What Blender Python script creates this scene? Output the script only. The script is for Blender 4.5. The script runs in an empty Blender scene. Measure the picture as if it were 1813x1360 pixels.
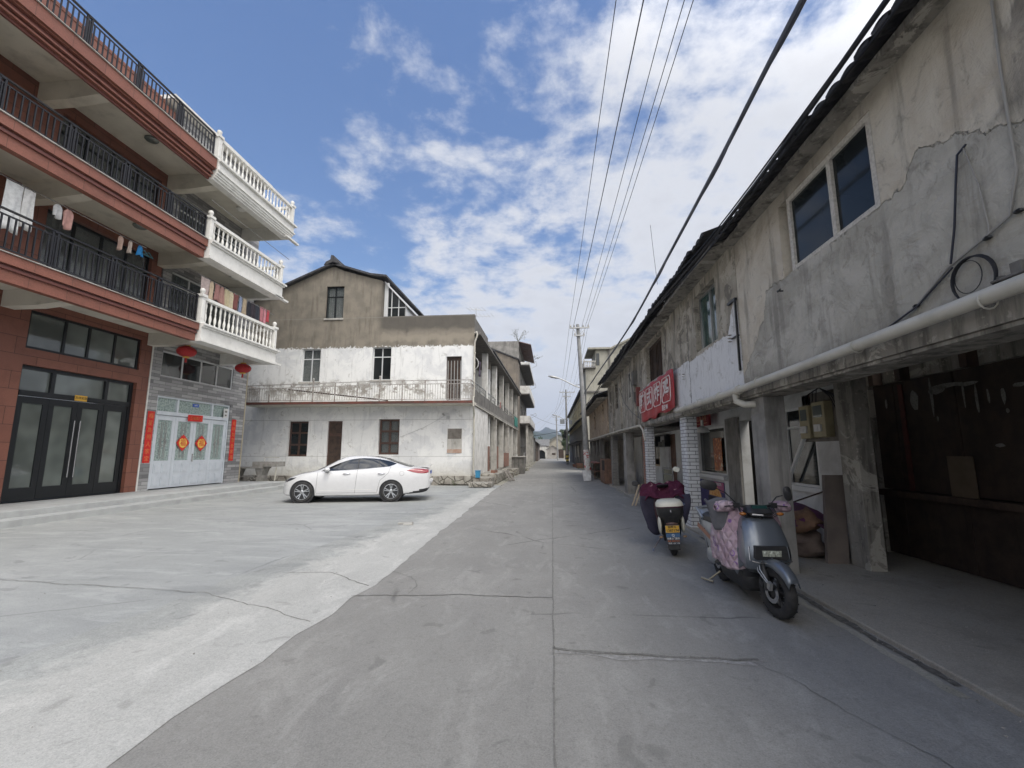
import bpy, bmesh, math, random
from mathutils import Vector, Matrix, noise as mnoise
random.seed(7)
SC = bpy.context.scene
COL = SC.collection
R = math.radians
# ------------------------------------------------------------------ camera
cam = bpy.data.cameras.new('camera'); camo = bpy.data.objects.new('camera', cam); COL.objects.link(camo)
cam.sensor_fit = 'HORIZONTAL'; cam.sensor_width = 36.0; cam.lens = 36.0 * 800.0 / 1813.0
cam.clip_start = 0.05; cam.clip_end = 9000
camo.location = (0, 0, 1.55); camo.rotation_euler = (R(90 + 8.6), 0, R(4.88))
SC.camera = camo
# ------------------------------------------------------------------ light
SUN_EL, SUN_AZ = R(60), R(146)           # azimuth clockwise from +Y: from the right, a little behind the camera
sun = bpy.data.lights.new('sun', 'SUN'); suno = bpy.data.objects.new('sun', sun); COL.objects.link(suno)
sun.energy = 1.2; sun.angle = R(20); sun.color = (1.0, 0.96, 0.89)
sd = Vector((math.sin(SUN_AZ) * math.cos(SUN_EL), math.cos(SUN_AZ) * math.cos(SUN_EL), math.sin(SUN_EL)))
suno.rotation_euler = sd.to_track_quat('Z', 'Y').to_euler(); suno.location = (30, -10, 60)
SC.view_settings.view_transform = 'Standard'; SC.view_settings.look = 'None'
SC.view_settings.exposure = 0.72; SC.view_settings.gamma = 1.0
SC.render.engine = 'CYCLES'
SC.cycles.use_denoising = True
SC.cycles.max_bounces = 8; SC.cycles.diffuse_bounces = 4; SC.cycles.glossy_bounces = 3
SC.cycles.volume_bounces = 0; SC.cycles.sample_clamp_indirect = 6
W = bpy.data.worlds.new('World'); SC.world = W; W.use_nodes = True
def build_world():
    nt = W.node_tree; N = nt.nodes; L = nt.links; N.clear()
    def nd(t, **k):
        n = N.new(t)
        for a, b in k.items(): setattr(n, a, b)
        return n
    def math_(op, a, b=None, c=None, clamp=False):
        n = nd('ShaderNodeMath', operation=op, use_clamp=clamp)
        for i, v in enumerate((a, b, c)):
            if v is None: continue
            if isinstance(v, (int, float)): n.inputs[i].default_value = v
            else: L.new(v, n.inputs[i])
        return n.outputs[0]
    out = nd('ShaderNodeOutputWorld'); bg = nd('ShaderNodeBackground'); bg.inputs[1].default_value = 0.1
    L.new(bg.outputs[0], out.inputs[0])
    sky = nd('ShaderNodeTexSky', sky_type='NISHITA'); sky.sun_disc = False
    sky.sun_elevation = SUN_EL; sky.sun_rotation = SUN_AZ; sky.altitude = 50; sky.air_density = 1.6; sky.dust_density = 0.6; sky.ozone_density = 3.0
    tc = nd('ShaderNodeTexCoord'); sp = nd('ShaderNodeSeparateXYZ'); L.new(tc.outputs['Generated'], sp.inputs[0])
    x, y, z = sp.outputs
    zz = math_('ADD', math_('MAXIMUM', z, 0.0), 0.16)
    cx = math_('DIVIDE', x, zz); cy = math_('DIVIDE', y, zz)
    cb = nd('ShaderNodeCombineXYZ'); L.new(cx, cb.inputs[0]); L.new(cy, cb.inputs[1])
    def noise(sc, det, rough, dist, off):
        mp = nd('ShaderNodeMapping'); mp.inputs['Location'].default_value = off; L.new(cb.outputs[0], mp.inputs[0])
        n = nd('ShaderNodeTexNoise'); n.inputs['Scale'].default_value = sc; n.inputs['Detail'].default_value = det
        n.inputs['Roughness'].default_value = rough; n.inputs['Distortion'].default_value = dist
        L.new(mp.outputs[0], n.inputs[0]); return n.outputs[0]
    n1 = noise(4.2, 8, 0.60, 0.15, (3.1, 1.7, 0)); n2 = noise(1.05, 3, 0.5, 0.0, (5.2, 8.1, 0)); n3 = noise(11.0, 8, 0.65, 0.1, (0.4, 2.2, 0))
    # more cloud towards the right and towards the horizon
    cov = math_('MULTIPLY', math_('SUBTRACT', math_('MINIMUM', x, 0.45), 0.04), 0.25)
    low = math_('MULTIPLY', math_('SUBTRACT', 0.66, z), 0.40)
    v = math_('ADD', math_('ADD', math_('MULTIPLY', n1, 0.66), math_('MULTIPLY', n2, 0.36)), math_('MULTIPLY', n3, 0.24))
    back = nd('ShaderNodeMapRange', interpolation_type='SMOOTHSTEP'); L.new(y, back.inputs[0]); back.inputs[1].default_value = 0.15; back.inputs[2].default_value = -0.45  # extra cloud cover behind the camera, added to fill the shaded sides
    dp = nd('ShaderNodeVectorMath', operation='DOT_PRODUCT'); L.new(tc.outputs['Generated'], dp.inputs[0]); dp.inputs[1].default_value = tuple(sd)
    fill_glow = nd('ShaderNodeMapRange', interpolation_type='SMOOTHSTEP'); L.new(dp.outputs['Value'], fill_glow.inputs[0]); fill_glow.inputs[1].default_value = 0.25; fill_glow.inputs[2].default_value = 0.95; fill_glow.inputs[3].default_value = 1.0; fill_glow.inputs[4].default_value = 4.0  # unseen brighter cloud round the sun, added as fill light
    v = math_('ADD', math_('ADD', math_('ADD', v, cov), low), math_('MULTIPLY', back.outputs[0], 0.16))
    mr = nd('ShaderNodeMapRange', interpolation_type='SMOOTHSTEP'); L.new(v, mr.inputs[0])
    mr.inputs[1].default_value = 0.575; mr.inputs[2].default_value = 0.78
    dens = mr.outputs[0]
    # thickest parts a little greyer
    cr = nd('ShaderNodeMapRange'); L.new(v, cr.inputs[0]); cr.inputs[1].default_value = 0.62; cr.inputs[2].default_value = 0.95
    cc = nd('ShaderNodeMix', data_type='RGBA'); L.new(cr.outputs[0], cc.inputs[0])
    cc.inputs[6].default_value = (5.4, 5.5, 5.75, 1); cc.inputs[7].default_value = (4.3, 4.35, 4.6, 1)
    tint = nd('ShaderNodeMix', data_type='RGBA', blend_type='MULTIPLY'); tint.inputs[0].default_value = 1.0
    L.new(sky.outputs[0], tint.inputs[6]); tint.inputs[7].default_value = (.55, .655, .85, 1)
    mx = nd('ShaderNodeMix', data_type='RGBA'); L.new(math_('MULTIPLY', dens, 0.94), mx.inputs[0])
    L.new(tint.outputs[2], mx.inputs[6])
    # pale band near the horizon
    hz = nd('ShaderNodeMapRange', interpolation_type='SMOOTHSTEP'); L.new(z, hz.inputs[0])
    hz.inputs[1].default_value = 0.0; hz.inputs[2].default_value = 0.40; hz.inputs[3].default_value = 0.9; hz.inputs[4].default_value = 0.0
    m2 = nd('ShaderNodeMix', data_type='RGBA'); L.new(hz.outputs[0], m2.inputs[0]); L.new(mx.outputs[2], m2.inputs[6])
    ma = nd('ShaderNodeVectorMath', operation='MULTIPLY_ADD'); L.new(math_('SUBTRACT', fill_glow.outputs[0], 1.0), ma.inputs[0]); ma.inputs[1].default_value = (1.06, 1.0, 0.90); ma.inputs[2].default_value = (1, 1, 1)  # the added fill glow is tinted warm
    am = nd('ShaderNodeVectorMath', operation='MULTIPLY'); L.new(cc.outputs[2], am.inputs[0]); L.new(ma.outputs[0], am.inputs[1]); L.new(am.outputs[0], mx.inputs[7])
    m2.inputs[7].default_value = (4.7, 4.9, 5.3, 1)
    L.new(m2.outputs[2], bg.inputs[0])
build_world()

# ------------------------------------------------------------------ mesh helpers
class MB:
    def __init__(s): s.v = []; s.f = []; s.m = []; s.uv = None
    def add(s, vs, fs, mi=0):
        o = len(s.v); s.v += [tuple(p) for p in vs]; s.f += [tuple(i + o for i in f) for f in fs]; s.m += [mi] * len(fs)
    def hexa(s, p, mi=0):      # p: 8 points bottom 4 (ccw) then top 4
        s.add(p, [(3, 2, 1, 0), (4, 5, 6, 7), (0, 1, 5, 4), (1, 2, 6, 5), (2, 3, 7, 6), (3, 0, 4, 7)], mi)
    def box(s, x0, x1, y0, y1, z0, z1, mi=0):
        s.hexa([(x0, y0, z0), (x1, y0, z0), (x1, y1, z0), (x0, y1, z0), (x0, y0, z1), (x1, y0, z1), (x1, y1, z1), (x0, y1, z1)], mi)
    def fbox(s, F, a0, a1, n0, n1, z0, z1, mi=0):
        s.hexa([F(a0, n0, z0), F(a1, n0, z0), F(a1, n1, z0), F(a0, n1, z0), F(a0, n0, z1), F(a1, n0, z1), F(a1, n1, z1), F(a0, n1, z1)], mi)
    def rbox(s, c, sx, sy, sz, rot=(0, 0, 0), mi=0):      # rotated box about its centre
        from mathutils import Euler
        M_ = Euler(rot).to_matrix(); c = Vector(c)
        pts = [c + M_ @ Vector((x * sx / 2, y * sy / 2, z * sz / 2)) for z in (-1, 1) for x, y in ((-1, -1), (1, -1), (1, 1), (-1, 1))]
        s.hexa(pts, mi)
    def prism(s, pts, d, mi=0):   # pts: planar polygon (3d), d: extrusion vector
        n = len(pts); d = Vector(d); A = [Vector(p) for p in pts]; B = [p + d for p in A]
        s.add(A + B, [tuple(range(n - 1, -1, -1)), tuple(range(n, 2 * n))] + [(i, (i + 1) % n, (i + 1) % n + n, i + n) for i in range(n)], mi)
    def tube(s, pts, r, n=8, cap=True, mi=0, closed=False):
        pts = [Vector(p) for p in pts]; rs = r if isinstance(r, (list, tuple)) else [r] * len(pts)
        vs = []; prev = None; N_ = len(pts)
        for i, p in enumerate(pts):
            if closed: t = pts[(i + 1) % N_] - pts[i - 1]
            else: t = pts[min(i + 1, N_ - 1)] - pts[max(i - 1, 0)]
            t.normalize()
            if prev is None:
                u = t.orthogonal().normalized()
            else:
                u = prev - t * prev.dot(t)
                u = u.normalized() if u.length > 1e-5 else t.orthogonal().normalized()
            prev = u; w = t.cross(u)
            for k in range(n):
                a = 2 * math.pi * k / n; vs.append(p + (u * math.cos(a) + w * math.sin(a)) * rs[i])
        fs = []
        for i in range(N_ if closed else N_ - 1):
            j = (i + 1) % N_
            for k in range(n): fs.append((i * n + k, i * n + (k + 1) % n, j * n + (k + 1) % n, j * n + k))
        if cap and not closed: fs += [tuple(range(n - 1, -1, -1)), tuple(range((N_ - 1) * n, N_ * n))]
        s.add(vs, fs, mi)
    def lathe(s, prof, c, n=12, axis='z', mi=0, sx=1, sy=1, cap=True):      # prof: (radius, height)
        vs = []; fs = []; c = Vector(c)
        for r, h in prof:
            for k in range(n):
                a = 2 * math.pi * k / n; x, y = r * math.cos(a) * sx, r * math.sin(a) * sy
                vs.append(c + Vector({'z': (x, y, h), 'x': (h, x, y), 'y': (x, h, y)}[axis]))
        m = len(prof)
        for i in range(m - 1):
            for k in range(n):
                q = (i * n + k, i * n + (k + 1) % n, (i + 1) * n + (k + 1) % n, (i + 1) * n + k)
                fs.append(q if axis != 'y' else q[::-1])
        if cap: fs += [tuple(range(n - 1, -1, -1)), tuple(range((m - 1) * n, m * n))]
        s.add(vs, fs, mi)
    def grid(s, P, mi=0, flip=False, close_u=False):     # P[i][j] -> point
        h, w = len(P), len(P[0]); vs = [p for r in P for p in r]; fs = []
        for i in range(h if close_u else h - 1):
            for j in range(w - 1):
                i2 = (i + 1) % h
                q = (i * w + j, i * w + j + 1, i2 * w + j + 1, i2 * w + j)
                fs.append(q[::-1] if flip else q)
        s.add(vs, fs, mi)
    def ellipsoid(s, c, rx, ry, rz, n=14, m=8, mi=0, wob=0, seed=0):
        vs = []; c = Vector(c)
        for i in range(m + 1):
            t = math.pi * i / m
            for k in range(n):
                a = 2 * math.pi * k / n; d = Vector((math.sin(t) * math.cos(a), math.sin(t) * math.sin(a), -math.cos(t)))
                q = 1 + wob * mnoise.noise(d * 2.2 + Vector((seed, seed * 1.7, 0)))
                vs.append(c + Vector((d.x * rx * q, d.y * ry * q, d.z * rz * q)))
        fs = [(i * n + k, i * n + (k + 1) % n, (i + 1) * n + (k + 1) % n, (i + 1) * n + k) for i in range(m) for k in range(n)]
        s.add(vs, fs, mi)
    def build(s, name, mat, parent=None, smooth=None, local=False, bevel=0, weld=False, label=None, solid=0):
        me = bpy.data.meshes.new(name)
        off = Vector(parent_loc(parent)) if (parent is not None and not local) else Vector((0, 0, 0))
        me.from_pydata([tuple(Vector(p) - off) for p in s.v], [], s.f)
        for q in (mat if isinstance(mat, (list, tuple)) else [mat]): me.materials.append(q)
        if any(s.m): me.polygons.foreach_set('material_index', s.m)
        if weld:
            bm = bmesh.new(); bm.from_mesh(me); bmesh.ops.remove_doubles(bm, verts=bm.verts, dist=1e-4)
            bmesh.ops.recalc_face_normals(bm, faces=bm.faces); bm.to_mesh(me); bm.free()
        me.validate(); me.update()
        if smooth:
            me.polygons.foreach_set('use_smooth', [True] * len(me.polygons)); me.set_sharp_from_angle(angle=R(smooth))
        o = bpy.data.objects.new(name, me); COL.objects.link(o)
        if bevel:
            b = o.modifiers.new('b', 'BEVEL'); b.width = bevel; b.segments = 2; b.limit_method = 'ANGLE'; b.angle_limit = R(40)
        if solid:
            b = o.modifiers.new('s', 'SOLIDIFY'); b.thickness = solid
        if parent is not None: o.parent = parent
        if label: o['label'] = label
        return o
def parent_loc(p):
    v = Vector((0, 0, 0))
    while p is not None: v += Vector(p.location); p = p.parent
    return v
class Fac:      # facade frame: a along, n outwards, z up
    def __init__(s, o, a, n): s.o = Vector((o[0], o[1])); s.a = Vector(a).normalized(); s.n = Vector(n).normalized()
    def __call__(s, a, n, z):
        p = s.o + s.a * a + s.n * n; return (p.x, p.y, z)
def thing(name, label, cat, loc=(0, 0, 0), rz=0, group=None):
    o = bpy.data.objects.new(name, None); COL.objects.link(o); o.empty_display_size = 0.2
    o.location = loc; o.rotation_euler = (0, 0, rz); o['label'] = label; o['category'] = cat
    if group: o['group'] = group
    return o
def tag(o, label, cat, group=None):
    o['label'] = label; o['category'] = cat
    if group: o['group'] = group
    return o
def struct(o, kind='structure'):
    o['kind'] = kind; return o
def copy_tree(o, parent=None):
    c = o.copy(); COL.objects.link(c); c.parent = parent
    for ch in list(o.children): copy_tree(ch, c)
    return c
def wall(mb, F, a0, a1, z0, z1, holes=(), n0=-0.24, n1=0.0, mi=0):
    """solid slab between n0 and n1 with rectangular holes (a0,a1,z0,z1)"""
    A = sorted({a0, a1} | {min(max(h[i], a0), a1) for h in holes for i in (0, 1)})
    Z = sorted({z0, z1} | {min(max(h[i], z0), z1) for h in holes for i in (2, 3)})
    def sol(i, j):
        if i < 0 or j < 0 or i >= len(A) - 1 or j >= len(Z) - 1: return False
        ca, cz = (A[i] + A[i + 1]) / 2, (Z[j] + Z[j + 1]) / 2
        return not any(h[0] < ca < h[1] and h[2] < cz < h[3] for h in holes)
    for i in range(len(A) - 1):
        for j in range(len(Z) - 1):
            if not sol(i, j): continue
            p, q, r, t = A[i], A[i + 1], Z[j], Z[j + 1]
            mb.add([F(p, n1, r), F(q, n1, r), F(q, n1, t), F(p, n1, t)], [(0, 1, 2, 3)], mi)
            mb.add([F(p, n0, r), F(q, n0, r), F(q, n0, t), F(p, n0, t)], [(3, 2, 1, 0)], mi)
            if not sol(i - 1, j): mb.add([F(p, n0, r), F(p, n1, r), F(p, n1, t), F(p, n0, t)], [(0, 1, 2, 3)], mi)
            if not sol(i + 1, j): mb.add([F(q, n0, r), F(q, n1, r), F(q, n1, t), F(q, n0, t)], [(3, 2, 1, 0)], mi)
            if not sol(i, j - 1): mb.add([F(p, n0, r), F(q, n0, r), F(q, n1, r), F(p, n1, r)], [(0, 1, 2, 3)], mi)
            if not sol(i, j + 1): mb.add([F(p, n0, t), F(q, n0, t), F(q, n1, t), F(p, n1, t)], [(3, 2, 1, 0)], mi)
def window(parent, F, a0, a1, z0, z1, fm, gm, cuts=(), rows=(), n=-0.09, b=0.045, t=0.05, name='window', pane=True, label=None, curtain=None):
    """frame with vertical cuts / horizontal rows (absolute coordinates), glazing behind"""
    m = MB()
    m.fbox(F, a0, a1, n - t, n, z0, z0 + b); m.fbox(F, a0, a1, n - t, n, z1 - b, z1)
    m.fbox(F, a0, a0 + b, n - t, n, z0 + b, z1 - b); m.fbox(F, a1 - b, a1, n - t, n, z0 + b, z1 - b)
    for c in cuts: m.fbox(F, c - b / 2, c + b / 2, n - t + .004, n + .004, z0 + b, z1 - b)
    for r in rows:
        if isinstance(r, tuple): m.fbox(F, r[1], r[2], n - t + .007, n - .003, r[0] - b / 2, r[0] + b / 2)
        else: m.fbox(F, a0 + b, a1 - b, n - t + .007, n - .003, r - b / 2, r + b / 2)
    w = m.build(name, fm, parent, label=label)
    if pane:
        g = MB(); g.fbox(F, a0 + b * .6, a1 - b * .6, n - t + .015, n - t + .022, z0 + b * .6, z1 - b * .6)
        g.build('pane', M_GLASST if curtain else gm, w)
    if curtain:
        c_ = MB(); P = []; k = max(8, int((a1 - a0) * 28))
        for i in range(k + 1):
            a = a0 + b + (a1 - a0 - 2 * b) * i / k; P.append([F(a, n - .14 + .02 * math.sin(i * 1.9), z) for z in (z0 + .02, z1 - .02)])
        c_.grid(P); c_.build('curtain', curtain, w, smooth=80)
    return w
def text(mb, s, size, F, a, n, z, mi=0, depth=0.003, sx=1.0, rot=0, align='CENTER', bold=0.0):
    """flat lettering on a facade, read from outside"""
    cu = bpy.data.curves.new('t', 'FONT'); cu.body = s; cu.size = size; cu.align_x = align; cu.align_y = 'CENTER'
    cu.extrude = depth / 2; cu.resolution_u = 2; cu.offset = bold
    o = bpy.data.objects.new('t', cu); COL.objects.link(o)
    bpy.context.view_layer.update()
    dg = bpy.context.evaluated_depsgraph_get(); me = o.evaluated_get(dg).to_mesh()
    right = Vector((-F.n.x, -F.n.y, 0)).cross(Vector((0, 0, 1))); o0 = Vector(F(a, n, z)); nn = Vector((F.n.x, F.n.y, 0))
    c, sn = math.cos(rot), math.sin(rot)
    vs = []
    for v in me.vertices:
        x, y, q = v.co; x *= sx; x, y = x * c - y * sn, x * sn + y * c
        vs.append(o0 + right * x + Vector((0, 0, 1)) * y + nn * q)
    mb.add(vs, [tuple(p.vertices) for p in me.polygons], mi)
    bpy.data.objects.remove(o); bpy.data.curves.remove(cu)

# ------------------------------------------------------------------ materials
class NT:
    def __init__(s, name):
        s.m = bpy.data.materials.new(name); s.m.use_nodes = True; s.nt = s.m.node_tree; s.N = s.nt.nodes; s.L = s.nt.links
        s.b = s.N['Principled BSDF']; s.tc = s.N.new('ShaderNodeTexCoord'); s.co = s.tc.outputs['Object']; s._sep = None
    def nd(s, t, **k):
        n = s.N.new(t)
        for a, b in k.items(): setattr(n, a, b)
        return n
    def geo(s):      # world position, used where a pattern must run on over several things
        g = s.nd('ShaderNodeNewGeometry'); s.co = g.outputs['Position']; return s
    def sep(s):
        if s._sep is None:
            s._sep = s.nd('ShaderNodeSeparateXYZ'); s.L.new(s.co, s._sep.inputs[0])
        return s._sep.outputs
    def put(s, v, sock):
        if isinstance(v, (int, float)): sock.default_value = v
        elif isinstance(v, (tuple, list)): sock.default_value = tuple(v) if len(v) == 4 else tuple(v) + (1,)
        else: s.L.new(v, sock)
    def math(s, op, a, b=None, clamp=False):
        n = s.nd('ShaderNodeMath', operation=op, use_clamp=clamp); s.put(a, n.inputs[0])
        if b is not None: s.put(b, n.inputs[1])
        return n.outputs[0]
    def noise(s, sc, det=4, rough=.6, dist=0, stretch=None, off=(0, 0, 0)):
        n = s.nd('ShaderNodeTexNoise'); n.inputs['Scale'].default_value = sc; n.inputs['Detail'].default_value = det
        n.inputs['Roughness'].default_value = rough; n.inputs['Distortion'].default_value = dist
        mp = s.nd('ShaderNodeMapping'); mp.inputs['Scale'].default_value = stretch or (1, 1, 1); mp.inputs['Location'].default_value = off
        s.L.new(s.co, mp.inputs[0]); s.L.new(mp.outputs[0], n.inputs[0]); return n.outputs[0]
    def ramp(s, v, a, b, smooth=True, lo=0.0, hi=1.0):
        n = s.nd('ShaderNodeMapRange', interpolation_type='SMOOTHSTEP' if smooth else 'LINEAR'); s.put(v, n.inputs[0])
        for i, q in enumerate((a, b, lo, hi)): s.put(q, n.inputs[i + 1])
        return n.outputs[0]
    def mix(s, f, a, b, mode='MIX'):
        n = s.nd('ShaderNodeMix', data_type='RGBA', blend_type=mode); s.put(f, n.inputs[0]); s.put(a, n.inputs[6]); s.put(b, n.inputs[7]); return n.outputs[2]
    def bump(s, h, strength=.3, dist=.02):
        n = s.nd('ShaderNodeBump'); n.inputs['Strength'].default_value = strength; n.inputs['Distance'].default_value = dist
        s.put(h, n.inputs['Height'])
        if s.b.inputs['Normal'].is_linked: s.L.new(s.b.inputs['Normal'].links[0].from_socket, n.inputs['Normal'])
        s.L.new(n.outputs[0], s.b.inputs['Normal']); return s
    def fin(s, col, rough=.8, metal=0.0, spec=.4):
        s.put(col, s.b.inputs['Base Color']); s.put(rough, s.b.inputs['Roughness']); s.b.inputs['Metallic'].default_value = metal
        s.b.inputs['Specular IOR Level'].default_value = spec; return s.m
    def curve_y(s, coord, pts, lo, hi):
        """value of a polyline (coordinate -> height) through a colour ramp"""
        x0, x1 = pts[0][0], pts[-1][0]
        t = s.ramp(coord, x0, x1, False); cr = s.nd('ShaderNodeValToRGB'); cr.color_ramp.interpolation = 'LINEAR'
        e = cr.color_ramp.elements
        for i, (x, z) in enumerate(pts):
            q = (x - x0) / (x1 - x0); c = (z - lo) / (hi - lo)
            el = e[i] if i < 2 else e.new(q)
            if i < 2: el.position = q
            el.color = (c, c, c, 1)
        s.L.new(t, cr.inputs[0])
        return s.math('ADD', s.math('MULTIPLY', cr.outputs[0], hi - lo), lo)
def plain(name, c, c2=None, sc=6, rough=.7, metal=0, spec=.4, bump=0, bsc=60, streak=0, dirt=0, contrast=(.35, .7)):
    s = NT(name); col = c
    if c2 is None: c2 = tuple(v * .8 for v in c)
    col = s.mix(s.ramp(s.noise(sc), *contrast), c, c2)
    if streak: col = s.mix(s.math('MULTIPLY', s.ramp(s.noise(5, 5, stretch=(1.6, 1.6, .16)), .48, .72), streak), col, tuple(v * .35 for v in c))
    if dirt: col = s.mix(s.math('MULTIPLY', s.ramp(s.noise(1.7, 6, .65), .5, .75), dirt), col, (.09, .082, .07))
    if bump: s.bump(s.noise(bsc, 4), bump, .01)
    return s.fin(col, rough, metal, spec)
def flat(name, c, rough=.5, metal=0, spec=.5, coat=0):
    s = NT(name); m = s.fin(s.mix(s.noise(9, 3), c, tuple(v * .88 for v in c)), rough, metal, spec)
    if coat: s.b.inputs['Coat Weight'].default_value = coat; s.b.inputs['Coat Roughness'].default_value = .06
    return m
def glassy(name, c, rough=.06, spec=.8):
    s = NT(name); n = s.noise(1.1, 2); s.bump(n, .05, .02)
    return s.fin(s.mix(s.ramp(s.noise(.9, 2, off=(3, 1, 5)), .3, .7), c, tuple(v * .55 for v in c)), rough, 0, spec)
def bricky(name, c1, c2, mortar, bw, bh, mort=.012, axis='x', rough=.85, offset=.5, bump=.3, speck=0, dirt=.3, geo=False, mix=0.0):
    s = NT(name)
    if geo: s.geo()
    x, y, z = s.sep(); cb = s.nd('ShaderNodeCombineXYZ')
    s.L.new({'x': y, 'y': x, 'z': x}[axis] if axis != 'xy' else s.math('ADD', x, y), cb.inputs[0]); s.L.new(y if axis == 'z' else z, cb.inputs[1])
    br = s.nd('ShaderNodeTexBrick'); br.offset = offset; s.L.new(cb.outputs[0], br.inputs['Vector'])
    for k, v in (('Scale', 1.0), ('Brick Width', bw), ('Row Height', bh), ('Mortar Size', mort), ('Mortar Smooth', .1), ('Bias', mix)): br.inputs[k].default_value = v
    for k, v in (('Color1', c1), ('Color2', c2), ('Mortar', mortar)): br.inputs[k].default_value = tuple(v) + (1,)
    col = br.outputs[0]
    col = s.mix(s.math('MULTIPLY', s.ramp(s.noise(2.2, 6, .65), .42, .75), dirt), col, tuple(v * .4 for v in c1))
    if speck: col = s.mix(s.math('MULTIPLY', s.ramp(s.noise(110, 2), .5, .62), speck), col, tuple(v * .35 for v in c1))
    s.bump(s.math('SUBTRACT', 1.0, br.outputs[1]), bump, .008)
    return s.fin(col, rough)
# ------------------------------------------------------------------ material library
def ground_mat(name, c, c2, c3, patch=.35, fine=.3, crack=0.0, streak=None):
    s = NT(name); big = s.noise(.35, 5, .6, .4); med = s.noise(1.6, 6, .65, .3, stretch=streak); fn = s.noise(26, 5, .75); ff = s.noise(95, 3, .8)
    col = s.mix(s.ramp(big, .36, .66), c, c2); col = s.mix(s.math('MULTIPLY', s.ramp(med, .45, .72), patch), col, c3)
    if streak: col = s.mix(s.math('MULTIPLY', s.ramp(s.noise(3.1, 7, .7, .6, stretch=streak, off=(9, 4, 0)), .50, .66), .55), col, tuple(v * 1.22 for v in c2))
    col = s.mix(s.math('MULTIPLY', s.ramp(s.noise(8.5, 6, .7, .8, off=(1, 1, 0)), .50, .70), .30), col, tuple(v * .72 for v in c))
    col = s.mix(s.math('MULTIPLY', s.ramp(s.noise(70, 3, .7), .60, .68), .5), col, tuple(v * .55 for v in c))
    col = s.mix(s.math('MULTIPLY', s.ramp(fn, .42, .7), fine), col, tuple(v * .62 for v in c))
    col = s.mix(s.math('MULTIPLY', s.ramp(ff, .53, .60), .27), col, tuple(v * 1.55 for v in c)); col = s.mix(s.math('MULTIPLY', s.ramp(ff, .46, .40), .26), col, tuple(v * .55 for v in c))
    spots = s.noise(3.3, 3, .5, .6, off=(7, 3, 0)); col = s.mix(s.math('MULTIPLY', s.ramp(spots, .64, .7), .35), col, tuple(v * .5 for v in c))
    if crack:
        v = s.nd('ShaderNodeTexVoronoi', feature='DISTANCE_TO_EDGE'); v.inputs['Scale'].default_value = .42
        n = s.nd('ShaderNodeTexNoise'); n.inputs['Scale'].default_value = 2.2; n.inputs['Detail'].default_value = 6; s.L.new(s.co, n.inputs[0])
        mv = s.nd('ShaderNodeMix', data_type='VECTOR'); mv.inputs[0].default_value = .14; s.L.new(s.co, mv.inputs[4]); s.L.new(n.outputs[1], mv.inputs[5]); s.L.new(mv.outputs[1], v.inputs['Vector'])
        k = s.math('MULTIPLY', s.ramp(v.outputs[0], 0.0, .010, True, 1, 0), s.ramp(s.noise(.5, 2, off=(4, 9, 0)), .5, .6))
        col = s.mix(s.math('MULTIPLY', k, crack), col, tuple(v * .3 for v in c))
    s.bump(fn, .3, .012); s.bump(ff, .5, .006)
    return s.fin(col, .86, 0, .25)
M_ROAD = ground_mat('road concrete', (.250, .242, .222), (.295, .286, .262), (.215, .208, .195), .5, .25, .6, (1, .35, 1))
M_YARD = ground_mat('yard concrete', (.295, .302, .29), (.36, .365, .35), (.235, .242, .238), .6, .15, .35, (.25, 1, 1))
M_STRIP = ground_mat('fresh cement strip', (.425, .42, .39), (.47, .464, .43), (.37, .365, .338), .6, .35, streak=(1, .4, 1))
def soften_strip():
    nt = M_STRIP.node_tree; s = NT.__new__(NT); s.m = M_STRIP; s.nt = nt; s.N = nt.nodes; s.L = nt.links; s.b = s.N['Principled BSDF']; s.tc = next(n for n in nt.nodes if n.type == 'TEX_COORD'); s.co = s.tc.outputs['Object']; s._sep = None
    old = s.b.inputs['Base Color'].links[0].from_socket; x, y, z = s.sep()
    e = s.curve_y(y, [(-20, -3.75), (3, -3.70), (5.75, -3.5), (8, -3.4), (12, -3.0), (20.2, -2.95)], -4, -2.9)
    d = s.math('ADD', s.math('SUBTRACT', x, e), s.math('MULTIPLY', s.math('SUBTRACT', s.noise(2.2, 7, .7, .5), .5), 1.5))
    yard = s.mix(1.0, old, s.mix(s.ramp(s.noise(1.6, 6, .65, .3, stretch=(.25, 1, 1)), .45, .72), (.76, .78, .79), (.60, .62, .64)), 'MULTIPLY')
    s.L.new(s.mix(s.ramp(d, -.12, .28), yard, old), s.b.inputs['Base Color'])
soften_strip()
M_PAVE = ground_mat('arcade cement', (.31, .285, .24), (.36, .335, .285), (.21, .195, .165), .6, .35)
M_EARTH = ground_mat('dusty earth', (.34, .32, .27), (.26, .25, .2), (.18, .17, .12), .6, .4)
M_JOINT = plain('joint dirt', (.15, .145, .13), (.22, .215, .195), 30, .95)
M_RUBBLE = plain('crumbled edge', (.24, .235, .22), (.36, .35, .33), 22, .95, bump=.6, bsc=40)
M_SOIL = plain('damp dirt', (.075, .07, .062), (.15, .14, .12), 14, .95, bump=.6, bsc=50)
M_GRAN = bricky('red granite slabs', (.255, .102, .068), (.205, .082, .056), (.065, .03, .022), 1.05, .45, .007, 'x', .5, 0.5, .3, .6, .4)
M_GRANB = bricky('red granite band', (.29, .112, .075), (.235, .09, .062), (.10, .042, .03), .8, 5.0, .005, 'x', .5, 0, .1, .6, .4)
M_GRAND = plain('dark red moulding', (.17, .058, .043), (.13, .045, .035), 30, .4)
M_SOFFIT = plain('white soffit paint', (.62, .59, .51), (.52, .49, .42), 1.1, .8, dirt=.3)
M_BAL = plain('white balustrade paint', (.74, .73, .69), (.66, .65, .61), 5, .55, dirt=.12)
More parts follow.
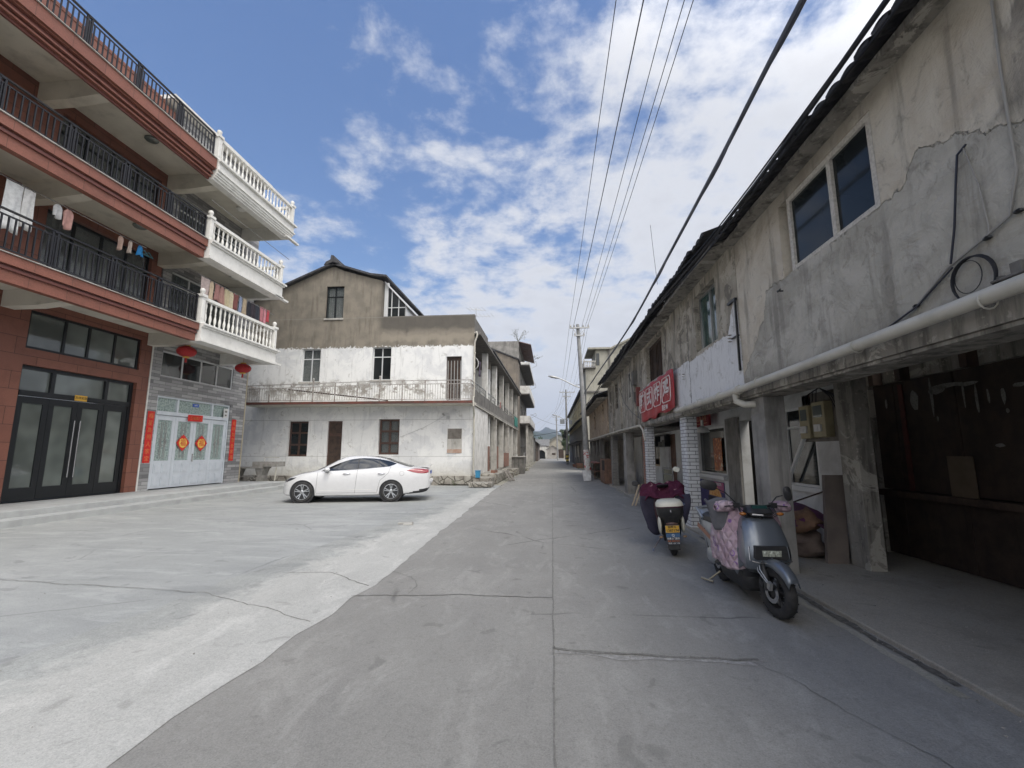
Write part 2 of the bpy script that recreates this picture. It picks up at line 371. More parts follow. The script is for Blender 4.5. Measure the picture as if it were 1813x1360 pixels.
M_GREYBR = bricky('grey striped tile', (.42, .415, .41), (.13, .13, .135), (.10, .10, .10), .5, .115, .006, 'x', .5, .5, .25, .1, .1, mix=-.1)
M_BLACKFR = flat('black metal frame', (.018, .02, .022), .35, .3, .5)
M_RAILBLK = flat('black railing paint', (.022, .022, .026), .4, .4, .5)
M_WHITEFR = flat('white window frame', (.62, .63, .63), .4)
M_PVC = plain('white plastic pipe', (.52, .495, .43), (.42, .40, .34), 3, .45, dirt=.25)
M_STEEL = flat('brushed steel', (.55, .55, .56), .25, 1)
M_GALV = flat('galvanised rail', (.42, .42, .41), .4, .7)
def seethru(name, c, f):
    s = NT(name); m = s.fin(c, .05, 0, .8); tr = s.nd('ShaderNodeBsdfTransparent'); mx = s.nd('ShaderNodeMixShader'); mx.inputs[0].default_value = f
    s.L.new(s.b.outputs[0], mx.inputs[2]); s.L.new(tr.outputs[0], mx.inputs[1]); s.L.new(mx.outputs[0], s.N['Material Output'].inputs[0]); return m
M_GLASST = seethru('clear window glass', (.10, .12, .12), .35)
M_GLASSD = glassy('dark window glass', (.03, .036, .036))
M_GLASSG = glassy('green window glass', (.02, .06, .055), .08)
M_GLASSB = glassy('blue grey window glass', (.022, .026, .027), .09, .22)
M_GLASSP = glassy('pale interior glass', (.16, .18, .165), .05)
M_GLASSF = plain('frosted patterned glass', (.36, .44, .41), (.20, .26, .25), 18, .2, spec=.7, contrast=(.45, .6))
M_CURT = plain('pale curtain', (.5, .5, .48), (.4, .4, .39), 9, .9)
M_CURTG = plain('grey curtain', (.22, .23, .24), (.16, .17, .18), 9, .9)
M_DOORW = plain('silver white door paint', (.62, .66, .70), (.54, .58, .62), 3, .35, spec=.6)
M_RED = plain('festive red paper', (.66, .035, .025), (.55, .02, .02), 14, .6)
M_GOLD = flat('gold print', (.72, .42, .06), .45, .2)
M_LANT = plain('red lantern silk', (.42, .02, .02), (.30, .012, .014), 25, .6)
M_STONE = plain('rough grey stone', (.30, .29, .27), (.20, .19, .17), 6, .9, bump=.5, bsc=18, dirt=.4)
M_CONC = plain('weathered concrete', (.31, .295, .27), (.20, .192, .175), 2.2, .9, bump=.25, streak=.7, dirt=.5)
M_CONCD = plain('dark weathered concrete', (.19, .18, .165), (.115, .11, .10), 2.6, .92, bump=.3, streak=.8, dirt=.5)
M_CONCL = plain('pale worn lime plaster', (.52, .50, .46), (.36, .345, .31), 1.7, .9, bump=.2, streak=.6, dirt=.35)
M_WOODD = plain('dark weathered wood', (.07, .045, .032), (.035, .024, .019), 5, .75, bump=.3, streak=.5)
M_WOODB = plain('brown window wood', (.10, .055, .04), (.06, .035, .028), 7, .7)
M_WOODG = plain('grey board', (.21, .19, .165), (.14, .125, .11), 4, .85, streak=.4, bump=.2)
M_WOODR = plain('reddish wood', (.17, .095, .062), (.11, .062, .042), 6, .7, streak=.5)
M_WOODP = plain('pale plywood', (.42, .33, .22), (.33, .26, .17), 6, .8)
M_TILE = plain('dark roof tile', (.075, .073, .075), (.035, .035, .038), 9, .85, bump=.5, bsc=30)
M_BRICK = bricky('bare red brick', (.30, .12, .07), (.21, .09, .055), (.20, .18, .16), .24, .066, .01, 'xy', .9, .5, .5, 0, .4)
M_BRICKW = bricky('whitewashed brick', (.64, .645, .65), (.54, .545, .55), (.16, .16, .16), .25, .075, .007, 'xy', .8, .5, .9, 0, .22)
M_BRICKG = bricky('grey brick', (.19, .18, .165), (.13, .125, .115), (.22, .21, .19), .24, .066, .01, 'xy', .9, .5, .4, 0, .4)
def rubble_mat():
    s = NT('rubble stone'); v = s.nd('ShaderNodeTexVoronoi', feature='DISTANCE_TO_EDGE'); v.inputs['Scale'].default_value = 3.4
    n = s.nd('ShaderNodeTexNoise'); n.inputs['Scale'].default_value = 3; s.L.new(s.co, n.inputs[0])
    mv = s.nd('ShaderNodeMix', data_type='VECTOR'); mv.inputs[0].default_value = .15; s.L.new(s.co, mv.inputs[4]); s.L.new(n.outputs[1], mv.inputs[5]); s.L.new(mv.outputs[1], v.inputs['Vector'])
    k = s.ramp(v.outputs[0], .01, .07); col = s.mix(k, (.13, .12, .10), s.mix(s.ramp(s.noise(2.3, 5), .35, .65), (.42, .40, .35), (.24, .22, .19)))
    s.bump(k, .8, .03); s.bump(s.noise(30, 4), .3, .01); return s.fin(col, .92, 0, .2)
M_RUBWALL = rubble_mat()
M_ASPH = flat('black rubber cable', (.012, .013, .018), .6)
M_CABLE = flat('grey cable', (.03, .032, .045), .5)
M_CABLEB = flat('cable with sky glare', (.10, .11, .14), .45)  # sky glare put into the colour, so the cable is paler and bluer
M_CONCP = plain('pale weathered parapet', (.74, .73, .70), (.56, .545, .51), 2.4, .9, bump=.2, streak=.35, dirt=.2)
M_POLE = plain('concrete pole', (.29, .29, .285), (.21, .21, .205), 3, .8, dirt=.25)
M_BLUE = flat('blue plastic', (.04, .24, .42), .4)
M_WHITEP = flat('white enamel', (.68, .68, .66), .4)
M_DARKIN = plain('painted room shade', (.03, .027, .024), (.018, .017, .016), 2, .95)  # near black colour stands in for the shade of unlit rooms

# ------------------------------------------------------------------ ground
def sheet(name, pts, z, mat, sub=1, thick=0):
    m = MB(); m.add([(x, y, z) for x, y in pts], [tuple(range(len(pts)))])
    return struct(m.build(name, mat))
sheet('ground', [(-3000, -400), (3000, -400), (3000, 5200), (-3000, 5200)], -.02, M_EARTH)
sheet('road', [(-2.45, -30), (2.9, -30), (2.9, 8), (2.95, 40), (2.5, 75), (3.0, 130), (-3.2, 130), (-2.35, 75), (-2.1, 48), (-2.3, 30), (-2.45, 17)], -.008, M_ROAD)
sheet('concrete_yard', [(-11.6, -30), (-2.3, -30), (-2.3, 21.9), (-12.5, 21.9), (-16, 21.7), (-16, 18)], -.012, M_YARD)
def wobbly(name, edge_l, edge_r, z, mat, step=.25, amp=.02, seed=1):
    """long sheet between two polylines with slightly ragged edges"""
    def at(e, t):
        for (y0, x0), (y1, x1) in zip(e, e[1:]):
            if y0 <= t <= y1: return x0 + (x1 - x0) * (t - y0) / (y1 - y0)
        return e[-1][1]
    m = MB(); y = edge_l[0][0]; P = []
    while y <= edge_l[-1][0] + 1e-6:
        w = amp * mnoise.noise(Vector((seed, y * 1.7, 0))) * 2 + amp * mnoise.noise(Vector((seed, y * 6.1, 3)))
        w2 = amp * mnoise.noise(Vector((seed + 9, y * 1.9, 0))) * 2 + amp * mnoise.noise(Vector((seed + 9, y * 6.1, 3)))
        P.append([(at(edge_l, y) + w, y, z), (at(edge_r, y) + w2, y, z)]); y += step
    m.grid(P, flip=True); return struct(m.build(name, mat))
wobbly('concrete_strip', [(-20, -4.1), (3, -4.1), (5.75, -3.95), (8, -3.85), (12, -3.5), (20.2, -3.4)], [(-20, -2.2), (2.4, -2.25), (6, -2.1), (9, -2.2), (20.2, -2.42)], -.004, M_STRIP, amp=.04, seed=4)
def ribbon(name, pts, w, mat, z=-.003, seed=0, amp=.02, step=.06):
    m = MB(); P = []
    for (x0, y0), (x1, y1) in zip(pts, pts[1:]):
        L_ = math.hypot(x1 - x0, y1 - y0); n = max(2, int(L_ / step)); dx, dy = (x1 - x0) / L_, (y1 - y0) / L_
        for i in range(n + 1):
            t = i / n; x, y = x0 + (x1 - x0) * t, y0 + (y1 - y0) * t
            o = amp * mnoise.noise(Vector((x * 2.3 + seed, y * 2.3, seed))) + amp * .5 * mnoise.noise(Vector((x * 9 + seed, y * 9, seed)))
            ww = w * (.55 + .9 * abs(mnoise.noise(Vector((x * 5, y * 5, seed + 3)))))
            P.append([(x - dy * (o - ww / 2), y + dx * (o - ww / 2), z), (x - dy * (o + ww / 2), y + dx * (o + ww / 2), z)])
    m.grid(P); return struct(m.build(name, mat))
ribbon('road_joint', [(0, -12), (0, 5.2), (.02, 12), (.05, 30)], .016, M_JOINT, seed=1, amp=.012)
ribbon('road_joint', [(-2.2, 5.08), (-.9, 5.22), (0, 5.2)], .022, M_JOINT, seed=2, amp=.05)
ribbon('road_joint', [(0, 3.92), (.6, 3.86), (1.55, 3.82)], .045, M_JOINT, seed=3, amp=.05)
ribbon('road_crumble', [(0.01, 3.86), (.6, 3.80), (1.5, 3.79)], .085, M_RUBBLE, z=-.0052, seed=5, amp=.06)
ribbon('road_joint', [(-2.4, 11.0), (0, 10.95), (2.3, 10.9)], .02, M_JOINT, seed=6, amp=.02)
ribbon('road_joint', [(-2.3, 22), (2.6, 21.9)], .03, M_JOINT, seed=7, amp=.02)
ribbon('road_joint', [(-2.3, -1), (2.6, -1.1)], .03, M_JOINT, seed=8, amp=.02)
ribbon('road_crack', [(1.5, 3.8), (1.75, 3.3), (2.0, 2.5), (1.9, 1.5)], .007, M_JOINT, seed=9, amp=.07)
ribbon('road_crack', [(-2.1, 6.1), (-1.75, 5.9), (-1.55, 5.5), (-1.6, 5.2)], .009, M_JOINT, seed=10, amp=.08)
ribbon('yard_joint', [(-11, 5.7), (-7, 5.35), (-3.9, 5.05), (-2.25, 4.3)], .014, M_JOINT, z=-.0022, seed=11, amp=.05)
ribbon('yard_joint', [(-11.2, 11.6), (-3.4, 11.4)], .012, M_JOINT, z=-.008, seed=12, amp=.03)
ribbon('strip_joint', [(-3.45, 5.9), (-2.9, 6.0), (-2.15, 5.45)], .018, M_JOINT, z=-.002, seed=14, amp=.04)
# arcade pavement on the right, with a dirty gap along the road
def pave():
    m = MB(); m.box(2.76, 8.2, -14, 6.9, -.1, .035); m.box(2.80, 8.2, 6.9, 34, -.1, .03)
    struct(m.build('pavement', M_PAVE, bevel=.012))
pave()
ribbon('gutter_gap', [(2.70, 3.55), (2.70, 6.6), (2.74, 9)], .085, M_SOIL, z=-.002, seed=21, amp=.03, step=.04)
ribbon('gutter_dust', [(2.62, 3.4), (2.60, 6.6), (2.66, 9), (2.75, 20)], .12, M_EARTH, z=-.0055, seed=22, amp=.05)

def grit():
    m = MB(); rnd = random.Random(11)
    def bit(x, y, z, s):
        d = [Vector((rnd.uniform(-1, 1), rnd.uniform(-1, 1), rnd.uniform(-.2, 1))).normalized() * s * rnd.uniform(.6, 1.2) for _ in range(5)]; c = Vector((x, y, z))
        m.add([c + q for q in d], [(0, 1, 2), (0, 2, 3), (0, 3, 4), (1, 2, 4), (2, 3, 4)])
    for _ in range(900): y = rnd.uniform(2.2, 20) ** 1.0; bit(2.66 + rnd.gauss(0, .09), y, .004, rnd.uniform(.003, .012))
    for _ in range(500): bit(rnd.uniform(.0, 1.6), 3.82 + rnd.gauss(0, .05), .002, rnd.uniform(.002, .007))
    for _ in range(900): bit(rnd.uniform(-9, 2.6), rnd.uniform(2, 16), .001, rnd.uniform(.003, .010))
    for _ in range(500): bit(rnd.uniform(2.9, 5), rnd.uniform(2.5, 8), .038, rnd.uniform(.003, .012))
    for _ in range(500): y = rnd.uniform(19, 48); bit(-2.3 + rnd.gauss(0, .25), y, .005, rnd.uniform(.008, .035))
    struct(m.build('grit', plain('grit', (.30, .28, .25), (.14, .13, .11), 40, .95)), 'stuff')
grit()
# ------------------------------------------------------------------ left: two terraced houses
FL = Fac((-13.6, 0), (0, 1), (1, 0))
def railing(parent, F, a0, a1, n, z0, z1, mat, pitch=.13, posts=1.45, w=.027, name='railing', cap=.03, top_gap=.12, label=None):
    m = MB(); k = max(1, round((a1 - a0) / posts)); st = (a1 - a0) / k
    for i in range(k + 1):
        a = a0 + st * i
        for d in ((-.055, .055) if cap > .02 and 0 < i < k else (0,)):
            m.fbox(F, a + d - .022, a + d + .022, n - .022, n + .022, z0, z1 - .03)
        m.fbox(F, a - .04, a + .04, n - .035, n + .035, z1 - .06, z1 - .032)
    m.fbox(F, a0, a1, n - .032, n + .032, z1 - .03, z1)
    m.fbox(F, a0, a1, n - .015, n + .015, z0 + .09, z0 + .12); m.fbox(F, a0, a1, n - .015, n + .015, z1 - top_gap - .03, z1 - top_gap)
    b = int((a1 - a0) / pitch)
    for i in range(1, b):
        a = a0 + (a1 - a0) * i / b; m.fbox(F, a - w / 2, a + w / 2, n - w / 2, n + w / 2, z0 + .12, z1 - top_gap - .03)
    return m.build(name, mat, parent, label=label)
BAL_PROF = [(.034, 0), (.034, .03), (.022, .05), (.030, .08), (.043, .15), (.046, .20), (.036, .26), (.022, .32), (.019, .35), (.028, .37), (.028, .39), (.019, .41), (.022, .44), (.034, .52), (.036, .56), (.026, .61), (.02, .64), (.034, .67), (.034, .70)]
def balustrade(parent, F, a0, a1, n, z0, z1):
    h = z1 - z0; m = MB()
    def post(a, nn, ball=True):
        m.fbox(F, a - .10, a + .10, nn - .10, nn + .10, z0, z0 + .10); m.fbox(F, a - .08, a + .08, nn - .08, nn + .08, z0 + .10, z1 - .02)
        m.fbox(F, a - .055, a + .055, nn + .08, nn + .092, z0 + .18, z1 - .14)
        m.fbox(F, a - .115, a + .115, nn - .115, nn + .115, z1 - .02, z1 + .07)
        m.lathe([(.05, 0), (.04, .03), (.075, .09), (.085, .14), (.07, .19), (.03, .22)], F(a, nn, z1 + .07), 12)
    post(a0, n); post(a1, n)
    m.fbox(F, a0 + .08, a1 - .08, n - .075, n + .075, z1 - .10, z1); m.fbox(F, a0 + .08, a1 - .08, n - .07, n + .07, z0, z0 + .07)
    m.fbox(F, a1 - .07, a1 + .07, .1, n - .08, z1 - .10, z1); m.fbox(F, a1 - .07, a1 + .07, .1, n - .08, z0, z0 + .07)
    o = m.build('balustrade', M_BAL, parent, smooth=35)
    pos = []; k = round((a1 - a0 - .2) / .215)
    for i in range(k): pos.append((a0 + .1 + (a1 - a0 - .2) * (i + .5) / k, n))
    k2 = round((n - .2) / .215)
    for i in range(k2): pos.append((a1, .15 + (n - .25) * (i + .5) / k2))
    first = None; hs = h - .17
    for a, nn in pos:
        p = Vector(F(a, nn, z0 + .07)) - Vector(parent_loc(parent))
        if first is None:
            b = MB(); b.lathe([(r, q * hs / .70) for r, q in BAL_PROF], (0, 0, 0), 10); first = b.build('baluster', M_BAL, o, smooth=50, local=True); first.location = p
        else:
            c = first.copy(); COL.objects.link(c); c.parent = o; c.location = p
def cornice(m, F, a0, a1, z0, z1, steps, n_in=.0, mi=0, end=0):
    """stack of bands; steps = [(zfrac0, zfrac1, projection, material)]"""
    h = z1 - z0
    for f0, f1, pr, k in steps: m.fbox(F, a0, a1 + (pr - 2.2 if end else 0), n_in, pr, z0 + f0 * h, z0 + f1 * h, k)
LEV = [(5.13, 5.72, 6.68), (7.97, 8.62, 9.45), (10.82, 11.56, 12.48)]     # band bottom, floor, rail top
def red_house():
    T = thing('terraced_house', 'four storey house clad in red granite with black railings and tall black glass doors', 'house', (-13.6, 7, 0))
    Y0, Y1 = .4, 14.06
    bays = [(10.37, 13.65), (5.2, 8.5), (1.0, 3.6)]
    holes = []
    for a, b in bays: holes += [(a, b, .28, 3.82), (a, b, 4.25, 5.28), (a, b, 5.76, 8.2), (a, b, 8.68, 11.05)]
    m = MB(); wall(m, FL, Y0, Y1, 0, 13.9, holes, n0=-.3); m.fbox(FL, Y0, Y1, -7.0, -6.8, 0, 13.9); m.fbox(FL, Y0, Y0 + .2, -6.8, -.3, 0, 13.9)
    m.build('wall', M_GRAN, T)
    m = MB(); m.fbox(FL, Y0, Y1 - .7, -7.1, .02, 13.902, 14.02); m.build('roof', M_GRAN, T)
    for i, (zb, zf, zr) in enumerate(LEV):
        m = MB(); m.fbox(FL, Y0, Y1, 0.002, 2.0, zf - .16, zf - .02)
        m.build('balcony_slab', M_SOFFIT, T)
        m = MB()
        cornice(m, FL, Y0, 13.34, zb, zf, [(0, .42, 2.14, 0), (.42, .52, 2.19, 1), (.52, .60, 2.16, 1), (.60, .97, 2.24, 0), (.97, 1.0, 2.28, 2)] if i < 2 else
                [(0, .10, 2.02, 1), (.10, .16, 2.10, 0), (.16, .24, 2.06, 1), (.24, .30, 2.16, 0), (.30, .44, 2.12, 1), (.44, .50, 2.20, 0), (.50, .97, 2.26, 0), (.97, 1, 2.3, 2)], n_in=1.96)
        m.build('balcony_edge_band', [M_GRANB, M_GRAND, M_CONCL], T)
        for y in (14.0, 9.85, 4.3):                      # tapered cantilever beams
            m = MB(); w = .15
            m.prism([FL(y - w, 0.002, zf - .162), FL(y - w, 1.958, zf - .162), FL(y - w, 1.958, zb + .12), FL(y - w, .9, zb + .02), FL(y - w, 0.002, zb + .02)], (0, 2 * w, 0))
            m.build('cantilever_beam', M_SOFFIT, T)
        railing(T, FL, Y0, 13.28, 2.12, zf, zr, M_RAILBLK)
        for y in (12.0, 7.1):
            m = MB(); m.lathe([(.19, -.02), (.19, -.05), (.15, -.09), (.05, -.11)], FL(y, 1.1, zf - .16), 20); m.build('ceiling_lamp', M_BAL if i == 0 else M_GLASSP, T, smooth=40)
        if i < 2:
            for (a, b) in bays: window(T, FL, a, b, zf + .06, zf + 2.46, M_BLACKFR, M_GLASSD, cuts=(a + .82, a + 1.64, a + 2.46), rows=(zf + 1.95,), n=-.12, b=.07, curtain=M_CURT if a > 10 else None, name='sliding_door')
    # white clad fourth storey window behind the roof terrace rail
    for (a, b) in bays: 
        q = MB(); q.fbox(FL, a, b, .002, .03, 11.8, 13.6); w = q.build('window', M_BLACKFR, T); q = MB(); q.fbox(FL, a + .07, b - .07, .033, .04, 11.9, 13.5); q.build('pane', M_GLASSP, w)
    for (a, b) in bays:
        window(T, FL, a, b, 4.25, 5.28, M_BLACKFR, M_GLASSP, cuts=(a + .95, a + 1.62, a + 2.42), n=-.06, b=.07, name='window')
        # entrance: two side lights, two leaves, transom
        m = MB(); z0, z1 = .28, 3.82; n = -.22
        m.fbox(FL, a, b, n, n + .1, z1 - .09, z1); m.fbox(FL, a, a + .1, n, n + .1, z0, z1 - .09); m.fbox(FL, b - .1, b, n, n + .1, z0, z1 - .09)
        m.fbox(FL, a + .1, b - .1, n + .01, n + .13, 3.02, 3.16)
        for c in (a + .88, b - .88): m.fbox(FL, c - .05, c + .05, n + .01, n + .11, 3.16, z1 - .09)
        fr = m.build('door_frame', M_BLACKFR, T)
        g = MB(); g.fbox(FL, a + .08, b - .08, n + .03, n + .04, 3.14, z1 - .06); g.build('pane', M_GLASSP, fr)
        g = MB(); g.fbox(FL, (a + b) / 2 - .17, (a + b) / 2 + .17, n + .132, n + .15, 3.03, 3.19); text(g, '吉祥如意', .085, FL, (a + b) / 2, n + .153, 3.11, 1); g.build('name_plate', [M_GOLD, M_BLACKFR], fr)
        lw = (b - a - .2) / 4
        for k in range(4):
            a0 = a + .1 + k * lw; a1 = a0 + lw; m = MB(); s = .14
            m.fbox(FL, a0 + .004, a0 + s, n + .02, n + .08, z0 + .02, 3.01); m.fbox(FL, a1 - s, a1 - .004, n + .02, n + .08, z0 + .02, 3.01)
            m.fbox(FL, a0 + s, a1 - s, n + .02, n + .08, z0 + .02, z0 + .36); m.fbox(FL, a0 + s, a1 - s, n + .02, n + .08, 2.83, 3.01)
            lf = m.build('door', M_BLACKFR, T)
            g = MB(); g.fbox(FL, a0 + s, a1 - s, n + .04, n + .05, z0 + .36, 2.83); g.build('pane', M_GLASSP, lf)
            if k in (1, 2):
                h = MB(); aa = a1 - .08 if k == 1 else a0 + .08
                h.tube([FL(aa, n + .14, .85), FL(aa, n + .14, 2.45)], .017, 10)
                for zz in (1.05, 2.25): h.tube([FL(aa, n + .08, zz), FL(aa, n + .14, zz)], .009, 8)
                h.build('handle', M_STEEL, lf, smooth=40)
    for y in (14.06,):
        m = MB(); m.fbox(FL, y + .003, y + .05, -.02, .02, .28, 5.3); m.build('corner_trim', M_BAL, T)
    return T
red_house()
def grey_house():
    T = thing('terraced_house', 'four storey house with white balustrade balconies above grey striped tile and a white panelled door', 'house', (-13.6, 16.5, 0))
    Y0, Y1 = 14.12, 19.0
    A, B = 14.5, 18.12
    holes = [(A, B, .28, 3.52), (A, B, 4.2, 5.12), (A, B, 5.76, 8.1), (A, B, 8.68, 11.0)]
    m = MB(); wall(m, FL, Y0, Y1, 0, 14.1, holes, n0=-.3); m.fbox(FL, Y1 - .25, Y1, -7.0, -.3, 0, 14.1); m.build('wall', M_GREYBR, T)
    m = MB(); m.fbox(FL, Y0 - .72, Y1 + .15, -7.1, .35, 14.12, 14.28); m.build('roof', M_BAL, T)
    m = MB(); m.fbox(FL, Y1 + .003, Y1 + .035, -.3, .03, .2, 5.3); m.build('corner_trim', plain('yellowed trim', (.55, .48, .34), (.45, .4, .3)), T)
    ends = [17.42, 17.52, 18.0]
    for i, (zb, zf, zr) in enumerate(LEV):
        e = ends[i]; m = MB(); m.fbox(FL, Y0, e - .02, 0.002, 1.9, zf - .15, zf - .02); m.build('balcony_slab', M_SOFFIT, T)
        m = MB(); n_ = 2.3
        st = [(0, .16, .04), (.16, .80, 0), (.80, .90, .06), (.90, 1, .12)] if i < 2 else [(0, .10, -.14), (.10, .20, -.08), (.20, .30, -.04), (.30, .44, 0), (.44, .52, .05), (.52, .90, .0), (.90, 1, .10)]
        h = zf - zb
        for f0, f1, p in st:
            m.fbox(FL, 13.36, e + p, 1.9, n_ + p, zb + f0 * h, zb + f1 * h); m.fbox(FL, e - .2, e + p, 0.003, 1.9, zb + f0 * h, zb + f1 * h)
        m.build('balcony_edge_band', M_BAL, T)
        balustrade(T, FL, 13.46, e, 2.14, zf, zr - .02)
        m = MB(); m.lathe([(.17, -.02), (.17, -.05), (.12, -.09), (.05, -.10)], FL(16.2, 1.1, zf - .15), 20); m.build('ceiling_lamp', M_BAL, T, smooth=40)
        m = MB(); m.fbox(FL, e - .5, e + .42, 2.2, 2.34, zb - .02, zb + .05) if i else m.fbox(FL, e - .5, e + .36, 2.2, 2.32, zb + .02, zb + .09); m.build('drip_sill', M_BAL, T)
    for zf in (5.72, 8.62):
        window(T, FL, A, B, zf + .06, zf + 2.36, M_WHITEFR, M_GLASSD, cuts=(A + .9, A + 1.8, A + 2.7), rows=(zf + 1.9,), n=-.1, b=.06, name='sliding_door', curtain=M_CURTG)
    window(T, FL, A, B, 4.2, 5.12, M_WHITEFR, M_GLASSD, cuts=(A + .95, A + 1.85, A + 2.7), n=-.04, b=.055, curtain=None)
    # panelled door of four leaves with a transom of three lights
    n = -.16; z0, z1, zt = .28, 3.52, 2.86
    m = MB(); m.fbox(FL, A, B, n, n + .12, z1 - .06, z1); m.fbox(FL, A, A + .07, n, n + .12, z0, z1 - .06); m.fbox(FL, B - .07, B, n, n + .12, z0, z1 - .06)
    m.fbox(FL, A + .07, B - .07, n + .004, n + .14, zt, zt + .13)
    for c in (A + .95, B - .95): m.fbox(FL, c - .04, c + .04, n + .004, n + .12, zt + .13, z1 - .06)
    fr = m.build('door_frame', M_DOORW, T, bevel=.006)
    g = MB(); g.fbox(FL, A + .05, B - .05, n + .03, n + .04, zt + .1, z1 - .04); g.build('pane', M_GLASSF, fr)
    lw = (B - A - .14) / 4
    for k in range(4):
        a0 = A + .07 + k * lw + .004; a1 = a0 + lw - .008; m = MB(); s = .13
        m.fbox(FL, a0, a0 + s, n + .02, n + .09, z0 + .03, zt - .01); m.fbox(FL, a1 - s, a1, n + .02, n + .09, z0 + .03, zt - .01)
        m.fbox(FL, a0 + s, a1 - s, n + .02, n + .09, z0 + .03, z0 + .98); m.fbox(FL, a0 + s, a1 - s, n + .02, n + .09, zt - .18, zt - .01)
        cc = (a0 + a1) / 2
        for q in (0, 1):
            for r_ in (0, 1):
                ca, cz = cc + (q - .5) * .33, z0 + .27 + r_ * .44
                m.fbox(FL, ca - .13, ca + .13, n + .09, n + .105, cz - .16, cz + .16); m.fbox(FL, ca - .09, ca + .09, n + .105, n + .118, cz - .12, cz + .12)
        lf = m.build('door', M_DOORW, T, bevel=.004)
        g = MB(); g.fbox(FL, a0 + s, a1 - s, n + .045, n + .055, z0 + .98, zt - .18); g.build('pane', M_GLASSF, lf)
        gr = MB()
        for q in (-.11, -.04, .04, .11): gr.tube([FL(cc + q, n + .065, z0 + 1.05), FL(cc + q * (1.6 if abs(q) < .1 else 1), n + .065, 1.7), FL(cc + q * (1.6 if abs(q) < .1 else 1), n + .065, 2.1), FL(cc + q, n + .065, zt - .24)], .009, 5)
        for rr in (.15, .09): gr.tube([FL(cc + rr * math.cos(t * .5236), n + .067, 1.9 + rr * math.sin(t * .5236)) for t in range(12)], .010, 5, closed=True)
        gr.build('grille', M_GALV, lf, smooth=60)
        if k == 2:
            h = MB(); h.fbox(FL, a0 + .03, a0 + .09, n + .09, n + .11, 1.2, 1.5); h.tube([FL(a0 + .06, n + .11, 1.38), FL(a0 + .06, n + .15, 1.38), FL(a0 + .17, n + .15, 1.38)], .011, 8); h.build('handle', M_STEEL, lf)
    m = MB(); m.fbox(FL, 16.2, 16.5, n + .05, n + .062, 3.28, 3.4); text(m, '28号', .08, FL, 16.35, n + .064, 3.34, 1); m.build('house_number_plate', [flat('plate blue', (.03, .10, .45)), M_WHITEP], T)
    m = MB(); m.fbox(FL, 17.78, 18.02, n + .13, n + .142, 2.98, 3.36); m.fbox(FL, 17.85, 17.95, n + .142, n + .145, 3.05, 3.12, 1); m.fbox(FL, 17.84, 17.96, n + .142, n + .145, 3.2, 3.28, 1); m.build('door_notice', [M_WHITEP, M_JOINT], T)
    return T
grey_house()
def steps():
    m = MB(); m.box(-13.9, -11.72, .4, 19.6, 0.0, .28); m.box(-11.72, -11.3, .4, 18.3, -.05, .14); m.box(-13.9, -11.5, 18.31, 19.95, -.05, .139)
    m.box(-11.725, -11.70, .4, 18.3, .235, .27) if False else None
    o = m.build('front_steps', plain('pale granite steps', (.40, .41, .40), (.33, .335, .33), 2, .7, bump=.05, dirt=.15), None, bevel=.008)
    tag(o, 'two long shallow grey steps running along the front of the two terraced houses', 'steps')
steps()
def couplet(a, z, s, w, h, horizontal, label):
    m = MB(); n = .008 if not horizontal else .0
    P = []; k = 10
    for i in range(k + 1):
        t = i / k
        if horizontal: P.append([FL(a - w / 2 + w * t, .0 + .012 * math.sin(t * 9), z - h / 2 + .02 * t), FL(a - w / 2 + w * t, .002 + .008 * math.sin(t * 7), z + h / 2 + .02 * t)])
        else: P.append([FL(a - w / 2, .012 + .003 * math.sin(t * 8), z - h / 2 + h * t), FL(a + w / 2, .012 + .003 * math.sin(t * 6 + 1), z - h / 2 + h * t)])
    m.grid(P, flip=not horizontal)
    if horizontal: text(m, s, .14, FL, a, .022, z, 1)
    else:
        for i, ch in enumerate(s): text(m, ch, .19, FL, a, .02, z + h / 2 - .17 - i * (h - .3) / (len(s) - 1) , 1)
    tag(m.build('spring_couplet', [M_RED, plain('faded gold ink', (.85, .30, .10), (.75, .22, .08), 20)], None, solid=.002), label, 'paper banner', 'red new year papers at the white panelled door')
couplet(14.31, 2.07, '福星高照人家宝', .27, 1.74, False, 'tall red paper strip left of the white panelled door, seven pale characters running down it')
couplet(18.40, 2.07, '吉祥如意全家福', .27, 1.74, False, 'tall red paper strip right of the white panelled door, next to the stone sink')
couplet(16.27, 2.83, '五福临门', .72, .24, True, 'short red paper strip laid across above the middle of the white panelled door')
for i, a in enumerate((15.85, 16.74)):
    m = MB(); n = -.16 + .11; c = Vector(FL(a, n, 1.9)); pts = []
    for k in range(32):
        t = 2 * math.pi * k / 32; r = .30 - .075 * abs(math.sin(2 * t)) + .012 * math.cos(16 * t); pts.append(c + Vector((0, r * math.sin(t), r * math.cos(t))))
    m.prism(pts, (.006, 0, 0)); pts2 = [c + Vector((.007, .19 * math.sin(2 * math.pi * k / 8), .19 * math.cos(2 * math.pi * k / 8))) for k in range(8)]
    m.prism(pts2, (.003, 0, 0), 1); m.lathe([(.06, 0), (.06, .004)], tuple(c + Vector((.01, 0, .2))), 10, 'x', 0)
    text(m, '福', .27, FL, a, n + .016, 1.89, 0)
    
    o = m.build('fortune_diamond', [M_RED, plain('bright yellow print', (.85, .62, .12), (.8, .5, .1), 30)])
    tag(o, 'red and yellow fortune diamond on the ' + ('left' if i == 0 else 'right') + ' middle leaf of the white door', 'door paper', 'diamond door papers')
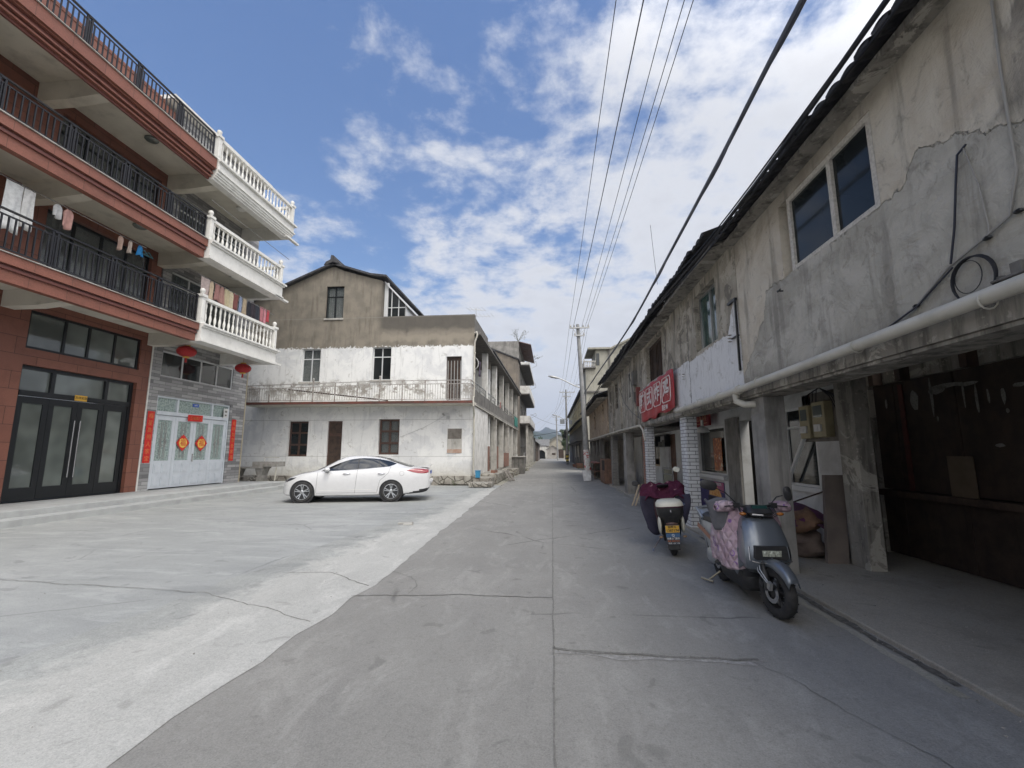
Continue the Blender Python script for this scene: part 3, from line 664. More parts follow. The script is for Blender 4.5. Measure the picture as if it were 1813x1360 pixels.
for i, (a, n_, z) in enumerate(((14.2, 1.15, 4.98), (17.1, 1.15, 4.93))):
    T = thing('lantern', ('red silk lantern hanging under the white balcony beside the joint of the two houses', 'red silk lantern under the far end of the white balcony')[i], 'lantern', FL(a, n_, z), group='red lanterns under the white balcony')
    m = MB(); prof = []
    for k in range(13):
        t = math.pi * k / 12; prof.append((max(.09, .30 * math.sin(t)), -.19 * math.cos(t)))
    vs = []; nn = 28
    for r, h in prof:
        for k in range(nn):
            t = 2 * math.pi * k / nn; rr = r * (1 - .05 * (k % 2)); vs.append(Vector(FL(a, n_, z)) + Vector((rr * math.cos(t), rr * math.sin(t), h)))
    m.add(vs, [(i_ * nn + k, i_ * nn + (k + 1) % nn, (i_ + 1) * nn + (k + 1) % nn, (i_ + 1) * nn + k) for i_ in range(12) for k in range(nn)])
    m.build('lantern_shade', M_LANT, T, smooth=30)
    m = MB(); m.lathe([(.10, .185), (.10, .22)], FL(a, n_, z), 14); m.lathe([(.10, -.22), (.10, -.185)], FL(a, n_, z), 14); m.build('cap', M_GOLD, T)
    m = MB(); m.tube([FL(a, n_, z + .22), FL(a, n_, 5.55)], .006, 5); m.build('cord', M_LANT, T)
    m = MB(); m.lathe([(.012, -.22), (.03, -.26), (.035, -.38)], FL(a, n_, z), 8); m.build('tassel', M_LANT, T)
# drying poles and laundry
def pole(label, p0, p1, r=.012, mat=None):
    m = MB(); m.tube([p0, p1], r, 8); tag(m.build('drying_pole', mat or M_STEEL), label, 'drying pole')
pole('steel drying pole hung over the lowest white balustrade balcony, full of clothes', FL(13.6, 1.75, 7.55), FL(17.9, 1.75, 7.42))
pole('thin steel drying pole above the middle white balcony, empty', FL(13.8, 1.8, 10.35), FL(18.6, 1.8, 10.25))
pole('steel drying pole above the lowest black railing with a few hangers', FL(6.8, 1.6, 7.62), FL(11.8, 1.6, 7.6))
CL = [(.55, .45, .42), (.62, .5, .36), (.42, .22, .2), (.45, .26, .22), (.60, .52, .34), (.68, .6, .42), (.25, .10, .09), (.30, .36, .50), (.5, .4, .28), (.04, .04, .05), (.06, .05, .06), (.05, .055, .07), (.62, .25, .28), (.7, .32, .36), (.6, .1, .12)]
CN = ['grey beige', 'tan', 'brown', 'rust brown', 'sand', 'cream', 'dark maroon', 'pale blue', 'khaki', 'black', 'charcoal', 'navy black', 'pink', 'rose pink', 'red']
def garment(a, n, ztop, w, h, col, label, kind, seed):
    m = MB(); P = []; k = 9
    for i in range(k + 1):
        u = i / k; row = []
        for j in range(8):
            v = j / 7; sh = 1.0 if kind == 'towel' else (.35 + .65 * min(1, v * 5) if v < .2 else 1 - .12 * math.sin(v * 3))
            x = (u - .5) * w * sh; nn = .03 * math.sin(u * 9 + seed + v * 2) * (.3 + v)
            dz = -h * v - (.03 * math.sin(u * 5 + seed) if j == 7 else 0)
            row.append(FL(a + x, n + nn, ztop + dz))
        P.append(row)
    m.grid(P)
    o = m.build('garment', plain('cloth %d' % seed, col, tuple(c * .8 for c in col), 12, .9), None, smooth=80, solid=.012); tag(o, label, 'laundry', 'laundry hung out on the balconies')
GP = [(14.0, .42, .62), (14.3, .26, .72), (14.58, .24, .6), (14.82, .24, .66), (15.06, .22, .68), (15.28, .24, .7), (15.52, .30, .62), (15.8, .22, .66), (16.05, .24, .68), (16.3, .26, .72), (16.55, .24, .6), (16.8, .3, .7), (17.08, .2, .62), (17.3, .22, .66), (17.52, .2, .5)]
ordn = ['first', 'second', 'third', 'fourth', 'fifth', 'sixth', 'seventh', 'eighth', 'ninth', 'tenth', 'eleventh', 'twelfth', 'thirteenth', 'fourteenth', 'last']
for i, (a, w, h) in enumerate(GP):
    garment(a, 1.75, 7.52 - .002 * i, w, h, CL[i], '%s garment, %s from the left on the pole over the lowest white balcony' % (CN[i], ordn[i]), 'shirt' if i % 2 else 'towel', i)
for i, (a, w, h, c, lb, kd) in enumerate([(8.45, .34, 1.15, (.72, .73, .72), 'long white towel over the lowest black railing', 'towel'), (8.75, .22, .95, (.70, .70, .68), 'narrow white cloth beside the long white towel', 'towel'), (9.35, .2, .34, (.6, .6, .6), 'small white hat on the pole above the black railing', 'shirt'), (9.6, .26, .5, (.55, .32, .28), 'salmon pink shirt on the pole above the black railing', 'shirt'), (11.0, .2, .4, (.45, .32, .26), 'small brown clothes behind the black railing near the glass doors', 'shirt'), (11.3, .16, .36, (.5, .42, .36), 'small beige clothes beside the brown ones', 'shirt'), (11.62, .2, .3, (.03, .22, .5), 'bright blue cloth on a hanger behind the black railing', 'shirt')]):
    garment(a, 1.6, 7.58, w, h, c, lb, kd, 40 + i)
m = MB()
for a in (11.75, 11.9): m.tube([FL(a - .16, 1.6, 7.38), FL(a, 1.6, 7.5), FL(a + .16, 1.6, 7.38)], .007, 5, closed=True)
tag(m.build('clothes_hanger', flat('teal hanger', (.05, .35, .42))), 'teal plastic hangers dangling beside the bright blue cloth', 'hangers')
# stone sink table between the houses
def sink():
    T = thing('stone_sink', 'grey stone washing table with a raised trough beside the grey tiled house', 'stone sink', (-13.3, 19.7, .28))
    m = MB(); m.box(-14.5, -12.75, 19.3, 20.0, .84, .92); m.build('table_top', M_STONE, T, bevel=.01)
    m = MB()
    m.box(-13.25, -12.1, 19.35, 20.0, .92, .98); m.box(-13.25, -12.1, 19.35, 19.41, .98, 1.14); m.box(-13.25, -12.1, 19.94, 20.0, .98, 1.14); m.box(-13.25, -13.19, 19.41, 19.94, .98, 1.14); m.box(-12.16, -12.1, 19.41, 19.94, .98, 1.14)
    m.build('trough', M_STONE, T, bevel=.008)
    for x in (-14.1, -12.95):
        m = MB(); pts = [(x - .18, 19.4, 0), (x + .18, 19.4, 0), (x + .12, 19.4, .3), (x + .10, 19.4, .55), (x + .2, 19.4, .84), (x - .2, 19.4, .84), (x - .10, 19.4, .55), (x - .12, 19.4, .3)]
        m.prism(pts, (0, .5, 0)); m.build('leg', M_STONE, T, bevel=.01)
    m = MB(); m.box(-13.9, -13.2, 19.5, 19.9, .45, .50); m.build('shelf', M_STONE, T)
    m = MB(); m.tube([(-12.2, 19.5, .9), (-12.25, 19.5, .3)], .025, 8); m.tube([(-13.1, 19.98, .98), (-13.1, 19.98, 1.32), (-12.4, 19.98, 1.32)], .015, 6); m.build('drain_pipe', M_PVC, T)
sink()
T = thing('bucket', 'small dark blue bucket with a lid beside the leg of the stone sink', 'bucket', (-14.15, 19.25, .14))
m = MB(); m.lathe([(.12, .14), (.15, .5), (.16, .5), (.16, .53)], (-14.15, 19.2, 0), 16); m.build('bucket_body', flat('dark blue plastic', (.03, .06, .09)), T, smooth=40)
m = MB(); m.lathe([(.165, .531), (.15, .56), (.05, .57)], (-14.15, 19.2, 0), 16); m.build('lid', M_CONC, T, smooth=40)
# ------------------------------------------------------------------ white corner house, front towards the yard
FW = Fac((0, 21.8), (1, 0), (0, -1))
FR = Fac((-3.75, 21.8), (.0146, 1), (1, -.0146))
def corner_mat():
    s = NT('whitewash under grey brown stucco'); s.geo(); x, y, z = s.sep()
    n1 = s.noise(1.6, 6, .6); n2 = s.noise(9, 5, .6); fine = s.noise(45, 3)
    white = s.mix(s.math('MULTIPLY', s.ramp(n1, .45, .75), .55), (.80, .80, .78), (.64, .645, .64))
    white = s.mix(s.math('MULTIPLY', s.ramp(s.noise(3.5, 7, .7, .5), .58, .66), .55), white, (.42, .405, .37)); white = s.mix(s.math('MULTIPLY', s.ramp(s.noise(5, 6, .65, .2, stretch=(1.3, 1.3, .14), off=(3, 1, 1)), .54, .70), .40), white, (.40, .395, .37)); white = s.mix(s.math('MULTIPLY', s.ramp(s.noise(.9, 5, .6, .8, off=(8, 8, 8)), .50, .62), .38), white, (.50, .51, .53))
    base = s.math('ADD', z, s.math('MULTIPLY', n2, -.7)); white = s.mix(s.math('MULTIPLY', s.ramp(base, .95, -.1, True), .55), white, (.38, .35, .28))
    low = s.math('ADD', z, s.math('MULTIPLY', n1, -.9)); band = s.math('MULTIPLY', s.ramp(low, 3.55, 4.2), s.ramp(low, 4.9, 4.3))
    white = s.mix(s.math('MULTIPLY', band, s.ramp(s.noise(2.4, 6, .7), .46, .56)), white, (.30, .28, .25))
    cem = s.mix(s.ramp(n1, .35, .68), (.27, .24, .195), (.20, .18, .148))
    cem = s.mix(s.math('MULTIPLY', s.ramp(s.noise(3.2, 6, .6, stretch=(1.5, 1.5, .22)), .5, .72), .55), cem, (.12, .105, .085))
    # dark rain stain along the parapet on the right and a paler washed belt under it
    right = s.ramp(x, -8.9, -8.4)
    zt = s.math('ADD', z, s.math('MULTIPLY', n1, -.8)); cem = s.mix(s.math('MULTIPLY', s.math('MULTIPLY', s.ramp(zt, 7.15, 7.5), right), .8), cem, (.095, .088, .078))
    cem = s.mix(s.math('MULTIPLY', s.math('MULTIPLY', s.math('MULTIPLY', s.ramp(zt, 6.55, 6.8), s.ramp(zt, 7.15, 6.95)), right), .6), cem, (.34, .30, .24))
    edge = s.math('ADD', z, s.math('MULTIPLY', s.math('SUBTRACT', n2, .5), .55)); k = s.ramp(edge, 6.82, 6.88)
    col = s.mix(k, white, cem)
    for h in (3.15, 1.36, 8.42):
        col = s.mix(s.math('MULTIPLY', s.ramp(s.math('ABSOLUTE', s.math('SUBTRACT', s.math('ADD', z, s.math('MULTIPLY', s.noise(1.1, 2), .03)), h + .01)), .008, .02, True, 1, 0), .5), col, (.30, .29, .27))
    s.bump(n2, .25, .02); s.bump(fine, .12, .01); return s.fin(col, .9, 0, .2)
def corner_house():
    T = thing('corner_house', 'old white house with a grey brown gable and a rusty railed balcony facing the yard', 'house', (-9.5, 22.5, 0))
    MC = corner_mat()
    holes = [(-12.72, -11.72, 5.1, 6.82), (-8.98, -8.0, 5.15, 6.85), (-5.15, -4.38, 4.1, 6.3), (-13.16, -12.12, 1.35, 3.1), (-11.1, -10.35, .4, 3.1), (-8.48, -7.43, 1.44, 3.18)]
    m = MB()
    wall(m, FW, -15.6, -3.75, .4, 8.45, holes + [(-11.62, -10.66, 8.4, 9)], n0=-.28)
    # gable above the parapet line
    def pr(p): m.prism([FW(a, 0, z) for a, z in p], (0, .28, 0))
    pr([(-15.6, 8.45), (-11.62, 8.45), (-11.62, 11.14), (-15.6, 9.42)]); pr([(-10.66, 8.45), (-8.62, 8.45), (-8.62, 10.38), (-10.66, 10.98)])
    pr([(-11.62, 10.16), (-10.66, 10.16), (-10.66, 10.98), (-11.28, 11.26), (-11.62, 11.14)])
    m.box(-8.9, -8.62, 22.08, 28, 8.0, 10.36)
    m.box(-15.6, -15.3, 22.08, 29, .4, 9.4); m.box(-15.3, -3.9, 28.7, 29, .4, 8.0)
    m.box(-4.03, -3.76, 22.085, 23.4, .45, 3.8)
    m.build('wall', MC, T)
    m = MB(); m.box(-8.6, -3.9, 22.09, 28.6, 7.5, 7.65); m.build('flat_roof', M_CONCD, T)
    m = MB()                                   # tiled gable roof, thin edges and ridge end
    zz = lambda a: 11.30 + (a + 11.28) * .435 if a < -11.28 else 11.30 - (a + 11.28) * .34
    def slab(pts):
        P = [Vector((a, 21.58, z)) for a, z in pts]; m.prism(P, (0, 7.6, 0))
    slab([(-15.9, 9.30), (-11.28, 11.31), (-11.28, 11.42), (-15.9, 9.42)]); slab([(-11.28, 11.31), (-9.2, 10.63), (-8.35, 10.52), (-8.35, 10.62), (-9.2, 10.74), (-11.28, 11.42)])
    slab([(-11.75, 11.28), (-10.85, 11.28), (-11.02, 11.48), (-11.18, 11.55), (-11.24, 11.78), (-11.38, 11.82), (-11.42, 11.56), (-11.65, 11.45)])
    m.build('roof', M_TILE, T)
    # aluminium sun room behind the parapet
    m = MB(); m.box(-8.60, -8.4, 22.1, 22.25, 8.0, 10.38)
    s0, s1 = (-8.58, 10.36), (-7.25, 8.95)
    m.prism([(s0[0], 22.0, s0[1]), (s1[0], 22.0, s1[1]), (s1[0], 22.0, s1[1] + .1), (s0[0], 22.0, s0[1] + .1)], (0, 5, 0))
    for a in (-8.2, -7.82, -7.45):
        z = s0[1] + (a - s0[0]) * (s1[1] - s0[1]) / (s1[0] - s0[0]); m.box(a - .02, a + .02, 22.12, 22.16, 8.0, z)
    m.box(-8.4, -7.45, 22.125, 22.155, 9.0, 9.04); m.box(-7.45, -7.38, 22.12, 26.9, 8.0, 9.05)
    o = m.build('sun_room', M_WHITEFR, T)
    m = MB(); m.prism([(-8.58, 22.17, 8.0), (-7.46, 22.17, 8.0), (-7.46, 22.17, 9.1), (-8.58, 22.17, 10.3)], (0, .01, 0)); m.build('pane', M_GLASSB, o)
    # stone base
    m = MB(); m.box(-15.6, -3.70, 21.72, 22.2, -.1, .42); m.build('stone_base', M_RUBWALL, T, bevel=.03)
    W_ = lambda *a, **k: window(T, FW, *a, **k)
    W_(-11.62, -10.66, 8.4, 10.16, M_BLACKFR, M_GLASSB, cuts=(-11.14,), rows=(9.6,), n=-.1, b=.06, curtain=M_CURT)
    W_(-12.72, -11.72, 5.1, 6.82, M_WHITEFR, M_GLASSD, cuts=(-12.22,), rows=(6.3,), n=-.13, b=.05, curtain=M_CURT)
    W_(-8.98, -8.0, 5.15, 6.85, M_WHITEFR, M_GLASSB, cuts=(-8.49,), rows=(6.35,), n=-.13, b=.05)
    W_(-13.16, -12.12, 1.35, 3.1, M_WOODB, M_GLASSD, cuts=(-12.64,), rows=(1.93, 2.52), n=-.15, b=.09)
    W_(-8.48, -7.43, 1.44, 3.18, M_WOODB, M_GLASSD, cuts=(-7.95,), rows=(2.0, 2.58), n=-.15, b=.10, curtain=M_CURT)
    for a, b, z0, z1 in ((-11.62, -10.66, 8.36, 8.42), (-12.76, -11.68, 5.04, 5.1), (-9.02, -7.96, 5.09, 5.15)):
        m = MB(); m.fbox(FW, a - .03, b + .03, -.06, .06, z0 - .03, z1 - .003); m.build('window_sill', M_CONCL, T)
    m = MB(); m.fbox(FW, -11.1, -10.35, -.16, -.10, .4, 3.1); d = m.build('door', M_WOODB, T)
    m = MB(); m.fbox(FW, -11.02, -10.43, -.1, -.085, .5, 2.35); m.fbox(FW, -11.02, -10.43, -.1, -.085, 2.5, 3.02); m.build('door_panel', M_WOODD, d)
    m = MB(); m.fbox(FW, -5.15, -4.38, -.2, -.15, 4.1, 6.3); d = m.build('door', M_WOODD, T); m = MB()
    for i in range(5): m.fbox(FW, -5.1 + i * .16, -5.07 + i * .16, -.15, -.12, 4.1, 6.1)
    m.build('door_grille', M_GALV, d)
    # a painted over, bricked up opening and the little security camera
    m = MB(); m.fbox(FW, -5.02, -4.3, .003, .02, 1.52, 2.7); m.fbox(FW, -5.02, -4.3, .02, .03, 1.52, 1.7, 1); m.fbox(FW, -4.99, -4.33, .02, .03, 2.2, 2.68, 2)
    m.build('blocked_window', [M_CONCL, plain('pink brown patch', (.42, .27, .2), (.5, .4, .33)), M_WOODG], T)
    # balcony
    m = MB(); m.fbox(FW, -14.9, -3.62, .003, 1.0, 3.80, 3.93); m.build('balcony_slab', M_SOFFIT, T)
    m = MB(); m.fbox(FW, -14.93, -3.58, .985, 1.05, 3.84, 3.96); m.build('balcony_edge', plain('rusty edge', (.16, .06, .045), (.09, .05, .04), 3), T)
    m = MB(); z0, z1 = 3.96, 4.95
    x = -14.8; xs = []
    while x < -3.7:
        xs.append(x); x += 1.11
    xs[-1] = -3.72
    rt = lambda a: z1 - .16 * max(0, (-8 - a) / 7)
    for i, a in enumerate(xs):
        m.fbox(FW, a - .025, a + .025, .95, 1.0, z0, rt(a))
        if i in (3, 6): m.fbox(FW, a - .03, a + .03, .94, 1.01, z0, rt(a) + .16); m.ellipsoid(FW(a, .975, rt(a) + .2), .05, .05, .05, 8, 6)
        if i + 1 < len(xs):
            b = xs[i + 1]
            for h in (.0, .17): m.hexa([FW(a, .955, rt(a) - h - .03), FW(b, .955, rt(b) - h - .03), FW(b, .995, rt(b) - h - .03), FW(a, .995, rt(a) - h - .03), FW(a, .955, rt(a) - h), FW(b, .955, rt(b) - h), FW(b, .995, rt(b) - h), FW(a, .995, rt(a) - h)])
            m.fbox(FW, a, b, .96, .99, z0 + .06, z0 + .085)
            m.tube([FW((a + b) / 2 + .05 * math.cos(t * .785), .975, rt(a) - .1 + .05 * math.sin(t * .785)) for t in range(8)], .009, 4, closed=True)
            k = 9
            for j in range(1, k): q = a + (b - a) * j / k; m.fbox(FW, q - .008, q + .008, .967, .983, z0 + .085, rt(q) - .2)
    m.fbox(FW, -3.745, -3.70, .05, .95, z1 - .03, z1); m.fbox(FW, -3.745, -3.70, .05, .95, z1 - .2, z1 - .175)
    for j in range(8): m.fbox(FW, -3.73, -3.715, .1 + j * .11, .115 + j * .11, z0, z1 - .2)
    m.fbox(FW, -14.83, -14.78, .05, .95, rt(-14.8) - .03, rt(-14.8))
    for j in range(8): m.fbox(FW, -14.81, -14.795, .1 + j * .11, .115 + j * .11, z0, rt(-14.8) - .03)
    m.build('railing', plain('worn rail paint', (.42, .41, .39), (.24, .20, .17), 12, .6, .2), T)
    m = MB(); m.tube([FW(-12.9, .7, 4.62), FW(-7.8, .75, 4.02)], .03, 6); tag(m.build('drying_pole', M_WOODD), 'dark bamboo pole leaning along the balcony of the old white house', 'drying pole')
    m = MB(); m.tube([(-3.72, 21.70, 7.45), (-3.62, 21.68, 7.5), (-3.58, 21.66, 7.35), (-3.70, 21.70, 7.0), (-3.72, 21.70, 6.8), (-3.72, 21.70, 4.25), (-3.60, 20.75, 4.1), (-3.56, 20.7, 3.7), (-3.70, 21.68, 3.4), (-3.70, 21.70, 3.2), (-3.70, 21.66, .45)], .045, 10)
    for z in (1.2, 2.4, 5.4, 6.4): m.tube([(-3.71, 21.69, z), (-3.71, 21.69, z + .07)], .058, 10)
    m.build('drain_pipe', M_PVC, T, smooth=50)
    return T
corner_house()
m = MB(); m.tube([FW(-5.2, .003, 3.35), FW(-5.2, .14, 3.38)], .03, 8); m.rbox(FW(-5.22, .2, 3.4), .09, .2, .09, (.2, 0, .3)); m.rbox(FW(-5.0, .03, 3.25), .16, .05, .16)
tag(m.build('security_camera', M_GALV), 'small grey security camera under the balcony of the old white house', 'camera')
m = MB(); m.tube([FW(-5.2, .012, 3.3), FW(-6.2, .012, 2.75), FW(-7.35, .012, 2.3), FW(-7.4, .012, 2.28)], .008, 4); tag(m.build('wall_cable', M_GALV), 'thin slack cable on the white wall from the security camera to the curtained window', 'cable')
T = thing('tv_antenna', 'thin metal television antenna on the parapet corner of the white house', 'antenna', (-3.8, 22.5, 8.45))
m = MB(); m.tube([(-3.8, 22.5, 8.0), (-3.8, 22.5, 9.0)], .015, 6); m.build('mast', M_GALV, T)
m = MB(); m.tube([(-4.25, 22.4, 8.95), (-3.35, 22.7, 8.92)], .01, 5); m.tube([(-3.9, 22.5, 8.58), (-3.1, 22.7, 8.60)], .01, 5)
for i in range(5): x = -4.2 + i * .2; m.tube([(x - .08, 22.2, 8.95), (x + .08, 22.9, 8.95)], .006, 4); m.tube([(x + .4, 22.2, 8.6), (x + .5, 22.9, 8.6)], .006, 4)
m.build('antenna_elements', M_GALV, T)
# ------------------------------------------------------------------ the arcade row behind the corner
def arcade_row():
    T = thing('arcade_house_row', 'row of old concrete arcade houses with slim columns and a balcony over the street', 'house', (-4.5, 33, 0))
    E_ = 25.2
    m = MB()
    wall(m, FR, 1.6, E_, .45, 7.4, [(3.1, 4.2, .5, 2.7), (5.6, 6.5, .5, 2.8), (7.1, 8.4, 1.3, 2.7), (9.6, 10.7, .5, 2.8), (11.4, 12.6, 1.3, 2.7), (13.8, 14.8, .5, 2.8), (16.5, 18.2, .5, 2.8), (20, 21.6, .5, 2.9),
        (2.6, 3.8, 4.1, 6.2), (5.4, 6.4, 4.1, 6.3), (7.0, 8.2, 4.9, 6.2), (9.6, 10.6, 4.1, 6.3), (11.6, 12.8, 4.9, 6.2), (14, 15, 4.1, 6.3), (16.5, 17.8, 4.9, 6.2), (20, 21.4, 4.1, 6.3)], n0=-1.6, n1=-1.4)
    m.build('wall', M_CONCL, T)
    m = MB(); wall(m, FR, .005, 4.6, .45, 3.82, [], n0=-.26, n1=0.0); m.build('side_wall', M_CONCP, T)
    m = MB(); m.fbox(FR, 1.7, E_, -3.0, -2.9, .5, 7.2); m.build('rooms_shade_panel', M_DARKIN, T)
    m = MB(); m.fbox(FR, .01, E_, -1.38, .02, 3.83, 4.02); m.build('balcony_slab', M_CONC, T)
    m = MB(); m.fbox(FR, .02, E_, -.12, -.002, 4.022, 4.66); m.build('balcony_parapet', M_CONCD, T)
    m = MB()
    for i in range(13): m.fbox(FR, .1 + i * 2, .14 + i * 2, -.08, -.04, 4.66, 5.05)
    m.fbox(FR, .1, 24.2, -.085, -.035, 5.05, 5.09); m.fbox(FR, .1, 24.2, -.075, -.045, 4.84, 4.86)
    for i in range(12): m.tube([FR(.1 + i * 2, -.06, 4.68), FR(1.1 + i * 2, -.06, 5.03), FR(2.1 + i * 2, -.06, 4.68)], .010, 4)
    m.build('railing', M_GALV, T)
    m = MB(); m.fbox(FR, 0.01, E_, -1.6, .30, 7.40, 7.54); m.fbox(FR, 0.01, 4.4, -.15, .005, 7.543, 8.32); m.build('roof_edge', M_CONCD, T)
    m = MB(); m.prism([FR(4.5, .36, 7.545), FR(4.5, -5, 9.0), FR(4.5, -5, 9.1), FR(4.5, .36, 7.64)], (.0146 * 20.6, 20.6, 0)); m.build('roof', M_TILE, T)
    for a in (4.45, 8.5, 12.45, 16.35, 19.9, 24.3):
        m = MB(); m.fbox(FR, a - .17, a + .17, -.34, -.006, 4.665, 7.395); m.build('column', M_CONCP if a < 9 else M_CONCL, T, bevel=.015)
        if a > 5:
            m = MB(); m.fbox(FR, a - .18, a + .18, -.38, -.004, .45, 3.825); m.build('column', M_CONCL, T, bevel=.015)
    for a0, a1, z1 in ((4.64, 5.6, 1.9), (12.7, 16.1, 1.5), (8.75, 9.7, 1.95)):
        m = MB(); m.fbox(FR, a0, a1, -.30, -.02 if a0 < 10 else .02, .45, z1); m.build('brick_half_wall', M_BRICK, T)
    m = MB(); m.fbox(FR, -.2, E_ + .5, -1.6, -.01, .05, .445); m.build('plinth', M_RUBWALL, T, bevel=.02)
    m = MB(); m.fbox(FR, 21.0, 23.9, .03, .07, 4.05, 4.95); m.build('green_screen', plain('green net', (.06, .26, .22), (.04, .2, .16), 9), T)
    m = MB(); m.tube([FR(.3, .05, 3.86), FR(12, .06, 3.80), FR(24.5, .06, 3.78)], .035, 8)
    for a in (6.8, 13.6, 19): m.tube([FR(a, .06, 3.8), FR(a, .06, 3.62)], .03, 6)
    m.build('drain_pipe', M_PVC, T)
    return T
arcade_row()
def block(name, label, cat, boxes, mat, bev=.03, group=None):
    m = MB()
    for b in boxes: m.box(*b)
    return tag(m.build(name, mat, bevel=bev), label, cat, group)
block('stone_steps', 'rough stone steps and ledge at the street corner of the old white house', 'steps', [(-3.69, -2.68, 20.35, 21.5, 0, .20), (-3.69, -2.80, 21.5, 23.0, 0, .36), (-3.69, -2.72, 23.0, 28.4, 0, .47), (-3.3, -2.35, 28.4, 29.3, 0, .3)], M_RUBWALL, .035)
block('stone_ledge', 'second rough stone ledge further along the arcade row', 'ledge', [(-3.4, -2.35, 31.5, 38.5, 0, .42), (-3.1, -1.9, 38.5, 40, 0, .25), (-3.2, -2.5, 40, 46, 0, .35)], M_RUBWALL, .035)
T = thing('gas_bottle_bin', 'small blue plastic bin on the corner steps beside the white drain pipe', 'bin', (-3.42, 21.6, .36))
m = MB(); m.prism([(-3.56, 21.45, .365), (-3.36, 21.45, .365), (-3.34, 21.45, .68), (-3.58, 21.45, .68)], (0, .2, 0)); m.build('bin_body', M_BLUE, T, bevel=.015)
m = MB(); m.box(-3.60, -3.32, 21.43, 21.67, .683, .71); m.build('lid', M_BLUE, T, bevel=.01)
T.name = 'bin'
for i, (x, y) in enumerate(((-2.75, 26.6), (-2.62, 27.0))):
    m = MB(); m.hexa([(x, y, .47), (x + .12, y, .47), (x + .62, y - 1.9, .02), (x + .5, y - 1.9, .02), (x, y, .51), (x + .12, y, .51), (x + .62, y - 1.9, .06), (x + .5, y - 1.9, .06)])
    tag(m.build('plank', M_WOODG), 'weathered plank sloping from the stone ledge down to the road, ' + ('nearer the wall' if i == 0 else 'nearer the road'), 'plank', 'planks on the stone ledge')
T = thing('wash_stand', 'concrete roadside wash stand with a pale top in front of the arcade row', 'wash stand', (-2.4, 34, 0))
m = MB(); m.box(-2.9, -1.95, 33.6, 34.5, 0, 1.2); m.build('cabinet', M_CONCD, T, bevel=.02)
m = MB(); m.box(-2.98, -1.88, 33.5, 34.6, 1.203, 1.27); m.build('top', M_CONCL, T)
m = MB(); m.tube([(-2.0, 33.9, 1.27), (-2.0, 33.9, 1.5), (-1.9, 33.8, 1.5)], .02, 6); m.lathe([(.1, 1.27), (.16, 1.38)], (-2.6, 34, 0), 12); m.build('basin', M_WHITEP, T)
# ------------------------------------------------------------------ taller balcony house after the row
def tall_house():
    T = thing('balcony_house', 'tall weathered concrete house with three projecting balconies beyond the arcade row', 'house', (-6, 55, 0))
    m = MB(); m.prism([(-13, 47.05, 0), (-3.40, 47.05, 0), (-3.40, 47.05, 11.3), (-8.5, 47.05, 13.4), (-13, 47.05, 11.6)], (0, 3, 0)); m.build('gable_wall', plain('brown grey plaster', (.235, .20, .16), (.17, .15, .125), 1.3, .9, streak=.5, dirt=.3), T)
    m = MB(); m.prism([(-3.25, 46.9, 11.26), (-8.5, 46.9, 13.42), (-8.5, 46.9, 13.55), (-3.25, 46.9, 11.40)], (0, 3.4, 0)); m.prism([(-8.5, 46.9, 13.42), (-13.3, 46.9, 11.5), (-13.3, 46.9, 11.64), (-8.5, 46.9, 13.55)], (0, 3.4, 0)); m.build('roof', M_TILE, T)
    F = Fac((-3.5, 0), (0, 1), (1, 0))
    hs = []
    for z in (.1, 4.9, 8.2, 11.5):
        hs += [(51, 52.4, z, z + 2.1), (53.4, 55, z + .6, z + 2.1), (56.5, 58, z, z + 2.1), (60, 62, z + .5, z + 2.1)]
    m = MB(); wall(m, F, 50.1, 66, 0, 14.1, hs); m.prism([(-13, 50.1, 0), (-3.75, 50.1, 0), (-3.75, 50.1, 14.1), (-13, 50.1, 14.1)], (0, .25, 0)); m.box(-13, -3.75, 50.35, 66, 13.9, 14.09); m.build('wall', M_CONC, T)
    m = MB(); m.box(-5.0, -4.9, 50.4, 66, .1, 13.8); m.build('rooms_shade_panel', M_DARKIN, T)
    for z, h in ((4.6, .95), (7.9, 1.0), (11.2, .42)):
        m = MB(); m.box(-3.49, -2.34, 50.02, 65.5, z, z + .14); m.build('balcony_slab', M_CONCD, T)
        m = MB(); m.box(-3.49, -2.28, 49.95, 50.1, z + .142, z + h); m.box(-2.43, -2.28, 50.1, 65.5, z + .142, z + h)
        for q in (.33, .62): m.box(-3.49, -2.265, 49.935, 49.95, z + h * q, z + h * q + .03)
        m.build('balcony_parapet', M_CONCP, T)
    m = MB(); m.hexa([(-3.49, 50, 14.0), (-2.1, 50, 13.6), (-2.1, 61, 13.6), (-3.49, 61, 14.0), (-3.49, 50, 14.06), (-2.1, 50, 13.66), (-2.1, 61, 13.66), (-3.49, 61, 14.06)]); m.build('metal_awning', plain('rusted sheet', (.26, .20, .19), (.2, .1, .08), 3), T)
    for y in (50.3, 55.5, 61, 65.2):
        m = MB(); m.box(-2.75, -2.5, y, y + .28, .05, 4.59); m.build('column', M_CONCL, T)
    m = MB()
    for y, z in ((51, 9.0), (54, 12.2), (52, 5.7)): m.tube([(-2.3, y, z), (-1.7, y, z + .3), (-1.7, y + 3, z + .3), (-2.3, y + 3, z)], .02, 5)
    m.build('clothes_rack', M_GALV, T)
tall_house()
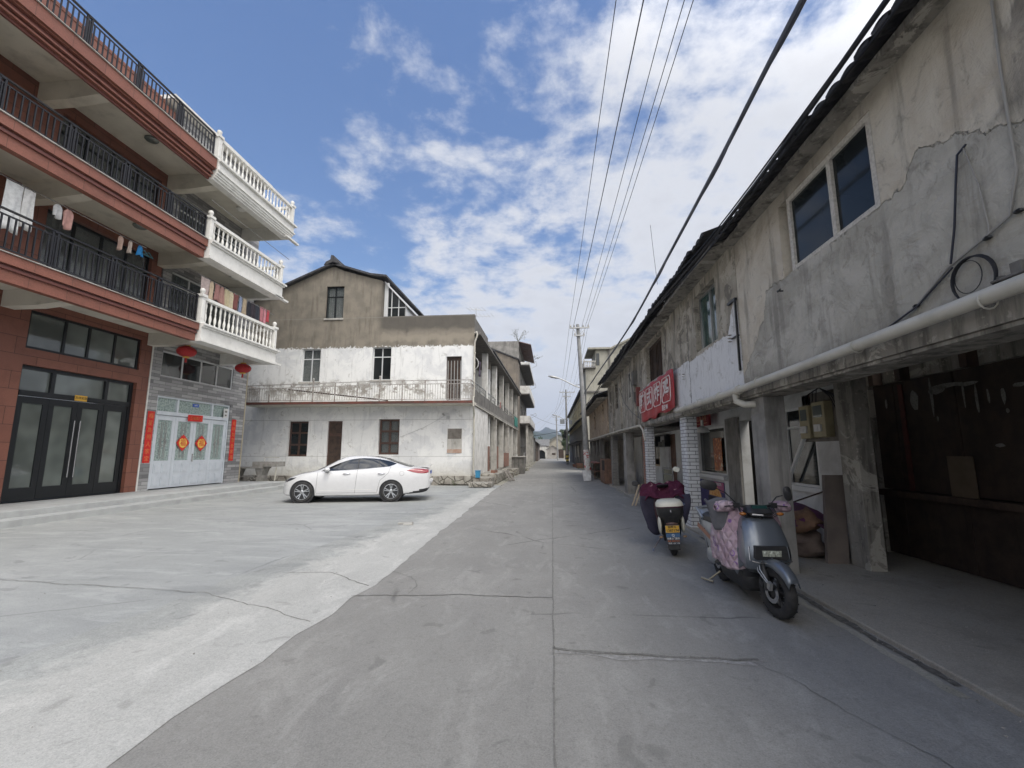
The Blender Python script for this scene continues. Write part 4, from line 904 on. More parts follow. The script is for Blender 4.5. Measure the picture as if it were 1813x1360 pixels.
def simple_gable(name, label, x0, x1, y0, y1, zw, zr, mat, rmat, openings=(), ov=.25, ridge='y', extra=None):
    T = thing(name, label, 'house', ((x0 + x1) / 2, y0, 0)); m = MB()
    F = Fac((0, y0), (1, 0), (0, -1)); wall(m, F, x0, x1, 0, zw, openings, n0=-.25)
    xm = (x0 + x1) / 2
    if ridge == 'y':
        m.prism([(x0, y0, zw), (x1, y0, zw), (xm, y0, zr)], (0, .25, 0)); m.prism([(x0, y1 - .25, zw), (x1, y1 - .25, zw), (xm, y1 - .25, zr)], (0, .25, 0))
    m.box(x0, x0 + .2, y0 + .25, y1, 0, zw); m.box(x1 - .2, x1, y0 + .25, y1, 0, zw)
    m.build('wall', mat, T); m = MB()
    if ridge == 'y':
        for s in (-1, 1):
            xe = xm + s * ((x1 - x0) / 2 + ov); ze = zw - (zr - zw) * ov / ((x1 - x0) / 2)
            m.prism([(xm, y0 - ov, zr), (xe, y0 - ov, ze), (xe, y0 - ov, ze + .12), (xm, y0 - ov, zr + .12)], (0, y1 - y0 + 2 * ov, 0))
    else:
        ym = (y0 + y1) / 2
        for a, b in ((y0 - ov, ym), (y1 + ov, ym)): m.prism([(x0 - ov, a, zw - .1), (x0 - ov, b, zr), (x0 - ov, b, zr + .12), (x0 - ov, a, zw + .02)], (x1 - x0 + 2 * ov, 0, 0))
    m.build('roof', rmat, T)
    if openings:
        m = MB()
        for o in openings: m.fbox(F, o[0] + .02, o[1] - .02, -.22, -.16, o[2] + .01, o[3] - .02)
        m.build('door' if openings[0][2] < .2 else 'window', M_WOODD, T)
    return T
TG = plain('old grey tile roof', (.20, .195, .185), (.12, .118, .112), 3, .9, bump=.4, bsc=12)
simple_gable('roadside_house', 'low grey house with a sloping roof just beyond the balcony house', -8.5, -2.75, 67, 80, 3.9, 6.4, plain('grey render', (.25, .235, .21), (.19, .18, .16), 1.5, .9, dirt=.3), TG, [(-3.7, -2.95, .6, 1.6)])
simple_gable('roadside_house', 'dark low house with deep eaves standing before the arched gate', -8.0, -2.35, 82, 96, 3.2, 5.4, plain('dark brick render', (.15, .12, .10), (.10, .085, .075), 2, .9), TG, [(-3.4, -2.7, .05, 2.3)], ov=.5)
simple_gable('end_house', 'small grey gabled house closing the street beside the arched gate', -.95, 1.75, 112, 119, 2.3, 3.1, plain('pale grey render', (.33, .31, .28), (.22, .2, .18), 1, .9, dirt=.3), TG, [(.2, 1.1, .9, 1.4)])
simple_gable('end_house', 'larger tan gabled house behind the small one at the end of the street', -1.9, 4.8, 124, 134, 3.1, 5.4, plain('tan render', (.36, .33, .26), (.26, .24, .2), 1, .9, dirt=.3), TG, [(1.9, 3.4, .05, 2.4)])
simple_gable('end_house', 'tallest gabled house at the end of the street, its ridge highest against the sky', -2.4, 7.2, 138, 150, 4.2, 6.7, plain('grey green render', (.30, .30, .26), (.22, .22, .19), 1, .9, dirt=.3), TG)
simple_gable('end_house', 'long low tiled house left of the gabled houses at the end of the street', -9, -.6, 122, 130, 3.2, 5.0, M_CONCL, TG, ridge='x')
def gate():
    T = thing('arched_gate', 'pale arched gateway with dark barred gates closing the street', 'gate', (-2.3, 112, 0)); m = MB()
    cx, r, zs = -2.35, .95, 1.15; x0, x1, zt = -3.9, -1.1, 3.0; n = 14
    arc = [(cx + r * math.cos(math.pi * (1 - i / n)), zs + r * math.sin(math.pi * (1 - i / n))) for i in range(n + 1)]
    for i in range(n):
        (a, b), (c, d) = arc[i], arc[i + 1]; m.prism([(a, 112, b), (c, 112, d), (c, 112, zt), (a, 112, zt)], (0, .5, 0))
    m.box(x0, cx - r, 112, 112.5, 0, zt); m.box(cx + r, x1, 112, 112.5, 0, zt); m.build('gate_wall', M_CONCL, T)
    m = MB(); m.box(x0 - .2, x1 + .2, 111.9, 112.6, zt + .003, zt + .15); m.build('coping', M_TILE, T)
    m = MB()
    for i in range(9): m.box(cx - r + .1 + i * .22, cx - r + .14 + i * .22, 112.2, 112.25, 0, 2.0)
    m.box(cx - r, cx + r, 112.6, 112.7, 0, 2.1); m.build('gate_bars', M_BLACKFR, T)
gate()
# mountains
def mountain(name, pts, y, depth, mat):
    m = MB(); P = []; nx = 90; ny = 26; x0, x1 = pts[0][0], pts[-1][0]
    def prof(x):
        for (a, b), (c, d) in zip(pts, pts[1:]):
            if a <= x <= c: t = (x - a) / (c - a); t = t * t * (3 - 2 * t) * .4 + t * .6; return b + (d - b) * t
        return 0
    for j in range(ny + 1):
        v = j / ny; row = []
        for i in range(nx + 1):
            x = x0 + (x1 - x0) * i / nx; k = math.sin(math.pi * v) ** .9; nz = mnoise.fractal(Vector((x / 130, v * 4, y / 900)), 1.0, 2.0, 6)
            row.append((x + 14 * nz, y + depth * (v - .5), max(-3, prof(x) * k * (1 + .25 * nz * (1 - abs(v - .5) * .5)) + 5 * nz * k)))
        P.append(row)
    m.grid(P, flip=True); return struct(m.build(name, mat, smooth=60))
M_HILL = plain('forest slope', (.03, .045, .028), (.05, .062, .04), .03, .95)
mountain('mountain', [(-900, 10), (-520, 60), (-300, 78), (-150, 100), (-90, 118), (-60, 112), (-18, 142), (12, 124), (45, 98), (110, 70), (300, 40), (700, 15)], 2500, 900, M_HILL)
mountain('hill', [(-1200, 5), (-500, 50), (-230, 64), (-90, 66), (60, 58), (230, 50), (600, 40), (1100, 4)], 1500, 500, M_HILL)

# goods and oddments standing about in the arcade row
for i, (a, n_, w, h, mt, lb) in enumerate([(6.6, -.9, .5, .7, M_WOODR, 'reddish wooden crate standing in the second bay of the left arcade'), (10.2, -.8, .6, .5, M_CONCL, 'pale box standing in the third bay of the left arcade'), (11.6, -.7, .35, .8, M_WOODG, 'upright grey crate beside the pale box in the left arcade')]):
    T = thing('crate', lb, 'crate', FR(a, n_, .45)); m = MB(); m.fbox(FR, a - w / 2, a + w / 2, n_ - .2, n_ + .2, .47, .45 + h); m.build('crate_body', mt, T, bevel=.01)
    m = MB(); 
    for q in (.15, .5, .85): m.fbox(FR, a - w / 2 - .01, a + w / 2 + .01, n_ + .2, n_ + .215, .45 + h * q - .03, .45 + h * q + .03)
    m.build('slats', mt, T)
T = thing('air_conditioner', 'grey air conditioner unit on the balcony wall just behind the white corner', 'air conditioner', FR(2.6, -1.2, 5.6)); m = MB(); m.fbox(FR, 1.65, 2.35, -1.39, -1.05, 5.2, 5.85); m.build('case', M_WHITEP, T, bevel=.015); m = MB(); m.tube([Vector(FR(2.0, -1.04, 5.52)) + Vector((0, .24 * math.cos(t * .3927), .24 * math.sin(t * .3927))) for t in range(16)], .02, 6, closed=True); m.build('fan_guard', M_GALV, T)

T = thing('hoop', 'white ring hung on the upper arcade balcony beside the corner drain pipe', 'ring', FR(1.2, -.3, 6.1)); m = MB(); m.tube([Vector(FR(1.2, -.25, 6.15)) + Vector((.25 * math.cos(t * .3927), 0, .33 * math.sin(t * .3927))) for t in range(16)], .025, 6, closed=True); m.build('ring', M_WHITEP, T, smooth=60); m = MB(); m.tube([FR(1.2, -.25, 6.48), FR(1.2, -.25, 7.3)], .006, 4); m.build('cord', M_GALV, T)
for i, (a, w, h, c, lb) in enumerate([(1.5, .3, .8, (.10, .08, .12), 'dark cloth hanging on the upper arcade balcony nearest the corner'), (9.5, .35, .5, (.3, .28, .26), 'grey cloth on the upper arcade rail, middle of the row'), (10.3, .3, .45, (.4, .2, .18), 'reddish cloth on the upper arcade rail beside the grey one')]):
    m = MB(); P = []
    for u in range(7): P.append([FR(a + w * (u / 6 - .5), .03 + .03 * math.sin(u * 1.7 + v), (6.3 if i == 0 else 5.12) - h * v / 5) for v in range(6)])
    m.grid(P); tag(m.build('hanging_cloth', plain('hung cloth %d' % i, c, tuple(q * .7 for q in c), 9, .9), smooth=80, solid=.012), lb, 'cloth')
block('brick_pile', 'low pile of loose red bricks on the ledge in front of the left arcade', 'bricks', [(-3.2, -2.95, 24.2, 24.6, .475, .54), (-3.15, -2.92, 24.7, 24.95, .475, .6), (-3.3, -3.06, 25.1, 25.5, .475, .54), (-3.2, -2.98, 24.25, 24.5, .545, .61)], M_BRICK, .006)
# ------------------------------------------------------------------ right: the shaded arcade houses
FA = Fac((2.85, 0), (0, 1), (-1, 0))      # upper wall plane
FB = Fac((4.3, 0), (0, 1), (-1, 0))       # arcade back wall
FD = Fac((5.15, 0), (0, 1), (-1, 0))      # deep shop front
def near_plaster():
    s = NT('pale plaster over trowelled cement'); s.geo(); x, y, z = s.sep()
    yy, zz = s.math('ADD', y, 0), s.math('ADD', z, 0)
    n1 = s.noise(1.3, 6, .6, .6); n2 = s.noise(7, 5, .6); n3 = s.noise(34, 3)
    b = s.curve_y(yy, [(0.5, 4.1), (2.2, 3.5), (2.74, 3.52), (3.0, 3.68), (3.42, 3.87), (3.62, 3.66), (3.85, 3.66), (5.55, 3.64), (5.95, 3.66), (6.1, 3.3), (6.9, 2.6)], 2.4, 4.7)
    d = s.math('SUBTRACT', s.math('ADD', zz, s.math('MULTIPLY', s.math('SUBTRACT', n2, .5), .22)), b)
    k = s.ramp(d, -.008, .012)
    cem = s.mix(s.ramp(s.noise(.9, 6, .62, 1.6, stretch=(1, .6, 1)), .33, .68), (.37, .35, .30), (.50, .475, .42))
    cem = s.mix(s.math('MULTIPLY', s.ramp(s.noise(2.6, 6, .7, 1.2, off=(2, 2, 7)), .46, .72), .5), cem, (.215, .20, .175))
    lime = s.mix(s.ramp(n1, .38, .68), (.60, .55, .46), (.48, .42, .335)); lime = s.mix(s.math('MULTIPLY', s.ramp(n2, .5, .75), .3), lime, (.56, .53, .48))
    top_dark = s.ramp(s.math('ADD', zz, s.math('MULTIPLY', n1, .5)), 4.6, 5.05); lime = s.mix(s.math('MULTIPLY', top_dark, .6), lime, (.13, .12, .105))  # lime grows darker towards the top of the wall
    col = s.mix(k, cem, lime)
    # bare dark patches at the right, high on the wall
    blot = s.math('MULTIPLY', s.ramp(s.math('ADD', yy, s.math('MULTIPLY', n1, 1.2)), 3.45, 3.15), s.ramp(s.noise(1.1, 5, .6, .8, off=(1, 6, 2)), .47, .50)); blot = s.math('MULTIPLY', blot, s.ramp(zz, 3.55, 3.7))
    col = s.mix(s.math('MULTIPLY', blot, .75), col, (.12, .11, .10))
    col = s.mix(s.math('MULTIPLY', s.ramp(s.noise(5.2, 7, .72, .7, off=(3, 9, 1)), .54, .66), .45), col, (.19, .175, .15)); col = s.mix(s.math('MULTIPLY', s.ramp(s.noise(3.4, 6, .6, .3, stretch=(1, 1.2, .14)), .52, .68), .5), col, (.15, .14, .12))
    line = s.math('MULTIPLY', s.ramp(s.math('ABSOLUTE', d), .0, .02, True, 1, 0), .35); col = s.mix(line, col, (.55, .53, .48))
    low = s.ramp(s.math('ADD', zz, s.math('MULTIPLY', n1, -.4)), 2.35, 2.2, True); col = s.mix(s.math('MULTIPLY', low, .4), col, (.16, .15, .13))
    s.bump(k, 1.0, .035); s.bump(s.noise(3.5, 6, .65, 1.2), .7, .05); s.bump(s.noise(14, 6, .7, .6), .5, .018); s.bump(n3, .35, .008)
    return s.fin(col, .9, 0, .2)
def mid_plaster():
    s = NT('old plaster with whitewashed band'); s.geo(); x, y, z = s.sep(); yy, zz = s.math('ADD', y, 0), s.math('ADD', z, 0)
    n1 = s.noise(1.7, 6, .65, .5); n2 = s.noise(9, 6, .65); st = s.noise(4, 6, .6, stretch=(1.4, 1.4, .2))
    old = s.mix(s.ramp(n1, .38, .66), (.32, .29, .235), (.44, .405, .34)); old = s.mix(s.math('MULTIPLY', s.ramp(st, .5, .68), .7), old, (.085, .08, .07))
    old = s.mix(s.math('MULTIPLY', s.ramp(s.noise(2.6, 7, .7, .9, off=(5, 5, 5)), .54, .58), .8), old, (.17, .155, .13)); old = s.mix(s.math('MULTIPLY', s.ramp(s.noise(1.9, 7, .7, .8, off=(1, 3, 8)), .55, .585), .75), old, (.50, .455, .38))
    wh = s.mix(s.math('MULTIPLY', s.ramp(s.noise(11, 5, .6, stretch=(1, 1, .35)), .5, .7), .45), (.70, .70, .70), (.40, .395, .385)); wh = s.mix(s.math('MULTIPLY', s.ramp(s.noise(3.3, 7, .75, .6, off=(2, 7, 2)), .56, .62), .6), wh, (.36, .345, .31))
    e = s.math('ADD', zz, s.math('MULTIPLY', s.math('SUBTRACT', n2, .5), .16)); e2 = s.math('ADD', yy, s.math('MULTIPLY', s.math('SUBTRACT', n2, .5), .14))
    b = s.curve_y(e2, [(6.82, 2.3), (6.9, 3.86), (7.06, 3.86), (7.3, 3.42), (9.3, 3.38), (9.45, 3.42), (10.7, 3.40), (10.78, 2.3)], 2.3, 3.9)
    col = s.mix(s.math('MULTIPLY', s.ramp(s.math('SUBTRACT', e, b), .012, -.012), .95), old, wh)
    seam = s.ramp(s.math('ABSOLUTE', s.math('SUBTRACT', e2, 9.38)), .01, .03, True, 1, 0); col = s.mix(s.math('MULTIPLY', seam, .7), col, (.15, .14, .13))
    s.bump(n2, .4, .02); s.bump(n1, .3, .04); return s.fin(col, .92, 0, .2)
def streaky(name, c, c2, dark, lo=.46):
    s = NT(name); n1 = s.noise(1.9, 6, .65, .4); col = s.mix(s.ramp(n1, .35, .66), c, c2)
    col = s.mix(s.math('MULTIPLY', s.ramp(s.noise(6, 6, .65, .2, stretch=(1.2, 1.2, .13)), lo, .66), .8), col, dark); col = s.mix(s.math('MULTIPLY', s.ramp(s.noise(13, 4), .6, .66), .35), col, tuple(min(.6, v * 1.7) for v in c))
    col = s.mix(s.math('MULTIPLY', s.ramp(s.noise(1.5, 7, .72, .9, off=(6, 2, 4)), .56, .60), .75), col, tuple(min(.6, v * 1.45) for v in c)); col = s.mix(s.math('MULTIPLY', s.ramp(s.noise(2.3, 7, .72, .8, off=(1, 8, 3)), .57, .61), .7), col, tuple(v * .42 for v in c))
    s.bump(n1, .4, .04); s.bump(s.noise(24, 4), .3, .01); return s.fin(col, .93, 0, .2)
M_NEAR = near_plaster(); M_MID = mid_plaster()
M_OLD = streaky('streaked sooty plaster', (.38, .35, .295), (.28, .255, .215), (.07, .065, .058))
M_TAN = streaky('tan mud plaster', (.38, .30, .22), (.30, .24, .18), (.15, .12, .09), .52)
M_SOOT = streaky('sooty slab concrete', (.31, .29, .25), (.22, .205, .18), (.085, .078, .068))
def worn_white():
    s = NT('whitewashed wall, grubby'); x, y, z = s.sep(); n1 = s.noise(2.2, 6, .65, .4)
    col = s.mix(s.ramp(n1, .4, .7), (.60, .60, .585), (.47, .465, .445)); low = s.math('ADD', z, s.math('MULTIPLY', n1, -.9))
    col = s.mix(s.math('MULTIPLY', s.ramp(low, .15, -.35), .7), col, (.16, .15, .14)); s.bump(s.noise(18, 5), .2, .01); return s.fin(col, .9, 0, .2)
M_WW = worn_white()
def eave(T, F, a0, a1, ze, zs, n_out, seed, sag=0.0, tiles=True, slab=True):
    """concrete eave slab with rows of half round tiles lying above it and gaps between"""
    if slab:
        m = MB(); k = max(2, int((a1 - a0) / .6)); 
        for i in range(k):
            a, b = a0 + (a1 - a0) * i / k, a0 + (a1 - a0) * (i + 1) / k; e = n_out - .16 + .02 * mnoise.noise(Vector((i * .7, seed, 0)))
            m.hexa([F(a, -.25, zs + .02), F(b, -.25, zs + .02), F(b, e, zs - .01), F(a, e, zs - .01), F(a, -.25, zs + .10), F(b, -.25, zs + .10), F(b, e, zs + .05), F(a, e, zs + .05)])
        m.build('eave_slab', M_SOOT, T)
    m = MB(); rnd = random.Random(seed); a = a0
    m.hexa([F(a0, -2.2, ze + 1.0), F(a1, -2.2, ze + 1.0), F(a1, n_out - .25, ze + .115), F(a0, n_out - .25, ze + .115), F(a0, -2.2, ze + 1.06), F(a1, -2.2, ze + 1.06), F(a1, n_out - .25, ze + .145), F(a0, n_out - .25, ze + .145)])
    while a < a1:
        w = .20; out = n_out + rnd.uniform(-.025, .02); dz = rnd.uniform(-.008, .012) - sag * math.sin(math.pi * (a - a0) / (a1 - a0))
        n_in = -2.2; z_in = ze + 1.06 + dz; z_out = ze + .10 + dz; P = []
        for q in range(7):
            t = q / 6; P.append([F(a + w * t, out, z_out + .032 * math.sin(math.pi * t)), F(a + w * t, n_in, z_in + .032 * math.sin(math.pi * t))])
        m.grid(P); P = []
        for q in range(5):
            t = q / 4; P.append([F(a + w + .02 * t - .01, out - .02, z_out - .015 - .03 * math.sin(math.pi * t)), F(a + w + .02 * t - .01, n_in, z_in - .02)])
        m.grid(P)
        P = []
        for q in range(7):
            t = q / 6; P.append([F(a + w * t, out, z_out - .018 + .032 * math.sin(math.pi * t)), F(a + w * t, out - .3, z_out - .018 + .1 + .032 * math.sin(math.pi * t))])
        m.grid(P, flip=True)
        m.fbox(F, a + .02, a + w - .01, out - .02, out, z_out - .03, z_out + .01)
        a += w + .012
    m.build('roof_tiles', M_TILE, T)
def pillar(T, a0, a1, w, mat, F=FA, z1=2.42, z0=0.02, name='pillar', lean=0.0):
    m = MB(); m.hexa([F(a0, -w, z0), F(a1, -w, z0), F(a1, 0.004 + lean, z0), F(a0, 0.004 + lean, z0), F(a0, -w, z1), F(a1, -w, z1), F(a1, 0.004, z1), F(a0, 0.004, z1)])
    return m.build(name, mat, T, bevel=.008)
def near_house():
    T = thing('arcade_house', 'nearest arcade house, pale plaster peeling off grey cement above a dark wooden shop front', 'house', (4, 3, 0))
    m = MB(); wall(m, FA, -9, 6.84, 2.33, 4.72, [(3.86, 5.5, 3.65, 4.56), (-1.5, .3, 3.6, 4.55)], n0=-.22, n1=0)
    m.build('upper_wall', M_NEAR, T)
    m = MB(); m.fbox(FA, -9, 6.84, -.30, .06, 2.30, 2.328); m.fbox(FA, -9, 6.84, -.62, -.42, 2.42, 2.855); m.fbox(FA, -9, 6.84, .004, .085, 2.332, 2.50); m.build('floor_slab', M_SOOT, T)
    m = MB(); m.fbox(FA, 5.30, 5.50, -.2, -.16, 3.65, 4.56); m.build('window_reveal', M_CONC, T)
    window(T, FA, 3.88, 5.32, 3.64, 4.56, plain('flaking cream frame', (.58, .55, .49), (.42, .39, .34), 30, .7), M_GLASSB, cuts=(4.5,), n=-.012, b=.062)
    m = MB()
    for a, b in ((3.93, 4.47), (4.53, 5.27)): m.fbox(FA, a, b, -.062, -.05, 4.01, 4.05); m.fbox(FA, a, a + .03, -.062, -.05, 3.69, 4.51); m.fbox(FA, b - .03, b, -.062, -.05, 3.69, 4.51)
    m.build('window_sash', M_BLACKFR, T)
    window(T, FA, -1.5, .3, 3.6, 4.55, M_WHITEFR, M_GLASSB, cuts=(-.6,), n=-.04, b=.055)
    eave(T, FA, -9, 6.84, 4.64, 4.70, .335, 5)
    # ceiling of the arcade, deep shop front
    m = MB(); wall(m, FD, -9, 7.85, .03, 2.85, [(.5, 7.75, .03, 2.6), (-6, 0, .03, 2.6)], n0=-.2); m.build('shop_wall', M_SOOT, T)
    m = MB(); m.fbox(FA, -9, 6.84, -2.5, -.25, 2.86, 2.9); m.build('arcade_ceiling', M_SOOT, T)
    for a in (7.46, 6.91, 5.85, 4.8, 3.6, 2.4):
        m = MB(); m.fbox(FD, a - .05, a + .05, .004, .14, 2.58, 2.85); m.build('joist_end', M_WOODD, T)
    # board front: lower dado, ledge, upper boards
    m = MB(); rnd = random.Random(3); a = .5
    while a < 7.7:
        w = min(rnd.uniform(.42, .62), 7.75 - a); n = rnd.uniform(-.015, .01); m.fbox(FD, a + .006, a + w - .006, -.12 + n, -.07 + n, 1.0, 2.6); m.fbox(FD, a + .004, a + w - .004, -.10 + n * .4, -.05 + n * .4, .05, .9); a += w
    sf = m.build('wooden_shop_front', plain('dark shop boards', (.045, .030, .022), (.024, .017, .013), 5, .75, bump=.3, streak=.5), T, bevel=.004)
    m = MB(); m.fbox(FD, .5, 7.75, -.1, .05, .9, .985); m.build('ledge', M_WOODD, sf)
    m = MB(); m.fbox(FD, 7.12, 7.2, -.068, -.05, 1.0, 2.55); m.build('red_strip', plain('faded red strip', (.09, .025, .02), (.05, .02, .015), 9), sf)
    m = MB(); m.fbox(FD, 6.13, 6.50, -.058, -.045, .985, 1.5); m.build('cardboard', plain('brown card', (.12, .09, .06), (.09, .07, .045), 4), sf)
    rnd = random.Random(9); MSC = plain('torn paper', (.20, .195, .18), (.12, .115, .10), 40)
    for (a, z, w, h) in ((6.9, 2.28, .16, .32), (6.6, 2.3, .05, .5), (6.35, 2.42, .5, .07), (6.5, 2.38, .3, .10), (6.05, 2.4, .3, .05), (5.95, 2.2, .04, .4), (6.12, 2.28, .03, .35), (5.8, 2.22, .03, .2), (5.62, 2.2, .05, .22), (5.6, 2.02, .04, .05), (5.75, 1.63, .12, .045), (7.45, 2.3, .05, .14), (6.55, 2.0, .03, .08), (5.4, 2.3, .2, .05)):
        m = MB(); k = 9; pts = [(a + w / 2 * math.cos(t * 2 * math.pi / k) * rnd.uniform(.75, 1.2), z + h / 2 * math.sin(t * 2 * math.pi / k) * rnd.uniform(.75, 1.2)) for t in range(k)]
        m.prism([FD(p, -.045, q) for p, q in pts], (-.003, 0, 0)); m.build('paper_scrap', MSC, sf)

    # return wall between the two depths
    m = MB(); m.box(4.08, 4.29, 6.47, 6.85, .031, 2.7); m.build('inner_pier', M_SOOT, T, bevel=.01)
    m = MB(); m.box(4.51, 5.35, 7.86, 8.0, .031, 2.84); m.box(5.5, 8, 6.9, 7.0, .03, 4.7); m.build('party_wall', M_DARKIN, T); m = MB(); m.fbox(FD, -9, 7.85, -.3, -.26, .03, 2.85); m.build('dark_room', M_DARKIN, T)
    m = MB(); m.box(7.9, 8.1, -9, 6.8, 0, 5.6); m.box(5.4, 7.9, 6.5, 6.7, .03, 4.7); m.box(3, 8, -9.1, -9, 0, 4.9); m.build('back_wall', M_CONC, T)
    return T
near_house()
def mid_house():
    T = thing('arcade_house', 'arcade house with a whitewashed band, white brick pillars and a green glass window', 'house', (4, 10.5, 0))
    m = MB(); wall(m, FA, 6.86, 14.2, 2.33, 4.78, [(7.74, 8.88, 3.46, 4.55), (11.55, 13.5, 3.46, 4.62)], n0=-.22); m.build('upper_wall', M_MID, T)
    m = MB(); m.fbox(FA, 6.86, 14.2, -.30, .05, 2.30, 2.328); m.fbox(FA, 6.86, 14.2, .004, .07, 2.332, 2.44); m.build('floor_slab', M_SOOT, T)
    window(T, FA, 7.74, 8.88, 3.46, 4.55, M_GALV, M_GLASSG, cuts=(8.28,), n=-.1, b=.04)
    # old wooden window with uneven bars
    m = MB(); m.fbox(FA, 11.55, 13.5, -.2, -.12, 3.46, 3.54); m.fbox(FA, 11.55, 13.5, -.2, -.12, 4.54, 4.62); rnd = random.Random(2)
    for i in range(13): a = 11.6 + i * .155; m.fbox(FA, a, a + rnd.uniform(.03, .08), -.19, -.13 + rnd.uniform(0, .02), 3.54, 4.54)
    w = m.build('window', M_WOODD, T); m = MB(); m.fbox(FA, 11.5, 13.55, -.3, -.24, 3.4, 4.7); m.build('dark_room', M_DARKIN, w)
    m = MB(); m.fbox(FA, 11.45, 13.5, .0, .10, 3.40, 3.455); m.build('sill_board', M_CONCL, T)
    eave(T, FA, 6.86, 10.7, 4.84, 4.76, .45, 8); eave(T, FA, 10.72, 14.2, 4.76, 4.70, .48, 12)
    # back wall of the arcade with window openings and doorway
    m = MB(); wall(m, FB, 6.86, 24.0, .03, 2.72, [(7.78, 8.72, .96, 2.32), (10.12, 10.75, .03, 2.26), (11.72, 13.86, .97, 2.22), (16.2, 17.2, .03, 2.2), (18.6, 19.6, 1.0, 2.1), (21.0, 22.2, .03, 2.2)], n0=-.2); m.build('shop_wall', M_WW, T)
    m = MB(); m.fbox(FA, 6.86, 14.2, -1.44, -.25, 2.73, 2.77); m.build('arcade_ceiling', M_SOOT, T)
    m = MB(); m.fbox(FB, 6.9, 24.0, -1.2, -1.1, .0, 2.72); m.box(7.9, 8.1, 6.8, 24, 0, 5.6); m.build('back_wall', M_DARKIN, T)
    window(T, FB, 7.78, 8.72, .98, 2.32, M_WHITEP, M_GLASSD, rows=(1.98,), n=.0, b=.04)
    m = MB(); m.hexa([FB(8.62, .06, 1.02), FB(8.68, .06, 1.02), FB(8.70, .10, 1.02), FB(8.64, .10, 1.02), FB(7.80, .05, 1.98), FB(7.86, .05, 1.98), FB(7.88, .09, 1.98), FB(7.82, .09, 1.98)]); m.build('leaning_slat', M_WHITEP, T)
    m = MB(); m.fbox(FB, 7.7, 8.8, .003, .06, .90, .975); m.build('window_sill', M_WHITEP, T)
    m = MB(); m.fbox(FB, 7.8, 8.8, .003, .03, 2.34, 2.52); m.build('painted_board', M_WW, T)
    m = MB(); m.fbox(FB, 10.12, 10.75, -.9, -.85, .03, 2.26); m.build('door', M_DARKIN, T)  # near black sheet standing in for the unlit depth of the doorway
    m = MB(); m.fbox(FB, 10.76, 11.5, .003, .05, .05, 2.35); m.build('grey_pilaster', M_CONC, T)
    window(T, FB, 11.72, 13.86, .97, 2.22, M_WHITEP, M_GLASSD, n=-.06, b=.05)
    m = MB(); m.fbox(FB, 11.65, 13.95, .003, .10, .88, .965); m.build('window_sill', M_WHITEP, T)
    pillar(T, 6.3, 6.7, .27, M_CONC, z1=2.298, lean=.0)
    pillar(T, 9.86, 10.3, .225, M_BRICKW, z1=2.298); pillar(T, 13.86, 14.18, .22, M_BRICKW, z1=2.298)
    m = MB(); m.tube([FA(6.87, .035, 2.75), FA(6.87, .035, 3.86)], .02, 4); m.fbox(FA, 6.85, 7.15, .01, .05, 3.84, 3.875); m.fbox(FA, 6.86, 7.1, .01, .04, 3.28, 3.3); m.build('sign_bracket', M_BLACKFR, T)
    m = MB()
    for a, z in ((7.1, 3.3), (9.62, 3.12)):
        for q in range(3): m.lathe([(.02, -.01), (.035, 0), (.02, .01)], FA(a, .06, z - .05 + q * .05), 8)
    m.build('insulator', M_CONCL, T)
mid_house()
